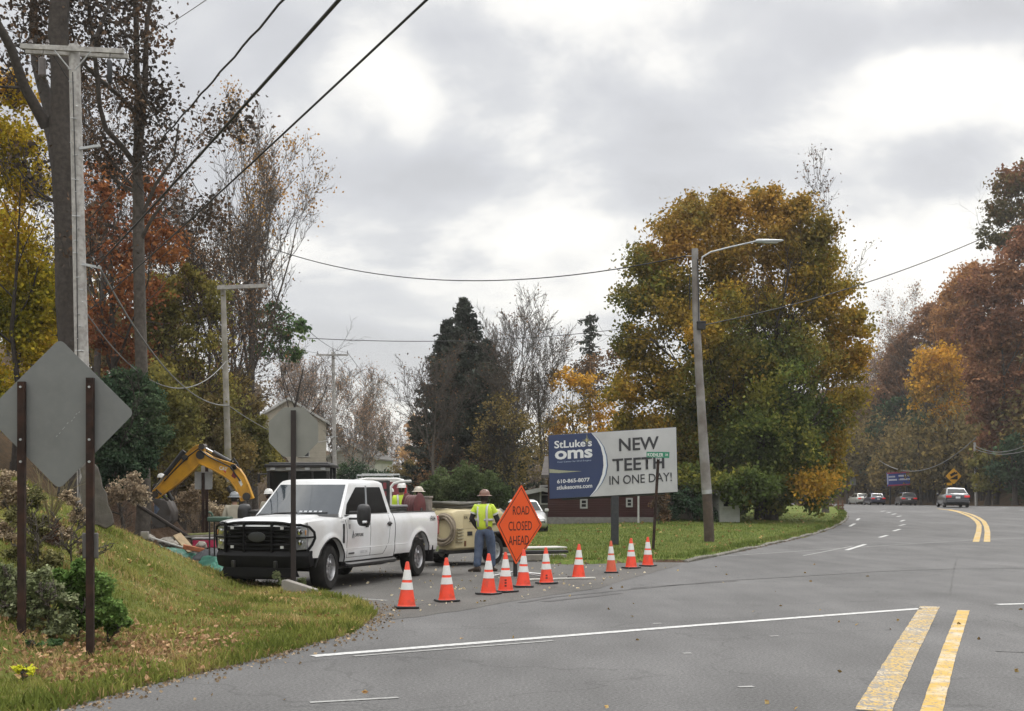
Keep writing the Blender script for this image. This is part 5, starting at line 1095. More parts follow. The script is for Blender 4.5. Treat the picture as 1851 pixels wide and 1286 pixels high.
# ------------------------------------------------------------------ the white pickup. x forward, y to its left, z up; front axle at x = 0
def pickup():
    SG = mat('tinted_glass', (.006, .006, .007), .08, var=.1, spec=.07)
    fl, rl = R0(598, 1067.5), R0(757, 1042); d = (fl-rl); d.z = 0; d.normalize(); lf = Vector((-d.y, d.x, 0)); org = fl-lf*.98
    t = thing('pickup_truck', 'white crew cab pickup with black grille guard parked behind the octagonal sign', 'pickup truck', (org.x, org.y, .0), math.atan2(d.y, d.x))
    WB = (fl-rl).length; XR = -WB
    WH = mat('truck_white', (.70, .71, .72), .32, var=.03, scale=2, coat=.35, dirt=(.50, .48, .45), dscale=1.4, damt=.55); CH = mat('chrome', (.75, .76, .77), .16, 1, var=.05)
    GL = SG; SEAM = mat('seam_black', (.02, .02, .02), .8)
    xt = XR-1.14; xbed = -2.78*WB/4.06-.02; xf = .74
    WBED = xbed
    def ztop(x):
        if x > -.62: return 1.30-.035*max(0, (x-.2))/.5-.0*x
        if x > -.95: return 1.30+(-.62-x)/.33*.07
        if x > xbed: return 1.37
        return 1.385
    def arch(x, xc, r=.535, zc=.42):
        u = abs(x-xc); return zc+math.sqrt(max(0, r*r-u*u)) if u < r else 0
    def yside(x, z):
        pr = [(.42, .935), (.52, .955), (.62, .985), (.70, .992), (.74, .985), (.95, 1.0), (1.1, 1.003), (1.2, .995), (1.28, .975), (1.34, .94), (1.40, .915)]
        y = float(np.interp(z, [p[0] for p in pr], [p[1] for p in pr]))
        if x > .25: y -= .10*((x-.25)/.5)**2
        for xc in (0, XR):
            r_ = math.hypot(x-xc, z-.42); 
            if r_ < .66: y += .028*smooth((.66-r_)/.1)
        if x < xt+.12: y -= .03*((xt+.12-x)/.12)**2
        return float(y)
    xs = sorted(set([round(v, 4) for v in list(np.linspace(xt, xf, 110))+[xc+.535*math.cos(a) for xc in (0, XR) for a in np.linspace(0, math.pi, 25)]])); xs = [x for x in xs if xt <= x <= xf]
    xs = [x for i, x in enumerate(xs) if i == 0 or x-xs[i-1] > .004]
    for s in (1, -1):
        m = MB(); P_ = []
        for x in xs:
            zb = max(.50 if x > xbed else .54, arch(x, 0), arch(x, XR)); 
            if x > .5: zb = max(zb, .62)
            zt = ztop(x); row = [(x, s*yside(x, zb)*.0+s*(yside(x, zb)-.09), zb)]
            for k in range(13):
                z = zb+(zt-zb)*k/12; row.append((x, s*yside(x, z), z))
            row.append((x, s*(yside(x, zt)-.05), zt+.008)); row.append((x, s*(yside(x, zt)-.09), zt+.004)); P_.append(row)
        m.grid(P_); m.obj('side_panel', WH, t, smooth=50)
    def sstrip(name, pts, w, mt, off=.003, sd=(1, -1), vert=None):
        for s in sd:
            mb = MB(); rows = []; dense = []
            for (x0, z0), (x1, z1) in zip(pts, pts[1:]):
                k = max(1, int(math.hypot(x1-x0, z1-z0)/.04)); dense += [(x0+(x1-x0)*i/k, z0+(z1-z0)*i/k) for i in range(k)]
            dense.append(pts[-1])
            for i, (x, z) in enumerate(dense):
                x1, z1 = dense[min(i+1, len(dense)-1)]; x0, z0 = dense[max(0, i-1)]; L_ = math.hypot(x1-x0, z1-z0) or 1; nx, nz = -(z1-z0)/L_, (x1-x0)/L_
                rows.append([(x+nx*w*u, s*(yside(x+nx*w*u, z+nz*w*u)+off*(1 if abs(u) < .5 else 0)-(.002 if abs(u) == .5 else 0)), z+nz*w*u) for u in (-.5, -.3, .3, .5)])
            mb.grid(rows); mb.obj(name, mt, t, smooth=0)
    # door seams, bed gap
    sstrip('door_seam', [(-.62, 1.28), (-.66, 1.0), (-.66, .56)], .010, SEAM); sstrip('door_seam', [(-1.72, 1.36), (-1.72, .62), (-1.74, .56)], .010, SEAM); sstrip('door_seam', [(-.66, .57), (-2.35, .57), (-2.62, .8), (-2.66, 1.1), (-2.70, 1.36)], .010, SEAM)
    sstrip('bed_gap', [(xbed, 1.38), (xbed, .50)], .03, SEAM, .004)
    for xc in (0, XR):
        sstrip('arch_trim', [(xc+.545*math.cos(a), .42+.545*math.sin(a)) for a in np.linspace(.05, math.pi-.05, 26)], .035, M_BLK, .012)
    # hood with a raised middle
    m = MB(); P_ = []
    for i in range(22):
        x = .93-(1.50)*i/21; row = []
        for j in range(33):
            y = -.93+1.86*j/32; e = abs(y)/.93; nose = .12*max(0, (x-.66)/.27)**2
            yy = y*(1-.11*max(0, (x-.25)/.7)**2)
            z = 1.305+.045*(.93-x)/1.5-nose-.05*e**5+.035*float(smooth(np.array((.55-abs(y))/.12)))*min(1, (.93-x)*4)
            row.append((x-.13*e**3*(1 if x > .6 else max(0, (x-.2)/.4)), yy, z))
        P_.append(row)
    m.grid(P_); m.obj('hood', WH, t, smooth=60)
    # front clip: panel, grille, lights
    m = MB(); P_ = []
    for z in (.60, .8, 1.0, 1.15, 1.21): P_.append([(.90-.13*(abs(y)/.9)**3, y*.93, z) for y in np.linspace(-.93, .93, 25)])
    m.grid(P_); m.obj('front_panel', mat('grille_black', (.004, .004, .0045), .7, var=.2, spec=.1), t)
    m = MB()
    for z in np.linspace(.78, 1.14, 6): m.tube([(.935-.06*(abs(y)/.6)**3, y, z) for y in np.linspace(-.6, .6, 11)], .022, 6)
    m.obj('grille', MATS['grille_black'], t)
    m = MB(); m.lathe([(.001, 0), (.11, 0), (.12, .006), (.12, .016), (.10, .02), (.001, .021)], (.965, 0, 1.0), 'x', n=28, squash=None)
    e_ = m.obj('oval_emblem', mat('emblem_grey', (.06, .062, .07), .3, .5), t); e_.scale = (1, 1.45, .75); e_.location = (0, 0, .25)
    for s in (1, -1):
        m = MB(); out = [(.0, .60, 1.18), (.0, .885, 1.19), (.0, .905, 1.12), (.0, .90, .78), (.0, .72, .76), (.0, .70, .95), (.0, .60, .97)]
        pts = [(.915-.13*(abs(y)/.9)**3+.012, s*y, z) for _, y, z in out]; m.prism(pts, (-.06, 0, 0)); hl = m.obj('headlight', mat('lamp_clear', (.34, .35, .37), .12, .5, var=.3, scale=30, coat=1), t, bevel=.01)
        for (y, z, r_) in ((.67, 1.09, .055), (.79, 1.09, .055), (.80, .90, .05)):
            m = MB(); m.lathe([(r_, 0), (r_*.9, .02), (.005, .03)], (.93-.13*(y/.9)**3+.005, s*y, z), 'x', n=16); m.obj('reflector', CH, hl)
        m = MB(); m.box((.80, s*.885, 1.08), (.05, .02, .09)); m.obj('turn_signal', mat('amber', (.35, .15, .03), .2), hl, bevel=.01)
    # bumper (black steel, wrapped ends) and skid
    m = MB(); rings = []
    for y in np.linspace(-.93, .93, 21):
        e = abs(y); xx = .97-.24*max(0, (e-.55)/.45)**1.3; z0 = .44+.06*max(0, (e-.6)/.4); rings.append([(xx-.22, y, z0), (xx-.05, y, z0-.02), (xx, y, z0+.08), (xx+.01, y, .66), (xx-.05, y, .75), (xx-.25, y, .76)])
    m.loft(rings); GB = mat('guard_black', (.005, .005, .0055), .6, var=.2, spec=.18); bp = m.obj('front_bumper', GB, t, smooth=25, bevel=.012)
    m = MB(); m.box((.88, 0, .37), (.2, 1.5, .16), taper=.9); m.box((.75, 0, .34), (.3, 1.1, .2)); m.obj('valance', GB, bp)
    for y in (-.42, .42):
        m = MB(); m.box((1.06, y, .52), (.06, .06, .12)); m.obj('tow_mount', M_BLKM, bp, bevel=.01)
    # grille guard
    g = MB(); zt, zb_ = 1.255, .72; X0 = .92
    g.tube([(X0-.02, y, zt-.03*(abs(y)/.62)**4) for y in np.linspace(-.66, .66, 9)], .03, 8)
    for z in (.86, .99, 1.12): g.tube([(X0, -.64, z), (X0, .64, z)], .022, 8)
    for y in (-.66, -.28, .28, .66): g.box((X0, y, (zt+zb_)/2), (.09, .035, zt-zb_))
    g.box((X0-.03, 0, .80), (.02, 1.3, .18)); gg = g.obj('grille_guard', GB, t, bevel=.006)
    m = MB()
    for y in np.linspace(-.62, .62, 48): m.box((X0-.025, y, 1.0), (.006, .012, .48))
    for z in np.linspace(.80, 1.22, 18): m.box((X0-.022, 0, z), (.006, 1.26, .011))
    m.obj('guard_mesh', GB, gg, smooth=0)
    for s in (1, -1):
        m = MB(); m.tube([(X0, s*.66, 1.21), (X0-.05, s*.80, 1.22), (X0-.16, s*.93, 1.18), (X0-.24, s*.99, 1.08), (X0-.25, s*1.0, .98), (X0-.21, s*.96, .86), (X0-.16, s*.90, .76)], .024, 8)
        m.tube([(X0, s*.66, .99), (X0-.1, s*.86, .99), (X0-.24, s*.995, 1.0)], .017, 8); m.obj('headlight_hoop', GB, gg)
        m = MB()
        for z in (.82, 1.16): m.box((X0+.05, s*.5, z), (.012, .06, .05))
        m.obj('reflector', mat('clear_marker', (.5, .5, .5), .2), gg)
    # greenhouse
    B = [(-.60, .90, 1.36), (xbed+.01, .905, 1.37)]; T_ = [(-1.26, .735, 1.975), (xbed+.12, .745, 1.985)]
    def sp(u, v, s, off=0):   # side plane of the cab: u back, v up
        x = (B[0][0]+(B[1][0]-B[0][0])*u)*(1-v)+(T_[0][0]+(T_[1][0]-T_[0][0])*u)*v; y = .905+(.742-.905)*v; z = (1.36+.01*u)*(1-v)+(1.975+.01*u)*v
        n = Vector((0, .962, .27)); return Vector((x, y*s+n.y*off*s, z+n.z*off))
    m = MB(); nx = 15; rings = []
    def ws(yn, v): # windshield, bowed
        x = -.60-.66*v+.17*(1-yn*yn)*(1-.35*v)-.0; return Vector((x, (.90-.163*v)*yn, 1.36+.615*v))
    def rw(yn, v): x = xbed+.01+.11*v-.04*(1-yn*yn); return Vector((x, (.905-.16*v)*yn, 1.37+.615*v))
    for v in (-.06, 0, .25, .5, .75, .93, 1.0):
        ring = [ws(yn, v) for yn in np.linspace(-1, 1, nx)]+[rw(yn, v) for yn in np.linspace(1, -1, nx)]
        rings.append(ring)
    for sc_, z in ((.93, 2.02), (.80, 2.045), (.5, 2.058), (.1, 2.062)):
        top = rings[6]; cx_ = -1.98; rings.append([Vector(((p.x-cx_)*(.35+.65*sc_**.5)*1.0+cx_, p.y*sc_, z)) for p in top])
    m.loft(rings); m.obj('cab', WH, t, smooth=48)
    m = MB(); P_ = [[ws(yn, v)+Vector((.008, 0, .006)) for yn in np.linspace(-.94, .94, 17)] for v in np.linspace(.03, .95, 7)]; m.grid(P_); wsd = m.obj('windshield', mat('windshield_glass', (.03, .038, .045), .03, var=.1, spec=.6), t, smooth=80)
    m = MB(); P1 = [ws(yn, .035)+Vector((.011, 0, .009)) for yn in np.linspace(-.95, .95, 17)]; P2 = [ws(yn, -.03)+Vector((.03, 0, .0)) for yn in np.linspace(-.97, .97, 17)]; m.grid([P1, P2]); m.obj('cowl', M_BLK, t)
    for y0, y1 in ((-.55, .05), (.1, .72)):
        m = MB(); m.tube([ws(y0, .0)+Vector((.03, 0, .02)), ws(y0+.1, .04)+Vector((.02, 0, .02)), ws(y1, .075)+Vector((.016, 0, .012))], .011, 5); m.obj('wiper', M_BLK, wsd)
    m = MB()
    for k in range(5): m.box(ws(.12+k*.11, .12)+Vector((.014, 0, .004)), (.004, .06, .035), Matrix.Rotation(-.75, 3, 'Y'))
    m.obj('dash_papers', mat('paper_white', (.5, .52, .55), .8), wsd)
    for s in (1, -1):
        def win(name, uvs, r_=.03):
            mb = MB(); pts = rounded([sp(u, v, s, .006) for u, v in uvs], r_, 4); mb.prism(pts, Vector((0, -s*.01, 0))); return mb.obj(name, GL, t, smooth=20)
        win('front_window', [(.075, .03), (.46, .03), (.46, .875), (.21, .875), (.06, .35)]); win('rear_window_side', [(.51, .03), (.93, .03), (.90, .875), (.515, .875)])
        mb = MB(); mb.prism([sp(.468, 0, s, .008), sp(.502, 0, s, .008), sp(.507, .92, s, .008), sp(.468, .92, s, .008)], Vector((0, -s*.008, 0))); mb.obj('pillar_trim', mat('pillar_grey', (.20, .21, .22), .4), t, smooth=0)
        # sill trim
        mb = MB(); mb.tube([sp(u, .0, s, .006) for u in np.linspace(.06, .95, 8)], .012, 6); mb.obj('belt_trim', M_BLK, t)
        # towing mirror
        mb = MB(); mb.box((-.80, s*1.12, 1.42), (.10, .26, .05)); mb.box((-.80, s*1.10, 1.30), (.09, .24, .04)); a = mb.obj('mirror', M_BLK, t, bevel=.012)
        mb = MB(); rings = []
        for u, w_, h_ in ((-.09, .10, .16), (-.06, .125, .205), (.02, .13, .21), (.09, .10, .17), (.115, .05, .10)): rings.append([(-.80+u, s*(1.27+w_*math.cos(k*math.pi/8)*abs(math.cos(k*math.pi/8))**-.4 if abs(math.cos(k*math.pi/8)) > 1e-6 else s*0+1.27), 1.37+h_*math.sin(k*math.pi/8)*(abs(math.sin(k*math.pi/8))**-.4 if abs(math.sin(k*math.pi/8)) > 1e-6 else 0)) for k in range(16)])
        for rg in rings:
            for i, p in enumerate(rg): rg[i] = (p[0], s*abs(p[1]), p[2])
        mb.loft(rings); mb.obj('mirror_housing', M_BLK, a, smooth=50)
        mb = MB(); mb.box((-.70, s*1.34, 1.24), (.05, .09, .05)); mb.obj('marker_lamp', CH, a, bevel=.01)
        # handles
        for hx in (-1.52, -2.50*WB/4.06):
            mb = MB(); mb.box((hx, s*(yside(hx, 1.17)+.02), 1.17), (.20, .03, .035)); mb.box((hx-.03, s*(yside(hx, 1.17)+.005), 1.165), (.13, .02, .09)); mb.obj('door_handle', M_BLK, t, bevel=.01)
        mb = MB(); mb.box((-.50, s*(yside(-.5, 1.05)+.004), 1.03), (.06, .02, .36)); mb.obj('fender_vent', M_BLK, t, bevel=.008)
        mb = MB(); mb.tube([(-.60, s*.97, .44), (-.66, s*1.02, .43), (xbed+.1, s*1.02, .43), (xbed+.02, s*.97, .44)], .05, 8); mb.obj('running_board', mat('board_black', (.03, .03, .032), .4, .3), t)
        mb = MB(); mb.box((-1.7, s*.90, .49), (2.3, .06, .10)); mb.obj('rocker_panel', M_BLK, t)
        mb = MB(); mb.box((xt+.0, s*.94, 1.08), (.10, .10, .42)); mb.obj('tail_light', mat('tail_red', (.32, .01, .015), .15, coat=1), t, bevel=.02)
        mb = MB(); mb.box((xt+.35, s*.86, .46), (.02, .28, .36)); mb.obj('mud_flap', M_BLK, t)
        # low body crease shadow line comes from a real rib
        sstrip('body_rib', [(-.66, .735), (xbed+.03, .735)], .018, WH, .006, sd=(s,)); sstrip('body_rib', [(xbed-.03, .735), (XR+.60, .735)], .018, WH, .006, sd=(s,))
    # bed
    m = MB(); m.box(((xbed+xt)/2, 0, .80), (xbed-xt-.06, 1.8, .04)); m.box((xbed-.04, 0, 1.08), (.04, 1.8, .56)); m.box((xt+.03, 0, 1.02), (.06, 1.78, .72)); m.obj('bed', WH, t, bevel=.008)
    for s in (1, -1):
        m = MB(); m.box(((xbed+xt)/2, s*.885, 1.393), (xbed-xt-.04, .10, .018)); m.obj('bed_rail', M_BLK, t, bevel=.004)
        m = MB(); m.box(((xbed+xt)/2, s*.83, 1.09), (xbed-xt-.08, .02, .58)); m.obj('bed_wall', WH, t)
    m = MB(); m.box((xt-.02, 0, .55), (.22, 1.9, .16)); m.box((xt-.14, 0, .56), (.1, 1.6, .1)); m.obj('rear_bumper', CH, t, bevel=.02)
    m = MB(); m.box((-2.1, 0, .50), (6.0, .9, .16)); m.box((0, 0, .42), (.16, 1.5, .16)); m.box((XR, 0, .42), (.14, 1.5, .14)); m.lathe([(.05, -.16), (.17, -.08), (.17, .08), (.05, .16)], (XR, 0, .42), 'x', n=14)
    for s in (1, -1): m.box((-.1, s*.55, .8), (1.3, .5, .7)); m.box((XR, s*.5, .75), (1.2, .55, .5))
    m.tube([(-1.0, .5, .36), (-3.2, .55, .34), (-4.4, .6, .42), (-5.2, .62, .4)], .04, 8); m.box((-3.2, -.5, .40), (1.0, .4, .25)); m.obj('chassis', M_BLKM, t)
    rack = MB()
    for y in (-.78, .78): rack.box((xbed-.14, y, 1.72), (.05, .06, .66)); rack.box((xbed-.3, y, 1.42), (.40, .07, .05))
    for z in (1.55, 1.70, 1.85, 2.03): rack.box((xbed-.14, 0, z), (.05, 1.56, .05))
    for y in np.linspace(-.65, .65, 9): rack.box((xbed-.145, y, 1.72), (.02, .03, .62))
    rack.obj('cab_guard', M_BLKM, t, bevel=.004)
    RM = mat('truck_rim', (.42, .42, .43), .35, .8, var=.15, dirt=(.16, .15, .14), dscale=8, damt=.5)
    for x, s, st in ((0, 1, .10), (0, -1, .10), (XR, 1, 0), (XR, -1, 0)): wheel(t, x, s*.84, .42, .285, s, RM, st)
    # marks on the left side
    def side_text(s_, x, z, h, w, m_, bold=0):
        y = max(yside(x, z+h/2), yside(x, z-h/2))+.004
        M = Matrix(((-1, 0, 0, x), (0, 0, 1, y), (0, 1, 0, z), (0, 0, 0, 1))); text(s_, h, m_, t, M, width=w, bold=bold, ext=.001)
    K = mat('decal_black', (.03, .03, .035), .5); KG = mat('decal_grey', (.30, .31, .33), .5)
    side_text('CAPSTONE', -1.17, .985, .062, .40, K, .02); side_text('F250', -.585+.12, 1.255, .035, .14, KG)
    side_text('USDOT 2145', -1.40, .655, .055, .34, KG); side_text('FX4', xt+.36, 1.235, .115, .28, K, .02)
    m = MB(); y = yside(-.9, .99)+.004
    m.prism([(-.865, y, .93), (-.885, y, .93), (-.91, y, 1.03), (-.935, y, .93), (-.955, y, .93), (-.915, y, 1.08)], (0, .001, 0)); m.obj('arrow_logo', K, t, smooth=0)
    m = MB(); m.box((-.76, yside(-.76, 1.16)+.003, 1.15), (.07, .002, .09)); m.obj('square_sticker', KG, t, smooth=0)
    m = MB(); m.box((-.86, yside(-.86, .64)+.006, .645), (.24, .006, .028)); m.obj('side_badge', K, t, smooth=0)
    return t
TRUCK = pickup()
_tm = Matrix.Translation(TRUCK.location) @ TRUCK.rotation_euler.to_matrix().to_4x4()
def tl(x, y, z=0): return _tm @ Vector((x, y, z))
TRZ = TRUCK.rotation_euler.z
# load in the bed
def bed_load():
    t = thing('toolbox', 'black plastic toolbox standing in the pickup bed', 'toolbox', tl(-3.75, .5, 1.08), TRZ); m = MB(); m.box((0, 0, .20), (.78, .46, .40), taper=1.08); m.obj('case', M_BLK, t, bevel=.02)
    m = MB(); m.box((0, 0, .43), (.88, .52, .06)); m.obj('lid', mat('lid_grey', (.16, .16, .17), .5), t, bevel=.02); m = MB(); m.tube([(-.12, .26, .3), (-.12, .29, .32), (.12, .29, .32), (.12, .26, .3)], .012, 6); m.obj('handle', M_BLK, t)
    t = thing('hose_reel', 'dark red hose reel at the back of the pickup bed', 'hose reel', tl(-4.88, .60, .95), TRZ)
    RD = mat('reel_red', (.115, .022, .025), .6, var=.25, dirt=(.06, .02, .02), dscale=4, damt=.6); HO = mat('hose_maroon', (.09, .03, .03), .7, var=.2)
    for s in (-1, 1):
        m = MB(); m.lathe([(.08, -.01), (.33, -.01), (.35, 0), (.33, .01), (.08, .01)], (0, s*.15, .50), 'y', n=30); m.obj('reel_flange', RD, t)
    m = MB()
    for k in range(5):
        y = -.12+k*.06; m.tube([(.27*math.cos(a), y, .50+.27*math.sin(a)) for a in np.linspace(0, 2*math.pi, 26)[:-1]], .034, 6, closed=True)
    m.obj('hose', HO, t); m = MB(); m.lathe([(.2, -.14), (.2, .14)], (0, 0, .5), 'y', n=20); m.obj('drum', RD, t)
    m = MB()
    for s in (-1, 1): m.tube([(-.3, s*.19, .0), (0, s*.19, .5), (.3, s*.19, 0)], .02, 6)
    m.obj('stand', M_BLKM, t)
    t = thing('crate', 'weathered grey wooden box behind the red hose reel', 'box', tl(-5.37, .58, .84), TRZ); GW = mat('grey_wood', (.20, .175, .15), .85, var=.25, scale=6, bump=.3)
    m = MB(); m.box((0, 0, .42), (.22, .46, .84)); m.obj('box_body', GW, t, bevel=.012); m = MB(); m.box((0, 0, .86), (.24, .50, .05)); m.obj('lid', GW, t, bevel=.01)
    t = thing('bent_pipe', 'white bent pipe sticking up from the pickup bed', 'pipe', tl(-4.35, .28, .84), TRZ); m = MB(); m.tube([(0, 0, 0), (0, 0, .95), (-.02, .0, 1.08), (-.06, .05, 1.16), (-.12, .20, 1.20), (-.16, .42, 1.21)], .03, 8); m.obj('pipe', mat('pvc_white', (.55, .55, .52), .4), t)
    t = thing('tool_bag', 'dark jumble of tools heaped behind the pickup cab', 'tools', tl(-3.25, -.55, .70), TRZ); rr_ = random.Random(6)
    for k in range(6):
        m = MB(); x, y = rr_.uniform(-.25, .25), rr_.uniform(-.4, .5); m.tube([(x, y, 0), (x+rr_.uniform(-.1, .1), y+rr_.uniform(-.1, .1), rr_.uniform(.55, .95))], .02, 6); m.box((x, y, rr_.uniform(.5, .7)), (.12, .1, .18), Matrix.Rotation(rr_.uniform(0, 1), 3, 'Z')); m.obj('tool', mat('tool_brown', (.06, .03, .025), .7), t)
bed_load()
# ------------------------------------------------------------------ far cars, plain-bodied but shaped
def car(name, label, px, Y, col, rz, L_=4.7, W_=1.82, Hh=1.46, hatch=False, cat='car', group=None, plate=True, lights_on=False):
    b = at(px, Y, 0); b.z = float(base(0, Y)); t = thing(name, label, cat, b, rz, group)   # x forward
    PM = mat('car_paint_'+'_'.join(str(int(c*100)) for c in col), col, .3, .3, var=.03, coat=.8)
    h = L_/2; belt = .92 if not hatch else .98; half = W_/2
    st = [(-h, .52, .80, .80), (-h+.06, .36, .92, .92), (-h+.35, .28, belt+.08, .98), (-h+1.0, .24, belt+.06, 1), (-.3, .22, belt, 1), (.8, .22, belt, 1), (1.3, .24, belt-.04, .99), (h-.4, .28, .80, .95), (h-.08, .36, .68, .86), (h, .45, .6, .78)]
    rings = []
    for x, z0, z1, k in st:
        w = half*k; rings.append([(x, -w*.92, z0), (x, -w, z0+.14), (x, -w, (z0+z1)/2), (x, -w*.97, z1-.08), (x, -w*.86, z1), (x, 0, z1+.03), (x, w*.86, z1), (x, w*.97, z1-.08), (x, w, (z0+z1)/2), (x, w, z0+.14), (x, w*.92, z0)])
    m = MB(); m.loft(rings); m.obj('body', PM, t, smooth=50)
    rb, rt, ft, fb = (-h+.30, -h+1.15, .25, 1.15) if not hatch else (-h+.10, -h+.55, .35, 1.2)
    m = MB(); zt = Hh; lo = [(rb, -half*.88, belt+.02), (fb, -half*.86, belt-.02), (fb, half*.86, belt-.02), (rb, half*.88, belt+.02)]; md = [(rt-.08, -half*.70, zt-.08), (ft+.1, -half*.68, zt-.08), (ft+.1, half*.68, zt-.08), (rt-.08, half*.70, zt-.08)]; tp = [(rt+.15, -half*.55, zt), (ft-.1, -half*.53, zt), (ft-.1, half*.53, zt), (rt+.15, half*.55, zt)]
    m.loft([lo, md, tp]); m.obj('roof', PM, t, bevel=.03)
    def gl(nm, a, b_, c, d, n, off=.012):
        mb = MB(); mb.prism([Vector(p)+Vector(n)*off for p in (a, b_, c, d)], Vector(n)*-.01); mb.obj(nm, M_GLASS, t, smooth=0)
    lp = lambda p, q, k: Vector(p).lerp(Vector(q), k)
    a, b_, c, d = lp(lo[0], lo[3], .06), lp(lo[0], lo[3], .94), lp(md[0], md[3], .94), lp(md[0], md[3], .06); gl('rear_window', lp(a, d, .1), lp(b_, c, .1), lp(b_, c, .92), lp(a, d, .92), (-.6, 0, .8))
    a, b_, c, d = lp(lo[1], lo[2], .05), lp(lo[1], lo[2], .95), lp(md[1], md[2], .95), lp(md[1], md[2], .05); gl('windshield', lp(a, d, .1), lp(b_, c, .1), lp(b_, c, .94), lp(a, d, .94), (.6, 0, .8))
    for s, i0, i1 in ((-1, 0, 1), (1, 3, 2)):
        a, b_, c, d = Vector(lo[i0]), Vector(lo[i1]), Vector(md[i1]), Vector(md[i0])
        for u0, u1 in ((.08, .46), (.50, .92)): gl('side_window', a.lerp(b_, u0).lerp(d.lerp(c, u0), .08), a.lerp(b_, u1).lerp(d.lerp(c, u1), .08), a.lerp(b_, u1).lerp(d.lerp(c, u1), .9), a.lerp(b_, u0).lerp(d.lerp(c, u0), .9), (0, s*.95, .3))
    TR_ = mat('car_tail_red', (.42, .015, .02), .2, emit=(.8, .02, .02, .35 if lights_on else .05)); TR2 = TR_
    for s in (1, -1):
        m = MB(); m.box((-h+.05, s*half*.70, .80), (.14, .38, .15)); m.obj('tail_light', TR_, t, bevel=.02)
        m = MB(); m.box((h-.12, s*half*.62, .62), (.16, .36, .12)); m.obj('headlight', mat('car_lamp', (.5, .5, .5), .15), t, bevel=.02)
    m = MB(); m.box((-h+.005, 0, .47), (.12, W_*.86, .22)); m.obj('rear_bumper', M_BLK if not plate else PM, t, bevel=.03)
    m = MB(); m.box((-h-.0, 0, .72), (.03, .32, .14)); m.obj('number_plate', mat('plate_white', (.6, .62, .63), .4), t, bevel=.004)
    m = MB(); m.box((0, 0, .26), (L_*.8, W_*.8, .16)); m.obj('underbody', M_BLK, t)
    RM = mat('car_rim', (.35, .35, .36), .35, .8)
    for x in (-L_*.29, L_*.31):
        for s in (1, -1): wheel(t, x, s*(half-.11), .325, .21, s, RM, lugs=5, tread=False)
    for s in (1, -1):
        m = MB(); m.box((.75, s*(half+.06), belt+.04), (.10, .16, .12)); m.obj('door_mirror', PM, t, bevel=.02)
    return t
G3 = 'cars driving away round the bend'
car('car', 'dark sedan driving away beside the double yellow line, nearest of the far cars', 1722, 95, (.035, .038, .048), R(80), group=G3, lights_on=True)
car('car', 'white and black hatchback driving away under the blue billboard', 1637, 145, (.045, .045, .05), R(84), hatch=True, L_=4.3, Hh=1.5, group=G3, lights_on=True)
car('car', 'dark blue sedan beside the pale silver car at the far bend', 1580, 156, (.03, .033, .065), R(87), group=G3)
car('car', 'pale silver sedan farthest away at the bend', 1553, 164, (.42, .42, .38), R(92), group=G3)
# ------------------------------------------------------------------ people. local: faces +y, up z, its left is -x
SKIN = mat('skin', (.30, .17, .11), .6, var=.08); HAIR = mat('hair_dark', (.02, .014, .01), .8)
def skin_obj(name, V, E, rad, m, parent, sub=2, root=0):
    me = bpy.data.meshes.new('s'); me.from_pydata([tuple(v) for v in V], E, []); o = bpy.data.objects.new('s', me); COL.objects.link(o)
    md = o.modifiers.new('skin', 'SKIN'); md.use_smooth_shade = True
    for i, r_ in enumerate(rad):
        r2 = r_ if hasattr(r_, '__len__') else (r_, r_); me.skin_vertices[0].data[i].radius = r2; me.skin_vertices[0].data[i].use_root = (i == root)
    s = o.modifiers.new('sub', 'SUBSURF'); s.levels = sub; s.render_levels = sub
    dg = bpy.context.evaluated_depsgraph_get(); dg.update(); m2 = bpy.data.meshes.new_from_object(o.evaluated_get(dg)); bpy.data.objects.remove(o)
    m2.materials.clear(); m2.materials.append(m); m2.name = name; m2.shade_smooth(); o2 = bpy.data.objects.new(name, m2); COL.objects.link(o2)
    if parent is not None: o2.parent = parent
    return o2
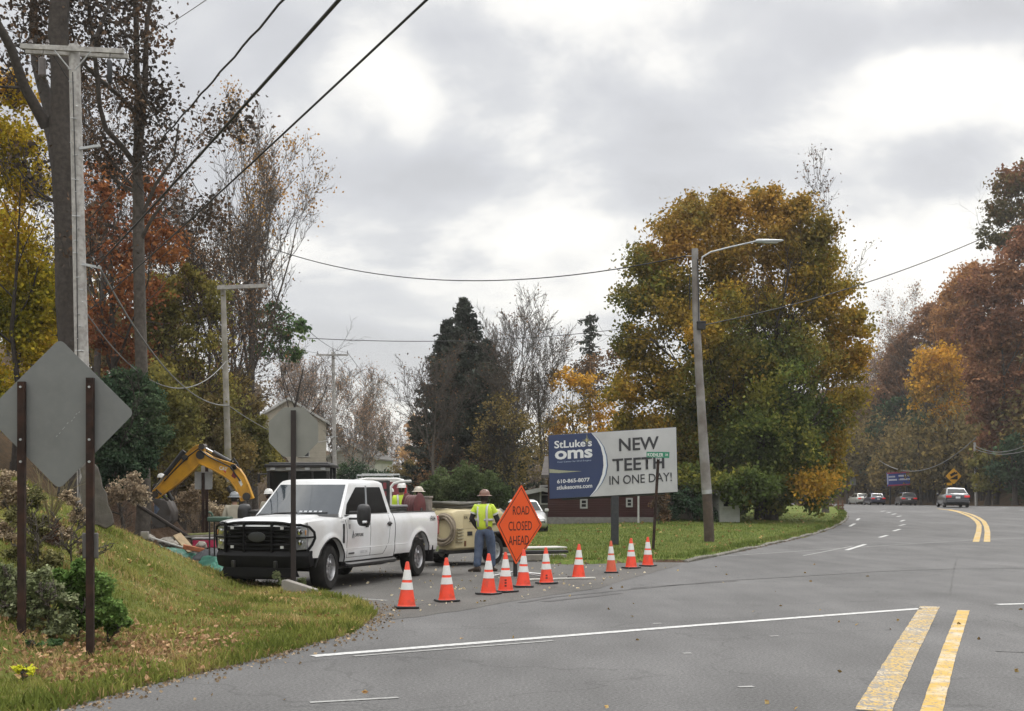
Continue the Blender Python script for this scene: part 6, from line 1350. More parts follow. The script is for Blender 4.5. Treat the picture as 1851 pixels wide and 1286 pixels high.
def person(label, loc_, rz, shirt, trousers=None, hat=None, brim=False, boots=None, arms=None, legs=None, head=(0, 0), vest=None, sleeve='short', sleevem=None, lean=(0, 0), scale=1.0, skin=None, tilt=0, stripes=True, full=True, group=None, hatcol=None):
    skin = skin or SKIN; t = thing('person', label, 'person', loc_, rz, group); t.scale = (scale,)*3
    lx, ly = lean
    pel = Vector((0, 0, .95)); wai = Vector((lx*.4, ly*.4, 1.08)); che = Vector((lx*.8, ly*.8, 1.30)); nb = Vector((lx, ly, 1.47)); nk = nb+Vector((0, .01, .06)); 
    hd = nk+Vector((0, .03+head[0]*.03, .10)); ht = hd+Vector((0, head[0]*.02, .10))
    sh = {s: nb+Vector((s*.19, 0, -.05)) for s in (-1, 1)}
    A = {-1: ((-.25, .0, 1.15), (-.24, .12, .93)), 1: ((.25, .0, 1.15), (.24, .12, .93))}
    if arms: A.update(arms)
    Lg = {-1: ((-.10, .02, .92), (-.11, .04, .50), (-.12, 0, .09)), 1: ((.10, .02, .92), (.11, .04, .50), (.12, 0, .09))}
    if legs: Lg.update(legs)
    V = [pel, wai, che, nb, nk, hd, ht]; E = [(0, 1), (1, 2), (2, 3), (3, 4), (4, 5), (5, 6)]; Rr = [(.12, .08), (.11, .075), (.13, .085), (.07, .06), (.055, .055), (.078, .092), (.068, .082)]
    hands = {}
    for s in (-1, 1):
        i = len(V); el, wr = Vector(A[s][0]), Vector(A[s][1]); hand = wr+(wr-el).normalized()*.07; V += [sh[s], (sh[s]+el)/2, el, (el+wr)/2, wr, hand]; E += [(2, i), (i, i+1), (i+1, i+2), (i+2, i+3), (i+3, i+4), (i+4, i+5)]; Rr += [.058, .05, .042, .038, .027, (.038, .02)]; hands[s] = (wr, hand, (wr-el).normalized())
        i = len(V); hp, kn, an = [Vector(v) for v in Lg[s]]; V += [hp, (hp+kn)/2, kn, (kn+an)/2, an]; E += [(0, i), (i, i+1), (i+1, i+2), (i+2, i+3), (i+3, i+4)]; Rr += [.088, .08, .058, .055, .038]
    body = skin_obj('body', V, E, Rr, skin, t)
    # fingers, nose and ears joined into the same body mesh
    m = MB()
    for s in (-1, 1):
        wr, h_, d = hands[s]; side = d.cross(Vector((s, 0, 0))).normalized(); inw = side.cross(d).normalized()
        for k, ln in enumerate((.070, .080, .075, .060)):
            a = h_+side*(.027-.018*k); b_ = a+d*ln*.55-inw*.008*s*-1; c = b_+d*ln*.4+Vector((-s*.02, 0, -.004)); m.tube([a-d*.01, b_, c], [.0092, .0085, .0065], 6)
        a = wr+d*.035+side*.03; m.tube([a, a+side*.028+d*.02, a+side*.038+d*.05], [.012, .010, .008], 6)
    for s in (-1, 1): m.box(hd+Vector((s*.078, -.005, .03)), (.012, .035, .055), Matrix.Rotation(s*.3, 3, 'Z'))
    m.tube([hd+Vector((0, .085, .05)), hd+Vector((0, .112, .018)), hd+Vector((0, .095, .008))], [.010, .016, .012], 6)
    fx = m.obj('fx', skin, None)
    bm = bmesh.new(); bm.from_mesh(body.data); bm.from_mesh(fx.data); bm.to_mesh(body.data); bm.free(); bpy.data.objects.remove(fx); body.data.shade_smooth()
    m = MB()
    for s in (-1, 1): m.lathe([(.001, -.004), (.012, 0), (.001, .004)], hd+Vector((s*.032, .090, .042)), 'y', n=8)
    m.obj('eyes', mat('eye_dark', (.02, .015, .01), .2), t); m = MB(); m.box(hd+Vector((0, .094, -.022)), (.045, .006, .010)); m.obj('mouth', mat('lips', (.20, .07, .06), .5), t, bevel=.003)
    m = MB(); m.lathe([(.086, -.07), (.094, -.01), (.094, .05), (.075, .11), (.03, .14), (.002, .145)], hd+Vector((0, -.018, .012)), n=16, squash=(.9, 1.0, 1)); m.obj('hair', HAIR, t)
    if hat:
        HM = mat(*hat) if isinstance(hat, tuple) else hat; c = hd+Vector((0, -.005, .06)); sq = (.93, 1.1, 1)
        m = MB(); m.lathe([(.128, 0), (.126, .03), (.115, .07), (.09, .105), (.05, .128), (.004, .135)], c, n=22, squash=sq); m.box(c+Vector((0, 0, .128)), (.03, .20, .02), taper=.7)
        for s in (-1, 1): m.box(c+Vector((s*.04, 0, .117)), (.015, .17, .015))
        h_ = m.obj('hard_hat', HM, t, bevel=.004)
        m = MB()
        if brim: m.lathe([(.118, .0), (.178, -.014), (.182, -.008), (.124, .012)], c, n=26, squash=sq)
        else:
            pts = [(math.sin(a)*.125*.93, math.cos(a)*.13*1.1) for a in np.linspace(-1.1, 1.1, 11)]; inn = [(x, y) for x, y in pts]; out = [(x*1.04, y+.055*math.cos(i/10*math.pi-math.pi/2)) for i, (x, y) in enumerate(pts)]
            m.prism([c+Vector((x, y, -.004-.1*0)) for x, y in out]+[c+Vector((x*.95, y*.95, .004)) for x, y in inn[::-1]], (0, 0, .006)); m.lathe([(.126, .0), (.134, -.002), (.134, .008), (.126, .012)], c, n=22, squash=sq)
        m.obj('brim', HM, h_)
    # shirt
    SV = [pel+Vector((0, 0, -.07)), wai, che, nb, nb+Vector((0, 0, .035))]; SE = [(0, 1), (1, 2), (2, 3), (3, 4)]; SR = [(.205, .150), (.195, .140), (.215, .145), (.115, .095), (.075, .07)]
    k = {'short': .62, 'long': 1.95}[sleeve]
    for s in (-1, 1):
        i = len(SV); el, wr = Vector(A[s][0]), Vector(A[s][1]); 
        if k <= 1: SV += [sh[s], sh[s].lerp(el, .4), sh[s].lerp(el, k)]; SE += [(2, i), (i, i+1), (i+1, i+2)]; SR += [.092, .088, .086]
        else: SV += [sh[s], (sh[s]+el)/2, el, (el+wr)/2, el.lerp(wr, .93)]; SE += [(2, i), (i, i+1), (i+1, i+2), (i+2, i+3), (i+3, i+4)]; SR += [.088, .078, .07, .06, .05]
    skin_obj('shirt', SV, SE, SR, shirt, t, root=2)
    if sleevem:
        for s in (-1, 1):
            el, wr = Vector(A[s][0]), Vector(A[s][1]); m = MB(); m.tube([sh[s].lerp(el, .5), el, el.lerp(wr, .5), el.lerp(wr, .95)], [.062, .058, .052, .042], 12); m.obj('sleeve', sleevem, t)
    if vest:
        VV = [pel+Vector((0, 0, .07)), wai, che, nb+Vector((0, 0, -.01))]; skin_obj('vest', VV, [(0, 1), (1, 2), (2, 3)], [(.225, .165), (.21, .155), (.235, .16), (.15, .10)], vest, t, root=0)
    if vest or stripes:
        SM = mat('reflective_tape', (.50, .51, .50), .35, var=.1)
        def ring(c, a, b_, h, nm='reflective_stripe'):
            m = MB(); n = 28; rr_ = [[c+Vector((a*math.cos(2*math.pi*k/n), b_*math.sin(2*math.pi*k/n), z)) for k in range(n)] for z in (-h/2, h/2)]; m.grid([r_+[r_[0]] for r_ in rr_]); m.obj(nm, SM, t, solid=.004)
        ra = (.218, .162) if vest else (.204, .155)
        ring(Vector((lx*.5, ly*.5, 1.15)), *ra, .05)
        for s in (-1, 1):
            m = MB(); P_ = []
            for yy in (-1, 1):
                pts = [(s*.10+lx*u, ly*u+yy*b_, z) for u, z, b_ in ((.5, 1.0, .155), (.5, 1.15, .158), (.7, 1.25, .160), (.85, 1.34, .156), (.97, 1.43, .128), (1, 1.505, .05))]; P_.append(pts)
            pts = P_[0]+P_[1][::-1]; m.grid([[(x-.025, y, z), (x+.025, y, z)] for x, y, z in pts]); m.obj('reflective_stripe', SM, t, solid=.006)
        if not vest:
            for s in (-1, 1):
                el = Vector(A[s][0]); a = sh[s].lerp(el, .46); b_ = sh[s].lerp(el, .60); m = MB(); m.tube([a, b_], [.083, .082], 14, cap=False); m.obj('reflective_stripe', SM, t)
    TM = trousers or mat('jeans', (.065, .095, .155), .85, var=.25, scale=14, dirt=(.11, .14, .19), dscale=5, damt=.6, bump=.3)
    TV = [pel+Vector((0, 0, .12)), pel]; TE = [(0, 1)]; TRr = [(.185, .13), (.19, .14)]
    for s in (-1, 1):
        i = len(TV); hp, kn, an = [Vector(v) for v in Lg[s]]; TV += [hp+Vector((0, 0, -.03)), (hp+kn)/2, kn, (kn+an)/2, an+Vector((0, 0, .0))]; TE += [(1, i), (i, i+1), (i+1, i+2), (i+2, i+3), (i+3, i+4)]; TRr += [.135, .125, .10, .095, .088]
    skin_obj('trousers', TV, TE, TRr, TM, t, root=1)
    BM = mat('work_boots', (.05, .035, .025), .8, var=.2)
    for s in (-1, 1):
        an = Vector(Lg[s][2]); ft = (legs or {}).get(('toe', s), 0); rot = Matrix.Rotation(ft, 3, 'Z'); m = MB(); rings = []
        for y, w, z0, z1 in ((-.09, .036, 0, .10), (-.06, .042, 0, .15), (.0, .044, 0, .15), (.07, .046, 0, .10), (.14, .050, 0, .075), (.19, .042, 0, .06), (.215, .02, .008, .04)):
            rings.append([Vector((an.x, an.y, an.z-.09))+rot @ Vector((w*math.cos(k*math.pi/6), y, (z0+z1)/2+(z1-z0)/2*math.sin(k*math.pi/6))) for k in range(12)])
        m.loft(rings); m.obj('boot', BM, t)
    return t
HIV = mat('hi_vis_yellow', (.55, .72, .045), .6, var=.08, scale=6, dirt=(.38, .50, .05), dscale=4, damt=.4, bump=.3, bscale=12); DKS = mat('dark_sleeve', (.018, .016, .016), .85)
W_HAT = ('white_helmet', (.66, .65, .62), .35, 0, .06); BR_HAT = ('brown_helmet', (.20, .105, .075), .4, 0, .25); GR_HAT = ('grey_helmet', (.20, .21, .22), .35, 0, .2)
g = R0(876, 1034)
person('worker in hi vis shirt, jeans and brown hard hat, back turned behind the cones', (g.x, g.y, g.z), R(-14), HIV, hat=BR_HAT, brim=True, sleeve='short', sleevem=DKS, lean=(-.02, .02), head=(.6, 0), scale=1.03,
       arms={-1: ((-.29, -.03, 1.17), (-.19, .10, .96)), 1: ((.27, .08, 1.16), (.20, .32, 1.10))}, legs={-1: ((-.11, .0, .92), (-.13, -.02, .50), (-.15, -.10, .09)), 1: ((.11, .0, .92), (.13, .10, .50), (.13, .12, .09)), ('toe', -1): 1.35, ('toe', 1): -.3}, skin=mat('skin_dark', (.07, .04, .03), .6), trousers=None)
# belt pouch and tail of a white cord at his back
TANS = mat('tan_shirt', (.32, .29, .23), .8, var=.1); 
def stand(px, pyhead, Y, scale=1.0, z=None):
    """ground height which puts the top of a helmet at a row of the picture"""
    top = EYE+(HZ-pyhead)/F*Y; return Vector(((px-CX)/F*Y, Y, top-1.82*scale if z is None else z))
person('worker in white hard hat and yellow vest behind the bucket of the digging arm', stand(291, 856, 40.2), R(200), DKS, hat=W_HAT, vest=HIV, sleeve='long', stripes=True)
person('worker in tan shirt and dark grey hard hat left of the pickup hood', stand(424, 889, 31.5), R(20), TANS, hat=GR_HAT, brim=True, sleeve='long', stripes=False)
person('worker with white hard hat half hidden behind the windshield of the pickup', stand(487, 884, 33.5), R(160), TANS, hat=W_HAT, sleeve='long', stripes=False)
person('worker in white hard hat and yellow vest right behind the pickup cab', stand(728, 873, 33.5), R(185), HIV, hat=W_HAT, vest=HIV, sleeve='long', lean=(.03, .06))
person('worker with white hard hat farthest back near the red and white van', stand(706, 882, 42), R(170), DKS, hat=W_HAT, sleeve='long', stripes=False)
person('worker in scuffed pale hard hat behind the wooden box in the pickup', stand(759, 880, 35), R(90), TANS, hat=('cream_helmet', (.48, .43, .36), .4, 0, .3), brim=True, sleeve='long', stripes=False)
# ------------------------------------------------------------------ backhoe with its digging arm
def backhoe():
    Y = 38.0; YEL = mat('machine_yellow', (.60, .30, .018), .45, var=.1, scale=3, dirt=(.26, .13, .03), dscale=2.5, damt=.55); DK = mat('machine_dark', (.03, .028, .027), .5, var=.3, dirt=(.09, .06, .035), dscale=3, damt=.6)
    ORI = Vector(((530-CX)/F*Y, Y+2.2, 0)); ORI.z = max(Hs(ORI.x, ORI.y), float(base(0, ORI.y))); t = thing('backhoe', 'yellow backhoe with black cab and raised digging arm beside the pit', 'backhoe', ORI)
    q = lambda px, py, dy=0, YY=Y: P(px, py, YY)-ORI+Vector((0, dy, 0))
    w = .34
    def plate(name, pts, wd, m_, dy=0, par=None, bev=.02):
        mb = MB(); mb.prism([q(x, y, -wd/2+dy) for x, y in pts], (0, wd, 0)); return mb.obj(name, m_, par or t, bevel=bev, smooth=25)
    bpts = [(363, 822), (372, 818), (386, 827), (404, 833), (423, 839), (434, 848), (443, 861), (450, 877), (459, 901), (438, 906), (433, 893), (427, 881), (418, 868), (406, 860), (388, 850), (372, 842), (362, 838), (359, 829)]
    boom = plate('boom', bpts, w, YEL)
    spts = [(358, 806), (366, 805), (371, 812), (368, 832), (352, 849), (337, 863), (322, 876), (306, 888), (286, 902), (277, 896), (279, 888), (292, 877), (308, 859), (325, 838), (340, 821), (350, 811)]
    stick = plate('stick', spts, w*.8, YEL)
    # edge ribs give the box section of the arm its lip
    for nm, pts, par in (('rib', bpts, boom), ('rib', spts, stick)):
        mb = MB(); wd = w/2+.012 if par is boom else w*.4+.012; mb.tube([q(x, y, -wd) for x, y in pts], .022, 5, closed=True); mb.obj(nm, YEL, par)
    CHR = mat('rod_chrome', (.6, .6, .6), .2, 1)
    def cyl(a, b, r_, k=.55, dy=0):
        mb = MB(); A, B_ = q(*a, dy), q(*b, dy); mdp = A.lerp(B_, k); mb.tube([A, mdp], r_, 12); mb.tube([A.lerp(B_, k-.02), mdp.lerp(B_, .03)], r_*1.15, 12); c = mb.obj('hydraulic_cylinder', M_BLKM, t); mb = MB(); mb.tube([mdp, B_], r_*.5, 10); mb.obj('rod', CHR, c)
    cyl((420, 838), (372, 811), .075, .72); cyl((335, 816), (281, 885), .08, .6, -.12); cyl((415, 880), (432, 905), .08, .6, -.2)
    for (x, y, r_) in ((365, 823, .13), (367, 808, .09), (424, 845, .09), (283, 894, .10), (337, 828, .09), (448, 898, .12), (427, 846, .06)): mb = MB(); mb.lathe([(r_, -w*.62), (r_, w*.62)], q(x, y), 'y', n=16); mb.obj('pivot_pin', DK, t)
    mb = MB(); mb.tube([q(300, 870, -.2), q(320, 850, -.26), (q(345, 825, -.24)), q(362, 812, -.24), q(380, 826, -.24), q(420, 845, -.24), q(437, 870, -.22)], .022, 6); mb.tube([q(418, 836, -.1), q(424, 829, -.1), q(430, 838, -.1), q(434, 850, -.1)], .03, 6); mb.obj('hydraulic_hose', M_BLK, t)
    # bucket
    mb = MB(); BK = mat('bucket_grey', (.11, .10, .095), .6, .3, var=.3, dirt=(.05, .035, .025), dscale=4, damt=.8)
    outl = [(279, 902), (296, 903), (308, 908), (315, 925), (314, 940), (304, 952), (292, 954), (284, 947), (280, 935), (290, 930), (296, 920), (288, 912)]
    for dy in (-.42, .40): mb.prism([q(x, y, dy) for x, y in outl], (0, .03, 0))
    arc = outl[:8]; mb.grid([[q(x, y, -.42), q(x, y, .43)] for x, y in arc]); bk = mb.obj('bucket', BK, t, solid=.02, smooth=30)
    for k in range(5): mb = MB(); a = q(284, 948, -.38+.19*k); mb.box(a+Vector((-.05, 0, -.05)), (.09, .06, .14), Matrix.Rotation(.5, 3, 'Y')); mb.obj('tooth', BK, bk)
    mb = MB(); mb.box(q(284, 900), (.14, w*.6, .3)); mb.tube([q(300, 885), q(312, 905)], .06, 8); mb.tube([q(284, 885, -.1), q(306, 905, -.1)], .05, 8); mb.obj('linkage', DK, t, bevel=.01)
    # tractor body, its tail toward the pit
    Yc = 39.5; a = P(472, 838, Yc)-ORI; c = P(588, 838, Yc)-ORI; cx_, cw = (a.x+c.x)/2, c.x-a.x; top = a.z; zb = 1.15; dd = 1.5; CY = dd/2+.2
    mb = MB()
    for sx, r_ in ((-1, .05), (1, .05)):
        for dy in (-.7, .0, .8): mb.box((cx_+sx*(cw/2-.05), CY+dy, (zb+top)/2), (.09, .09, top-zb-.05))
    mb.box((cx_-.28, CY-.7, (zb+top)/2), (.07, .07, top-zb)); mb.box((cx_+.45, CY-.7, (zb+top)/2), (.05, .06, top-zb)); mb.box((cx_, CY-.7, zb+.45), (cw, .06, .06)); cab = mb.obj('cab_frame', M_BLKM, t, bevel=.008)
    mb = MB(); mb.box((cx_, CY+.05, top-.05), (cw+.12, 1.85, .11)); mb.box((cx_, CY+.05, top+.03), (cw-.1, 1.5, .06)); mb.obj('cab_roof', mat('cab_roof', (.018, .018, .019), .45, var=.2), t, bevel=.03)
    mb = MB(); mb.box((cx_, CY-.74, top-.15), (cw+.02, .05, .14)); mb.obj('light_bar', mat('roof_edge_grey', (.30, .31, .30), .5, var=.2), t, bevel=.01)
    for sx in (-.4, .4, -.15, .15):
        mb = MB(); mb.box((cx_+sx*cw, CY-.80, top-.14), (.16, .07, .10)); mb.obj('work_light', mat('lamp_face', (.40, .42, .42), .2), t, bevel=.01)
    gl = mat('cab_glass', (.010, .012, .013), .06, spec=.12)
    mb = MB(); mb.box((cx_, CY-.68, (zb+top)/2+.02), (cw-.14, .012, top-zb-.2)); mb.box((cx_-cw/2+.06, CY+.05, (zb+top)/2), (.012, 1.4, top-zb-.2)); mb.box((cx_+cw/2-.06, CY+.05, (zb+top)/2), (.012, 1.4, top-zb-.2)); mb.obj('cab_window', gl, t)
    mb = MB(); mb.box((cx_+.1, CY+.1, 1.5), (.5, .5, .12)); mb.box((cx_+.1, CY+.35, 1.85), (.5, .12, .7)); mb.obj('seat', M_BLK, t, bevel=.04)
    mb = MB(); mb.box((cx_-cw/2-.28, CY-.6, top-.45), (.06, .16, .28)); mb.tube([(cx_-cw/2, CY-.6, top-.3), (cx_-cw/2-.28, CY-.6, top-.32)], .02, 6); mb.obj('mirror', M_BLK, t)
    mb = MB(); mb.box((cx_, CY+1.9, 1.15), (.9, 2.2, .75)); mb.box((cx_, CY, .95), (cw-.35, 1.7, .45)); mb.box((cx_-.6, CY-.95, .95), (1.2, .35, .5)); mb.obj('chassis', YEL, t, bevel=.04)
    mb = MB(); mb.box((q(450, 905).x, -1.9, .95), (.5, .6, .7)); mb.box(((q(450, 905).x+cx_)/2-.1, -1.3, .8), (abs(q(450, 905).x-cx_)+.3, .5, .3)); mb.obj('swing_post', DK, t, bevel=.03)
    for sx in (-1, 1):
        wheel(t, cx_+sx*(cw/2-.16), CY+.1, .68, .42, 1, mat('wheel_yellow', (.5, .3, .03), .5), R(90)*sx+0, lugs=6); wheel(t, cx_+sx*(cw/2-.2), CY+2.6, .48, .32, 1, MATS['wheel_yellow'], R(90)*sx, lugs=6)
    mb = MB(); mb.box((cx_, CY+3.7, .6), (2.3, .5, .9), taper=.7); mb.obj('loader_bucket', YEL, t, bevel=.02)
    # lettering on the arm: small dark and white marks
    def btxt(s, px, py, h, w_, m_, rot):
        p = q(px, py, -w/2-.004); c_, s_ = math.cos(rot), math.sin(rot); text(s, h, m_, boom, Matrix(((c_, -s_, 0, p.x), (0, 0, -1, p.y), (s_, c_, 0, p.z), (0, 0, 0, 1))), width=w_, bold=.03, ext=.002)
    mb = MB(); mb.prism([q(410, 856.5, -w/2-.002), q(405, 850, -w/2-.002), q(411, 850.5, -w/2-.002)], (0, -.001, 0)); mb.obj('red_triangle', mat('decal_red', (.45, .02, .02), .5), boom, smooth=0)
    btxt('CAT', 406, 847.5, .12, .24, mat('decal_white', (.65, .65, .62), .5), -.25); 
    mb = MB(); p = [(420, 861), (425, 852), (431, 860), (427, 866)]; mb.prism([q(x, y, -w/2-.003) for x, y in p], (0, -.001, 0)); mb.obj('stripe_decal', mat('decal_maroon', (.18, .02, .02), .5), boom, smooth=0)
    mb = MB(); p = [(433, 871), (437, 866), (441, 876), (438, 880)]; mb.prism([q(x, y, -w/2-.003) for x, y in p], (0, -.001, 0)); mb.obj('number_decal', MATS['decal_white'], boom, smooth=0)
backhoe()
# ------------------------------------------------------------------ tan air compressor trailer
def compressor():
    Y = 30.3; ang = math.atan2(.84, .54); rl = R0(848, 1026); ux = Vector((math.cos(ang), math.sin(ang), 0))   # x runs back along the trailer
    org = R0(812, 1024)+Vector((-.45, .0, 0)); t = thing('air_compressor', 'tan towable air compressor trailer hitched behind the white pickup', 'trailer', (org.x, org.y, 0), ang)
    TAN = mat('compressor_tan', (.50, .425, .25), .5, var=.06, scale=3, dirt=(.36, .30, .18), dscale=2, damt=.5); TD = mat('compressor_tan_dark', (.33, .29, .19), .6, var=.15)
    # local: x back, y = left (away) ; near side is y = -w/2
    L_, w, z0, z1 = 2.35, 1.45, .40, 1.40
    sec = lambda k, x, zt: [(x, -w/2*k, z0+.05), (x, -w/2*k*1.0, z0+.35), (x, -w/2*k, zt-.16), (x, -w/2*k+.07, zt-.03), (x, -w/2*k+.22, zt), (x, w/2*k-.22, zt), (x, w/2*k-.07, zt-.03), (x, w/2*k, zt-.16), (x, w/2*k, z0+.35), (x, w/2*k, z0+.05), (x, w/2*k-.1, z0), (x, -w/2*k+.1, z0)]
    m = MB(); m.loft([sec(.80, 0, z1-.2), sec(.93, .05, z1-.06), sec(1, .18, z1), sec(1, .9, z1+.02), sec(1, L_-.25, z1), sec(.95, L_-.06, z1-.08), sec(.85, L_, z1-.2)]); m.obj('housing', TAN, t, smooth=40, bevel=.015)
    y = -w/2-.006
    for x0, x1, a, b in ((.34, 1.55, .92, 1.28), (1.62, 2.2, .75, 1.28)):
        m = MB(); m.prism(rounded([(x0, y, a), (x1, y, a), (x1, y, b), (x0, y, b)], .05, 3), (0, .012, 0)); d = m.obj('side_door', TAN, t, bevel=.004)
        m = MB(); m.box(((x0+x1)/2-.25, y-.015, (a+b)/2), (.20, .02, .03)); m.obj('latch', M_BLK, d)
    for k in range(5):
        m = MB(); m.box((.18, y-.02, .62+k*.075), (.26, .05, .028)); m.obj('vent_louvre', TD, t, bevel=.005)
    m = MB(); m.box((.62, y-.004, .80), (.20, .012, .10)); m.obj('control_panel', M_BLK, t); m = MB(); m.box((.42, y-.004, .56), (.07, .01, .13)); m.obj('sticker', mat('sticker_brown', (.12, .05, .02), .6), t)
    text('KA', .07, M_BLK, t, Matrix(((1, 0, 0, .45), (0, 0, -1, y-.004), (0, 1, 0, 1.20), (0, 0, 0, 1))), width=.14, bold=.01)
    for s in (-1, 1):
        m = MB(); yy = s*(w/2+.11); m.prism([(.95, yy-.14, .42), (1.12, yy-.14, .84), (1.85, yy-.14, .84), (2.05, yy-.14, .42), (1.96, yy-.14, .42), (1.78, yy-.14, .78), (1.18, yy-.14, .78), (1.04, yy-.14, .42)], (0, .28, 0)); m.obj('fender', M_BLK, t, bevel=.01)
        wheel(t, 1.48, s*(w/2+.10), .36, .21, s, M_GALV, lugs=5, tread=False)
    m = MB(); m.box((1.1, 0, .36), (2.3, 1.2, .09)); m.box((1.48, 0, .36), (.09, 1.6, .09)); m.tube([(.05, -.45, .38), (-.95, 0, .46)], .04, 8); m.tube([(.05, .45, .38), (-.95, 0, .46)], .04, 8); m.tube([(-.95, 0, .46), (-1.25, 0, .50)], .05, 8); m.obj('drawbar', M_BLKM, t)
    m = MB(); m.tube([(-.75, .0, .15), (-.75, 0, .85)], .035, 8); m.lathe([(.09, -.02), (.09, .02)], (-.75, 0, .13), 'y', n=14); m.tube([(-.75, 0, .85), (-.62, 0, .88)], .015, 6); m.obj('jack', M_GALV, t)
    return t
CMP = compressor(); _cm = Matrix.Translation(CMP.location) @ CMP.rotation_euler.to_matrix().to_4x4()
def coil(label, mtx, r0, n, m_, th=.035, sq=1.0, cat='hose', flat=True, seed=1):
    rr_ = random.Random(seed); org = mtx @ Vector((0, 0, 0)); mb = MB()
    for k in range(n):
        r_ = r0*rr_.uniform(.8, 1.05); dz = .035*(k % 3)+rr_.uniform(0, .02); a0 = rr_.uniform(0, 6); c = (rr_.uniform(-.05, .05), rr_.uniform(-.03, .03))
        pts = [mtx @ Vector((c[0]+r_*math.cos(a)*sq, c[1]+r_*math.sin(a), dz+.02*math.sin(3*a+a0)))-org for a in np.linspace(0, 2*math.pi, 30)[:-1]]; mb.tube(pts, th, 6, closed=True)
    o = mb.obj('coiled_hose', m_, smooth=80); o.location = org; tag(o, label, cat); return o
coil('dark air hoses coiled flat on the roof of the tan compressor', _cm @ Matrix.Translation((.95, -.1, 1.46)), .50, 8, mat('hose_olive', (.075, .07, .055), .7, var=.2), .036, 1.7)
coil('tan hoses hanging in a coil between pickup tail and compressor', _cm @ Matrix.Translation((-.12, -.42, .92)) @ Matrix.Rotation(R(90), 4, 'Y') @ Matrix.Rotation(R(0), 4, 'X'), .33, 9, mat('hose_tan', (.22, .18, .13), .75, var=.25), .032, 1.05, seed=4)
m = MB(); o0 = R0(792, 1020); m.tube([(-.3, 0, .42), (-.22, 0, .18), (.0, .02, .14), (.22, .05, .2), (.25, .05, .5)], .014, 6); o = m.obj('safety_chain', M_BLKM); o.location = o0; tag(o, 'dark safety chain looping under the trailer hitch', 'chain')
# ------------------------------------------------------------------ houses
def house(name, label, cx, Y, rz, W_, D, zw, zr, wall_m, roof_m, wins=(), z0=None, over=.3, found=None, gable='y', trim=None, extra=None):
    """gable end faces -y when gable == 'y'; W_ across, D deep"""
    x = (cx-CX)/F*Y; z = Hs(x, Y) if z0 is None else z0; t = thing(name, label, 'house', (x, Y, z), rz); trim = trim or mat('trim_white', (.42, .42, .40), .6)
    m = MB(); h = W_/2
    if gable == 'y': m.prism([(-h, 0, -.6), (h, 0, -.6), (h, 0, zw), (0, 0, zr-.08), (-h, 0, zw)], (0, D, 0))
    else: m.prism([(-h, 0, -.6), (-h, 0, zw), (-h, D/2, zr-.08), (-h, D, zw), (-h, D, -.6)], (W_, 0, 0))
    m.obj('wall', wall_m, t, smooth=0)
    m = MB(); th = .14
    if gable == 'y':
        k = (zr-zw)/h; e = h+over
        for s in (-1, 1): m.prism([(0, -over, zr), (s*e, -over, zw-over*k), (s*e, -over, zw-over*k-th), (0, -over, zr-th)], (0, D+2*over, 0))
    else:
        k = (zr-zw)/(D/2)
        for s in (0, 1):
            yo = -over if s == 0 else D+over; m.prism([(-h-over, D/2, zr), (-h-over, yo, zw-over*k), (-h-over, yo, zw-over*k-th), (-h-over, D/2, zr-th)], (W_+2*over, 0, 0))
    m.obj('roof', roof_m, t, smooth=0)
    if gable == 'y':
        m = MB()
        for s in (-1, 1): m.prism([(0, -over-.03, zr+.02), (s*e, -over-.03, zw-over*k+.02), (s*e, -over-.03, zw-over*k-.2), (0, -over-.03, zr-.2)], (0, .03, 0))
        m.obj('bargeboard', trim, t, smooth=0)
    for (u, v, w, hh) in wins:
        m = MB()
        for a, b, c, d in ((u, v+hh/2+.04, w+.16, .08), (u, v-hh/2-.04, w+.16, .08)): m.box((a, -.03, b), (c, .08, d))
        for s in (-1, 1): m.box((u+s*(w/2+.04), -.03, v), (.08, .08, hh))
        m.box((u, -.03, v), (w, .05, .04)); f = m.obj('window', trim, t, smooth=0)
        m = MB(); m.box((u, -.012, v), (w, .02, hh)); m.obj('pane', M_GLASS, f, smooth=0)
    if found:
        m = MB(); m.box((0, -.06, .05), (W_+.1, .1, .9)); m.obj('foundation', found, t, smooth=0)
    return t
def siding(name, c, scale=7.0, dirt=(.2, .2, .17)):
    if name in MATS: return MATS[name]
    m = mat(name, c, .7, var=.06, dirt=dirt, dscale=1.2, damt=.5); nt = m.node_tree; N, L = nt.nodes, nt.links; b = N['Principled BSDF']
    wv = N.new('ShaderNodeTexWave'); wv.wave_type = 'BANDS'; wv.bands_direction = 'Z'; wv.wave_profile = 'SAW'; wv.inputs['Scale'].default_value = scale/6.28*2; tc = N.new('ShaderNodeTexCoord'); L.new(tc.outputs['Object'], wv.inputs[0])
    bp = N.new('ShaderNodeBump'); bp.inputs['Strength'].default_value = .9; bp.inputs['Distance'].default_value = .03; L.new(wv.outputs[1], bp.inputs['Height']); L.new(bp.outputs[0], b.inputs['Normal']); return m
ROOF = mat('roof_shingle', (.10, .095, .09), .9, var=.25, scale=3, bump=.6, bscale=10); ROOFB = mat('roof_brown', (.07, .06, .055), .9, var=.25, scale=3)
hz_ = lambda py, Y: EYE+(HZ-py)/F*Y
house('gabled_house', 'cream house with steep grey gable behind the octagonal sign', 522, 110, R(9), 6.4, 9, hz_(760, 110)-.3, hz_(719, 110)-.3, siding('cream_siding', (.50, .46, .38), dirt=(.32, .29, .23)), ROOF, wins=((-1.4, 5.4, .8, 1.2), (1.3, 3.0, .8, 1.3), (1.3, 5.4, .8, 1.2)), z0=.3)
house('small_house', 'low pale house with grey roof right of the far crossarm pole', 634, 118, R(-8), 4.6, 7, hz_(826, 118)-.3, hz_(800, 118)-.3, siding('white_siding', (.50, .49, .46), dirt=(.34, .33, .30)), ROOF, wins=((-1.0, 2.2, .8, 1.1), (1.1, 2.2, .8, 1.1)), z0=.3)
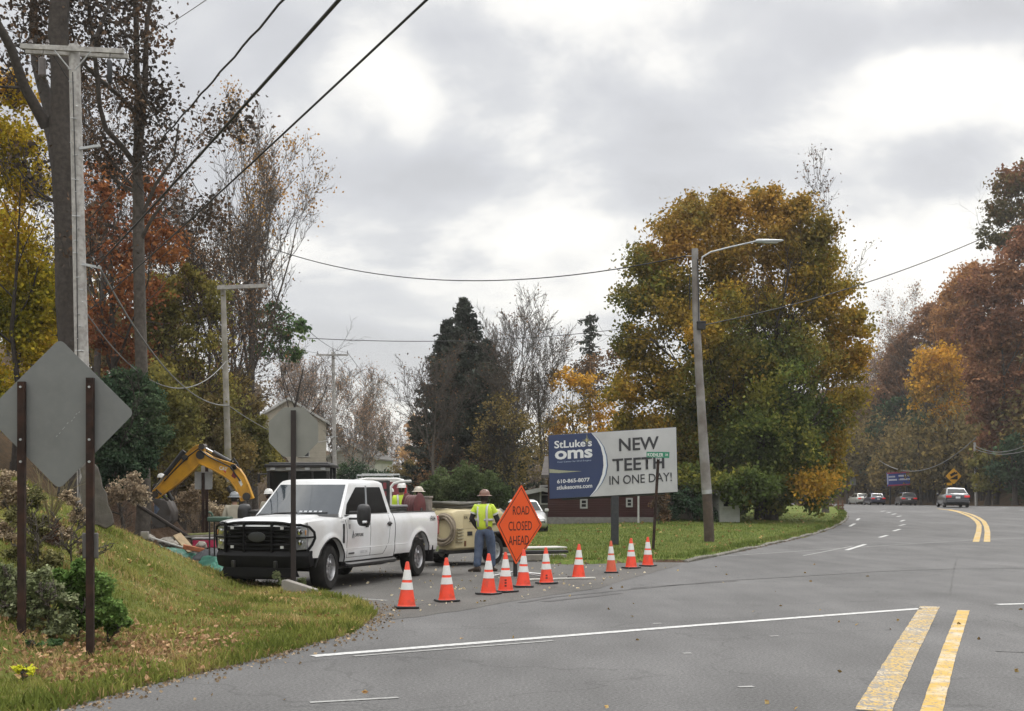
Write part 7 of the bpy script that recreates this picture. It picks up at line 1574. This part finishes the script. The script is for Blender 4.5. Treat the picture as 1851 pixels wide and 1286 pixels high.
Yh = 60; MAR = siding('maroon_siding', (.050, .013, .015), 9, (.034, .012, .013))
house('red_house', 'dark red house behind and below the billboard', 1086, Yh, R(-4), 5.0, 7, hz_(850, Yh)-.35, hz_(815, Yh)-.35, MAR, ROOFB, wins=((-.80, hz_(907, Yh)-.3, .20, .30), (1.34, hz_(905, Yh)-.3, .16, .28)), z0=.2, found=mat('foundation_grey', (.16, .155, .145), .9, var=.2), gable='x', trim=mat('dull_trim', (.26, .26, .25), .7))
m = MB(); o0 = P(1154, 900, Yh-.9); m.tube([(0, 0, .9), (0, 0, -1.15), (.0, -.12, -1.28)], .045, 8); o = m.obj('downspout', mat('trim_white', (.42, .42, .40), .6)); o.location = o0; tag(o, 'white downspout at the right end of the dark red house', 'downspout')
house('beige_building', 'beige rendered building with black base right of the dark red house', 1235, 64, R(-3), 5.0, 6, hz_(884, 64)-.4, hz_(870, 64)-.4, mat('beige_render', (.27, .24, .19), .9, var=.15, dirt=(.14, .13, .10), dscale=.8, damt=.7), ROOFB, z0=.25, gable='x')
house('shed', 'white clapboard shed with small window under the maple', 1319, 62, R(12), 1.05, 3.0, hz_(880, 62)-.35, hz_(868, 62)-.35, siding('shed_siding', (.46, .47, .44), 9), ROOFB, wins=((-.18, hz_(900, 62)-.35, .32, .75),), z0=.3)
house('garage', 'grey garage with white window frame left of the billboard', 982, 66, R(-6), 1.9, 4, hz_(885, 66)-.4, hz_(878, 66)-.4, mat('garage_grey', (.13, .125, .115), .85, var=.15), ROOFB, wins=((.15, hz_(895, 66)-.3, .5, .85),), z0=.3)
car('car', 'white car half hidden between the orange diamond sign and the dark red house', 943, 54, (.45, .45, .44), R(-84), L_=4.4, hatch=True)
# the red and white van behind the truck bed
def van():
    Y = 47; x = (690-CX)/F*Y; t = thing('van', 'white van with dark red rear behind the pickup cab', 'van', (x, Y, float(base(0, Y))), R(12)); W_ = mat('van_white', (.62, .62, .60), .35, coat=.5); RD = mat('van_red', (.20, .015, .025), .3, coat=.5)
    top = hz_(865, Y); h = .98; m = MB()
    sec = lambda y, k, zt: [(-h*k, y, .45), (-h*1.0*k, y, 1.2), (-h*.97*k, y, zt-.35), (-h*.85*k, y, zt-.06), (-h*.6*k, y, zt), (h*.6*k, y, zt), (h*.85*k, y, zt-.06), (h*.97*k, y, zt-.35), (h*k, y, 1.2), (h*k, y, .45)]
    m.loft([sec(0, .96, top-.03), sec(.08, 1, top), sec(3.6, 1, top), sec(4.3, .97, 1.45), sec(5.0, .93, 1.15), sec(5.1, .85, .9)]); m.obj('body', W_, t, smooth=40, bevel=.02)
    m = MB(); m.prism(rounded([(-.72, -.012, top-.75), (.80, -.012, top-.75), (.70, -.012, top-.16), (-.62, -.012, top-.16)], .08, 4), (0, .012, 0)); m.obj('rear_window', RD, t, smooth=0)
    for s in (-1, 1):
        m = MB(); m.box((s*.88, -.02, top-.55), (.10, .06, .55)); m.obj('tail_light', mat('van_lamp', (.35, .01, .015), .2), t, bevel=.02)
        for y in (.9, 4.0): wheel(t, s*.86, y, .36, .24, 1, M_GALV, R(90)*-s, lugs=5, tread=False)
    m = MB(); m.tube([(-.7, .3, top), (-.7, .3, top+.12), (.7, .3, top+.12), (.7, .3, top)], .025, 6); m.tube([(-.7, 2.4, top), (-.7, 2.4, top+.12), (.7, 2.4, top+.12), (.7, 2.4, top)], .025, 6); m.obj('roof_rack', M_GALV, t)
    m = MB(); m.box((0, -.05, .55), (1.8, .12, .2)); m.obj('rear_bumper', M_BLK, t, bevel=.03); m = MB(); m.box((0, -.025, 1.0), (.34, .02, .16)); m.obj('number_plate', MATS['plate_white'], t)
van()
# ------------------------------------------------------------------ site clutter left of the truck
def tarp():
    Y = 33; b = Vector(((350-CX)/F*Y, Y, .1)); rng = np.random.default_rng(5); m = MB(); TG = mat('tarp_green', (.03, .16, .11), .5, var=.25, scale=4, dirt=(.02, .09, .07), dscale=2, damt=.7)
    top = [(288, 983), (305, 986), (322, 992), (340, 997), (355, 1003), (372, 1006), (388, 1005), (404, 1014)]; bot = [(290, 990), (305, 996), (322, 1003), (340, 1012), (355, 1022), (372, 1030), (388, 1034), (404, 1036)]
    rows = []
    for i in range(36):
        u = i/35*7; k = min(int(u), 6); f = u-k; a = [top[k][j]*(1-f)+top[k+1][j]*f for j in (0, 1)]; c = [bot[k][j]*(1-f)+bot[k+1][j]*f for j in (0, 1)]; row = []
        for j in range(14):
            v = j/13; x, y = a[0]*(1-v)+c[0]*v, a[1]*(1-v)+c[1]*v; yb = min(34.0, EYE*F/(c[1]-HZ)-.25); yy = yb+1.5*(1-v)+.10*math.sin(i*1.1+j*.7)+.07*math.sin(i*2.3-j); row.append(P(x, y+1.3*math.sin(i*.9+j*1.3), yy)-b)
        rows.append(row)
    m.grid(rows); o = m.obj('tarp', TG, solid=.01, smooth=80); o.location = b; tag(o, 'crumpled green tarp lying beside the front of the pickup', 'tarp')
tarp()
def slabthing(name, label, cat, px, py, Y, d, m_, rz=0, tilt=(0, 0), bevel=.01, z=None):
    b = P(px, py, Y); m = MB(); m.box((0, 0, 0), d); o = m.obj(name, m_, bevel=bevel); o.location = b; o.rotation_euler = (tilt[0], tilt[1], rz); tag(o, label, cat); return o
WDL = mat('fresh_wood', (.36, .27, .16), .8, var=.2, scale=9, bump=.2); WDG = mat('old_wood', (.22, .20, .17), .85, var=.25, scale=9); RST = mat('rust_orange', (.30, .10, .04), .8, var=.3); WPA = mat('pale_board', (.48, .47, .43), .7, var=.1)
slabthing('plank', 'pale board lying across the debris by the green tarp', 'plank', 325, 988, 33.8, (1.6, .2, .04), WPA, .3, (0, .32))
slabthing('plank', 'fresh wooden board standing up from the debris', 'plank', 333, 982, 34.2, (.7, .25, .05), WDL, -.5, (.4, .7))
slabthing('plank', 'short orange brown timber at the right of the debris', 'plank', 350, 992, 33.8, (.55, .16, .12), RST, .3, (.1, .2))
slabthing('plank', 'long grey pole lying over the debris toward the red case', 'plank', 355, 970, 35.5, (1.5, .08, .06), WDG, .1, (0, -.06))
slabthing('plank', 'yellow green board on top of the posts debris', 'plank', 375, 965, 36, (1.2, .2, .05), mat('green_board', (.26, .27, .10), .8, var=.2), -.1, (0, -.05))
for k, (px, py, s, lb) in enumerate([(300, 980, .2, 'grey broken rock at the left end of the tarp'), (268, 974, .18, 'pale small rock left of the debris pile'), (312, 984, .15, 'tan rock in the middle of the debris'), (364, 986, .16, 'brown broken rock above the tarp')]):
    rng = np.random.default_rng(k); m = MB(); bm = bmesh.new(); bmesh.ops.create_icosphere(bm, subdivisions=2, radius=s)
    for v in bm.verts: v.co *= rng.uniform(.75, 1.2); v.co.z *= .7
    me = bpy.data.meshes.new('rock'); bm.to_mesh(me); bm.free(); me.materials.append(mat('rock_grey', (.24, .22, .19), .9, var=.3)); o = bpy.data.objects.new('rock', me); COL.objects.link(o); o.location = P(px, py, 34); tag(o, lb, 'rock')
def crate_red():
    Y = 35.2; b = P(372, 984, Y); t = thing('red_case', 'flat magenta red case lying behind the debris pile', 'case', b); m = MB(); m.box((0, 0, .02), (.62, .5, .22)); m.obj('body', mat('case_red', (.38, .02, .07), .4, var=.15), t, bevel=.03); m = MB(); m.box((0, 0, .16), (.66, .54, .05)); m.obj('lid', mat('case_grey', (.2, .19, .19), .5), t, bevel=.02); m = MB(); m.tube([(-.1, -.27, .03), (-.1, -.31, .03), (.1, -.31, .03), (.1, -.27, .03)], .014, 6); m.obj('handle', M_BLK, t)
crate_red()
def black_sheet():
    Y = 32; b = P(385, 998, Y); rng = np.random.default_rng(9); rows = []
    for i in range(20):
        u = i/19; row = []
        for j in range(12):
            v = j/11; row.append(((u-.5)*1.0, (v-.5)*.9, .30*math.sin(math.pi*u)**.6*math.sin(math.pi*v)**.5-.22+.03*math.sin(i*1.7+j*2.1)))
        rows.append(row)
    m = MB(); m.grid(rows); o = m.obj('black_sheet', mat('sheet_black', (.022, .024, .028), .5, var=.2), solid=.008, smooth=80); o.location = b; tag(o, 'black plastic sheet bunched up beside the pickup wheel', 'sheet')
black_sheet()
def cart():
    Y = 31; b = Vector(((398-CX)/F*Y, Y, 0)); t = thing('hand_cart', 'dark wheeled cart with green top partly behind the grille guard', 'cart', b); z = hz_(935, Y)
    m = MB(); m.box((.0, 0, z-.05), (.5, .6, .12)); m.obj('tray', mat('cart_green', (.03, .07, .045), .5), t, bevel=.03); m = MB()
    for sx in (-.2, .2):
        for sy in (-.25, .25): m.tube([(sx, sy, .12), (sx, sy, z-.05)], .02, 6)
    m.obj('frame', M_BLKM, t)
    for sx in (-.2, .2): wheel(t, sx, -.25, .12, .06, 1, M_GALV, R(90), lugs=4, tread=False)
    m = MB(); m.tube([(-.18, 0, z+.02), (-.22, 0, z+.1), (-.28, -.02, z+.12)], .03, 8); m.obj('nozzle', MATS['cart_green'], t)
cart()
# dirt heap and pit edge by the bucket
def heap(name, label, cx, cy, Y, rx, ry, h, m_, seed):
    rng = np.random.default_rng(seed); b = at(cx, Y, -.1); rows = []
    for i in range(34):
        row = []
        for j in range(34):
            u, v = i/33*2-1, j/33*2-1; r_ = math.hypot(u, v); z = max(0, 1-r_)**1.1*h+(.10*h*(math.sin(u*9+seed)*math.cos(v*8)+.6*math.sin(u*21+v*17))+rng.normal(0, .025*h))*max(0, 1-r_)**.4; row.append((u*rx, v*ry, z))
        rows.append(row)
    m = MB(); m.grid(rows); o = m.obj(name, m_, smooth=80); o.location = b; tag(o, label, 'soil'); return o
heap('soil_heap', 'heap of brown soil below the digger bucket', 305, 950, 40.6, 2.6, 1.4, .95, M_DIRT, 1); heap('soil_heap', 'dark brown cut soil bank left of the digger bucket', 225, 950, 40.5, 2.6, 1.6, 1.9, M_DIRT, 2)
m = MB(); a, c = P(193, 878, 34), P(346, 974, 36); m.tube([(0, 0, 0), c-a], .055, 8); o = m.obj('long_pipe', mat('pipe_dark', (.035, .025, .02), .8, var=.3)); o.location = a; tag(o, 'long dark pipe slanting down over the soil', 'pipe')
# big grey weathered stone leaning on the bank behind the diamond sign
def stone():
    Y = 20.5; b = P(185, 948, Y); pts = [(148, 846), (158, 832), (164, 840), (170, 836), (178, 846), (183, 862), (186, 880), (194, 893), (196, 912), (204, 930), (207, 948), (192, 957), (175, 948), (155, 952), (142, 930), (150, 905), (145, 880), (151, 862)]; m = MB(); m.prism([P(x, y, Y)-b for x, y in pts], (-.10, .2, 0)); bm = None
    o = m.obj('leaning_stone', mat('weathered_stone', (.10, .09, .08), .95, var=.35, scale=5, dirt=(.11, .10, .08), dscale=3, damt=.8, bump=1, bscale=9), bevel=.02); o.location = b; tag(o, 'tall weathered grey stone slab leaning on the bank behind the diamond sign', 'stone')
stone()
slabthing('concrete_block', 'small grey concrete block at the top edge of the bank', 'block', 262, 968, 24, (.14, .1, .14), M_CONC)
g = P(537, 1068, 21.9); m = MB(); m.prism([(-.27, 0, .17), (-.22, 0, .19), (.30, 0, .02), (.28, 0, -.16), (-.28, 0, -.12)], (.05, .14, .0)); o = m.obj('concrete_block', M_CONC, bevel=.012); o.location = g; tag(o, 'broken slanting concrete curb block at the foot of the octagonal sign', 'concrete block')
bankbush('weed', 'small green weeds at the foot of the octagonal sign post', 520, 1050, OL_GREY, [(502, 1040, 9), (512, 1052, 10), (545, 1052, 8)], .035, 2.2, .08, 30, 301, Y=22.6)
def stump():
    g_ = G(92, 985); Y = g_.y; b = Vector((g_.x, g_.y, g_.z+.12)); rng = np.random.default_rng(11); segs = []; t = thing('stump', 'dark shaggy stump with bare shoots on the bank behind the sign', 'stump', b)
    m = MB(); m.lathe([(.10, -.15), (.12, .05), (.10, .16), (.05, .22)], (0, 0, 0), n=14)
    for i, v in enumerate(m.v): m.v[i] = tuple(np.array(v)*(1+rng.normal(0, .15)))
    m.obj('root_ball', mat('stump_brown', (.05, .028, .018), .95, var=.4, scale=14, bump=1), t)
    C = rng.normal(0, 1, (900, 3)); C /= np.linalg.norm(C, axis=1, keepdims=True); C = C*rng.uniform(.5, 1.1, (900, 1))*[.20, .16, .17]+[0, 0, .06]; V, Fc = leaf_mesh(rng, C, .06, 0, .25); npobj('shaggy_litter', V, Fc, LM('stump_litter', ((.04, .024, .018), (.07, .04, .028), (.12, .07, .045)), 6, trans=.05), t)
    for k in range(26):
        a = rng.uniform(0, 6.28); d = np.array([math.cos(a)*.6, math.sin(a)*.5, rng.uniform(.6, 1.6)]); d /= np.linalg.norm(d); p = np.array([0, 0, .2]); spc = dict(n=(3, 0), len=(.5,), rad=(.6,), ang=(30,), wob=.16, up=.05, rmin=.003, steps=(6, 3), taper=(.3, .4), **{'from': (.3,)}); grow(rng, p, d, rng.uniform(.35, .8), .007, 0, spc, segs, [])
    V, Fc = seg_mesh(segs, 4); npobj('shoots', V, Fc, mat('shoot_tan', (.17, .14, .07), .9), t)
stump()
# ------------------------------------------------------------------ clutter right of the worker
def red_jug():
    b = R0(915, 1004)+Vector((0, 1.2, 0)); t = thing('red_tool', 'low red and black machine on the ground right of the worker', 'machine', (b.x, b.y, b.z), .3); m = MB(); m.box((0, 0, .14), (.75, .4, .16), taper=.85); m.tube([(-.38, 0, .1), (-.5, 0, .25)], .05, 8); m.obj('body', mat('tool_red', (.50, .012, .03), .4, var=.12), t, bevel=.04); m = MB(); m.box((-.15, 0, .36), (.42, .32, .18)); m.tube([(-.35, 0, .4), (-.2, 0, .56), (.1, 0, .56), (.2, 0, .4)], .02, 6); m.obj('engine', M_BLK, t, bevel=.02); m = MB(); m.lathe([(.09, -.03), (.09, .03)], (.25, -.24, .09), 'y', n=14); m.lathe([(.09, -.03), (.09, .03)], (-.25, -.24, .09), 'y', n=14); m.obj('wheel', M_RUB, t)
red_jug()
b = R0(972, 1017)+Vector((.0, .9, 0))
for k, (dx, dy, dz, d, mm, lb) in enumerate([(-.1, 0, .10, (1.6, 1.0, .16), WDG, 'low grey wooden platform on the ground behind the diamond sign'), (.12, .1, .24, (1.35, .5, .07), M_BLK, 'black flat panel on top of the wooden platform'), (0.0, .5, .33, (1.5, .7, .04), WPA, 'white board lying topmost on the wooden platform')]):
    o = slabthing('platform' if k == 0 else 'board', lb, 'board', 0, 0, 30, d, mm, .18+k*.1); o.location = b+Vector((dx, dy, dz))
slabthing('board', 'grey board standing behind the worker legs', 'board', 905, 968, 33, (.5, .05, .9), WDG, .3)
slabthing('white_bucket_lid', 'small white sheet beside the worker knee', 'sheet', 899, 976, 32.5, (.16, .05, .22), WPA, .3, (.2, 0))
slabthing('dark_block', 'dark box behind the orange diamond sign at its left', 'box', 909, 942, 36, (.6, .5, .35), mat('box_dark', (.10, .075, .07), .7), .2)
for px0, py0, px1, py1, lb in ((962, 1050, 1075, 1047, 'thin pale board lying on the road left of the alone cone'), (945, 1052, 962, 1050, 'short pale stick on the road by the diamond sign stand')):
    a, c = R0(px0, py0), R0(px1, py1); m = MB(); d = c-a; m.box(d/2+Vector((0, 0, .025)), (d.length, .12, .03), Matrix.Rotation(math.atan2(d.y, d.x), 3, 'Z')); o = m.obj('thin_board', WPA, bevel=.004); o.location = a; tag(o, lb, 'board')
# ------------------------------------------------------------------ far signs
def far_billboard():
    Y = 158; b = at(1626, Y, -.1); t = thing('billboard', 'distant blue red and white billboard over the far cars', 'billboard', b); q = lambda px, py, dy=0: P(px, py, Y)-b+Vector((0, dy, 0))
    B_ = mat('far_blue', (.04, .07, .30), .5, var=.05); W_ = mat('far_white', (.62, .66, .78), .5, var=.05); R_ = mat('far_red', (.42, .05, .10), .5, var=.05)
    m = MB(); m.prism([q(1603.5, 855), q(1643, 852.5), q(1646, 877), q(1605, 879.5)], (0, .3, 0)); m.obj('panel', B_, t, bevel=.02)
    def s(x0, y0, x1, y1, h, mm, nm='stripe'): m = MB(); m.prism([q(x0, y0, -.02), q(x1, y1, -.02), q(x1, y1+h, -.02), q(x0, y0+h, -.02)], (0, .02, 0)); m.obj(nm, mm, t, smooth=0)
    s(1603.5, 855, 1643, 852.7, 2.2, R_); s(1605.3, 877, 1645.6, 874.6, 2.4, R_); s(1604, 857.5, 1605.6, 857.4, 19, W_)
    for x0, x1, y in ((1606.5, 1618, 861), (1606.5, 1621.5, 866.6), (1624, 1643.5, 859), (1624.5, 1645, 865.4)): s(x0, y, x1, y-.6, 3.1, W_, 'lettering_bar')
    for k in range(6): s(1608+k*2.1, 862, 1609.2+k*2.1, 861.9, 1.6, B_, 'letter')
    m = MB()
    for px in (1610, 1640): m.tube([q(px, 879, .25), (q(px, 879).x, .25, 0)], .12, 8)
    m.obj('post', M_BLKM, t)
far_billboard()
def hill_sign():
    Y = 132; b = at(1724, Y, -.1); t = thing('warning_sign', 'yellow diamond sign with black truck on a slope symbol', 'road sign', b); q = lambda px, py, dy=0: P(px, py, Y)-b+Vector((0, dy, 0)); YS = mat('sign_yellow', (.72, .36, .012), .5, var=.05); K = mat('sign_symbol_black', (.012, .011, .01), .5)
    m = MB(); m.prism(rounded([q(1724, 846.5), q(1738.5, 861), q(1724, 876), q(1709.5, 861)], .12, 3), (0, .03, 0)); m.obj('panel', YS, t, smooth=20)
    m = MB(); m.prism([q(1716, 867, -.01), q(1731, 867, -.01), q(1731, 859, -.01)], (0, -.01, 0)); m.prism([q(1719, 862, -.012), q(1728, 857, -.012), q(1726, 853, -.012), q(1717, 858, -.012)], (0, -.01, 0)); m.prism([q(1728, 858, -.013), q(1731, 856, -.013), q(1729.5, 853.5, -.013), q(1727, 855, -.013)], (0, -.01, 0)); m.obj('truck_symbol', K, t, smooth=0)
    m = MB(); m.prism([q(1711.5, 873), q(1721, 873), q(1721, 877.5), q(1711.5, 877.5)], (0, .03, 0)); m.obj('plaque', YS, t, smooth=0); m = MB(); m.tube([(q(1724, 0).x, .08, 0), q(1724, 850, .08)], .05, 6); m.obj('post', M_RUST, t)
hill_sign()
def far_white_sign():
    Y = 178; b = at(1542, Y, -.1); t = thing('sign_back', 'small white square sign at the far left of the bend', 'road sign', b); q = lambda px, py, dy=0: P(px, py, Y)-b+Vector((0, dy, 0)); m = MB(); m.prism([q(1536.5, 863.5), q(1547.5, 863.5), q(1547.5, 877.5), q(1536.5, 877.5)], (0, .03, 0)); m.obj('panel', mat('far_sign_white', (.34, .34, .34), .6), t, smooth=0); m = MB(); m.tube([(0, .06, 0), q(1542, 865, .06)], .06, 6); m.obj('post', M_RUST, t)
far_white_sign()
def barrier():
    Y = 82; b = at(1522, Y, -.05); t = thing('barricade', 'brown wooden barrier at the bend beside the hedge shrub', 'barricade', b); BW = mat('barrier_brown', (.13, .065, .04), .85, var=.3); q = lambda px, py, dy=0: P(px, py, Y)-b+Vector((0, dy, 0))
    for px in (1515, 1523): m = MB(); m.box((q(px, 0).x, 0, .35), (.08, .08, .75)); m.obj('upright', BW, t)
    for py in (914, 920, 926): m = MB(); m.box((q(1519.5, 0).x, -.06, q(0, py).z), (.42, .03, .12)); m.obj('slat', BW, t)
barrier()
def far_lamp():
    Y = 110; b = at(1495, Y, 0); t = thing('traffic_light', 'tiny red traffic light glowing behind the brown shrub', 'traffic light', b); z = hz_(903.5, Y)-b.z; m = MB(); m.box((0, 0, z), (.34, .2, .42)); m.tube([(0, .1, 0), (0, .1, z)], .05, 6); m.obj('housing', M_BLK, t, bevel=.02); m = MB(); m.lathe([(.14, 0), (.12, -.03), (.01, -.05)], (0, -.1, z), 'y', n=14); m.obj('lens', mat('red_lens', (.9, .05, .03), .3, emit=(1, .07, .05, 6)), t)
far_lamp()
# ------------------------------------------------------------------ thin damp autumn air
def haze():
    m = bpy.data.materials.new('haze'); m.use_nodes = True; nt = m.node_tree; nt.nodes.clear()
    o = nt.nodes.new('ShaderNodeOutputMaterial'); v = nt.nodes.new('ShaderNodeVolumePrincipled'); v.inputs['Color'].default_value = (.86, .85, .84, 1); v.inputs['Density'].default_value = .00035; v.inputs['Anisotropy'].default_value = .2
    nt.links.new(v.outputs[0], o.inputs['Volume'])
    b = MB(); b.box((100, 745, 44), (1640, 1550, 100)); o_ = b.obj('haze', m, smooth=0); tag(o_, 'faint pale haze in the distance', kind='stuff')
haze()
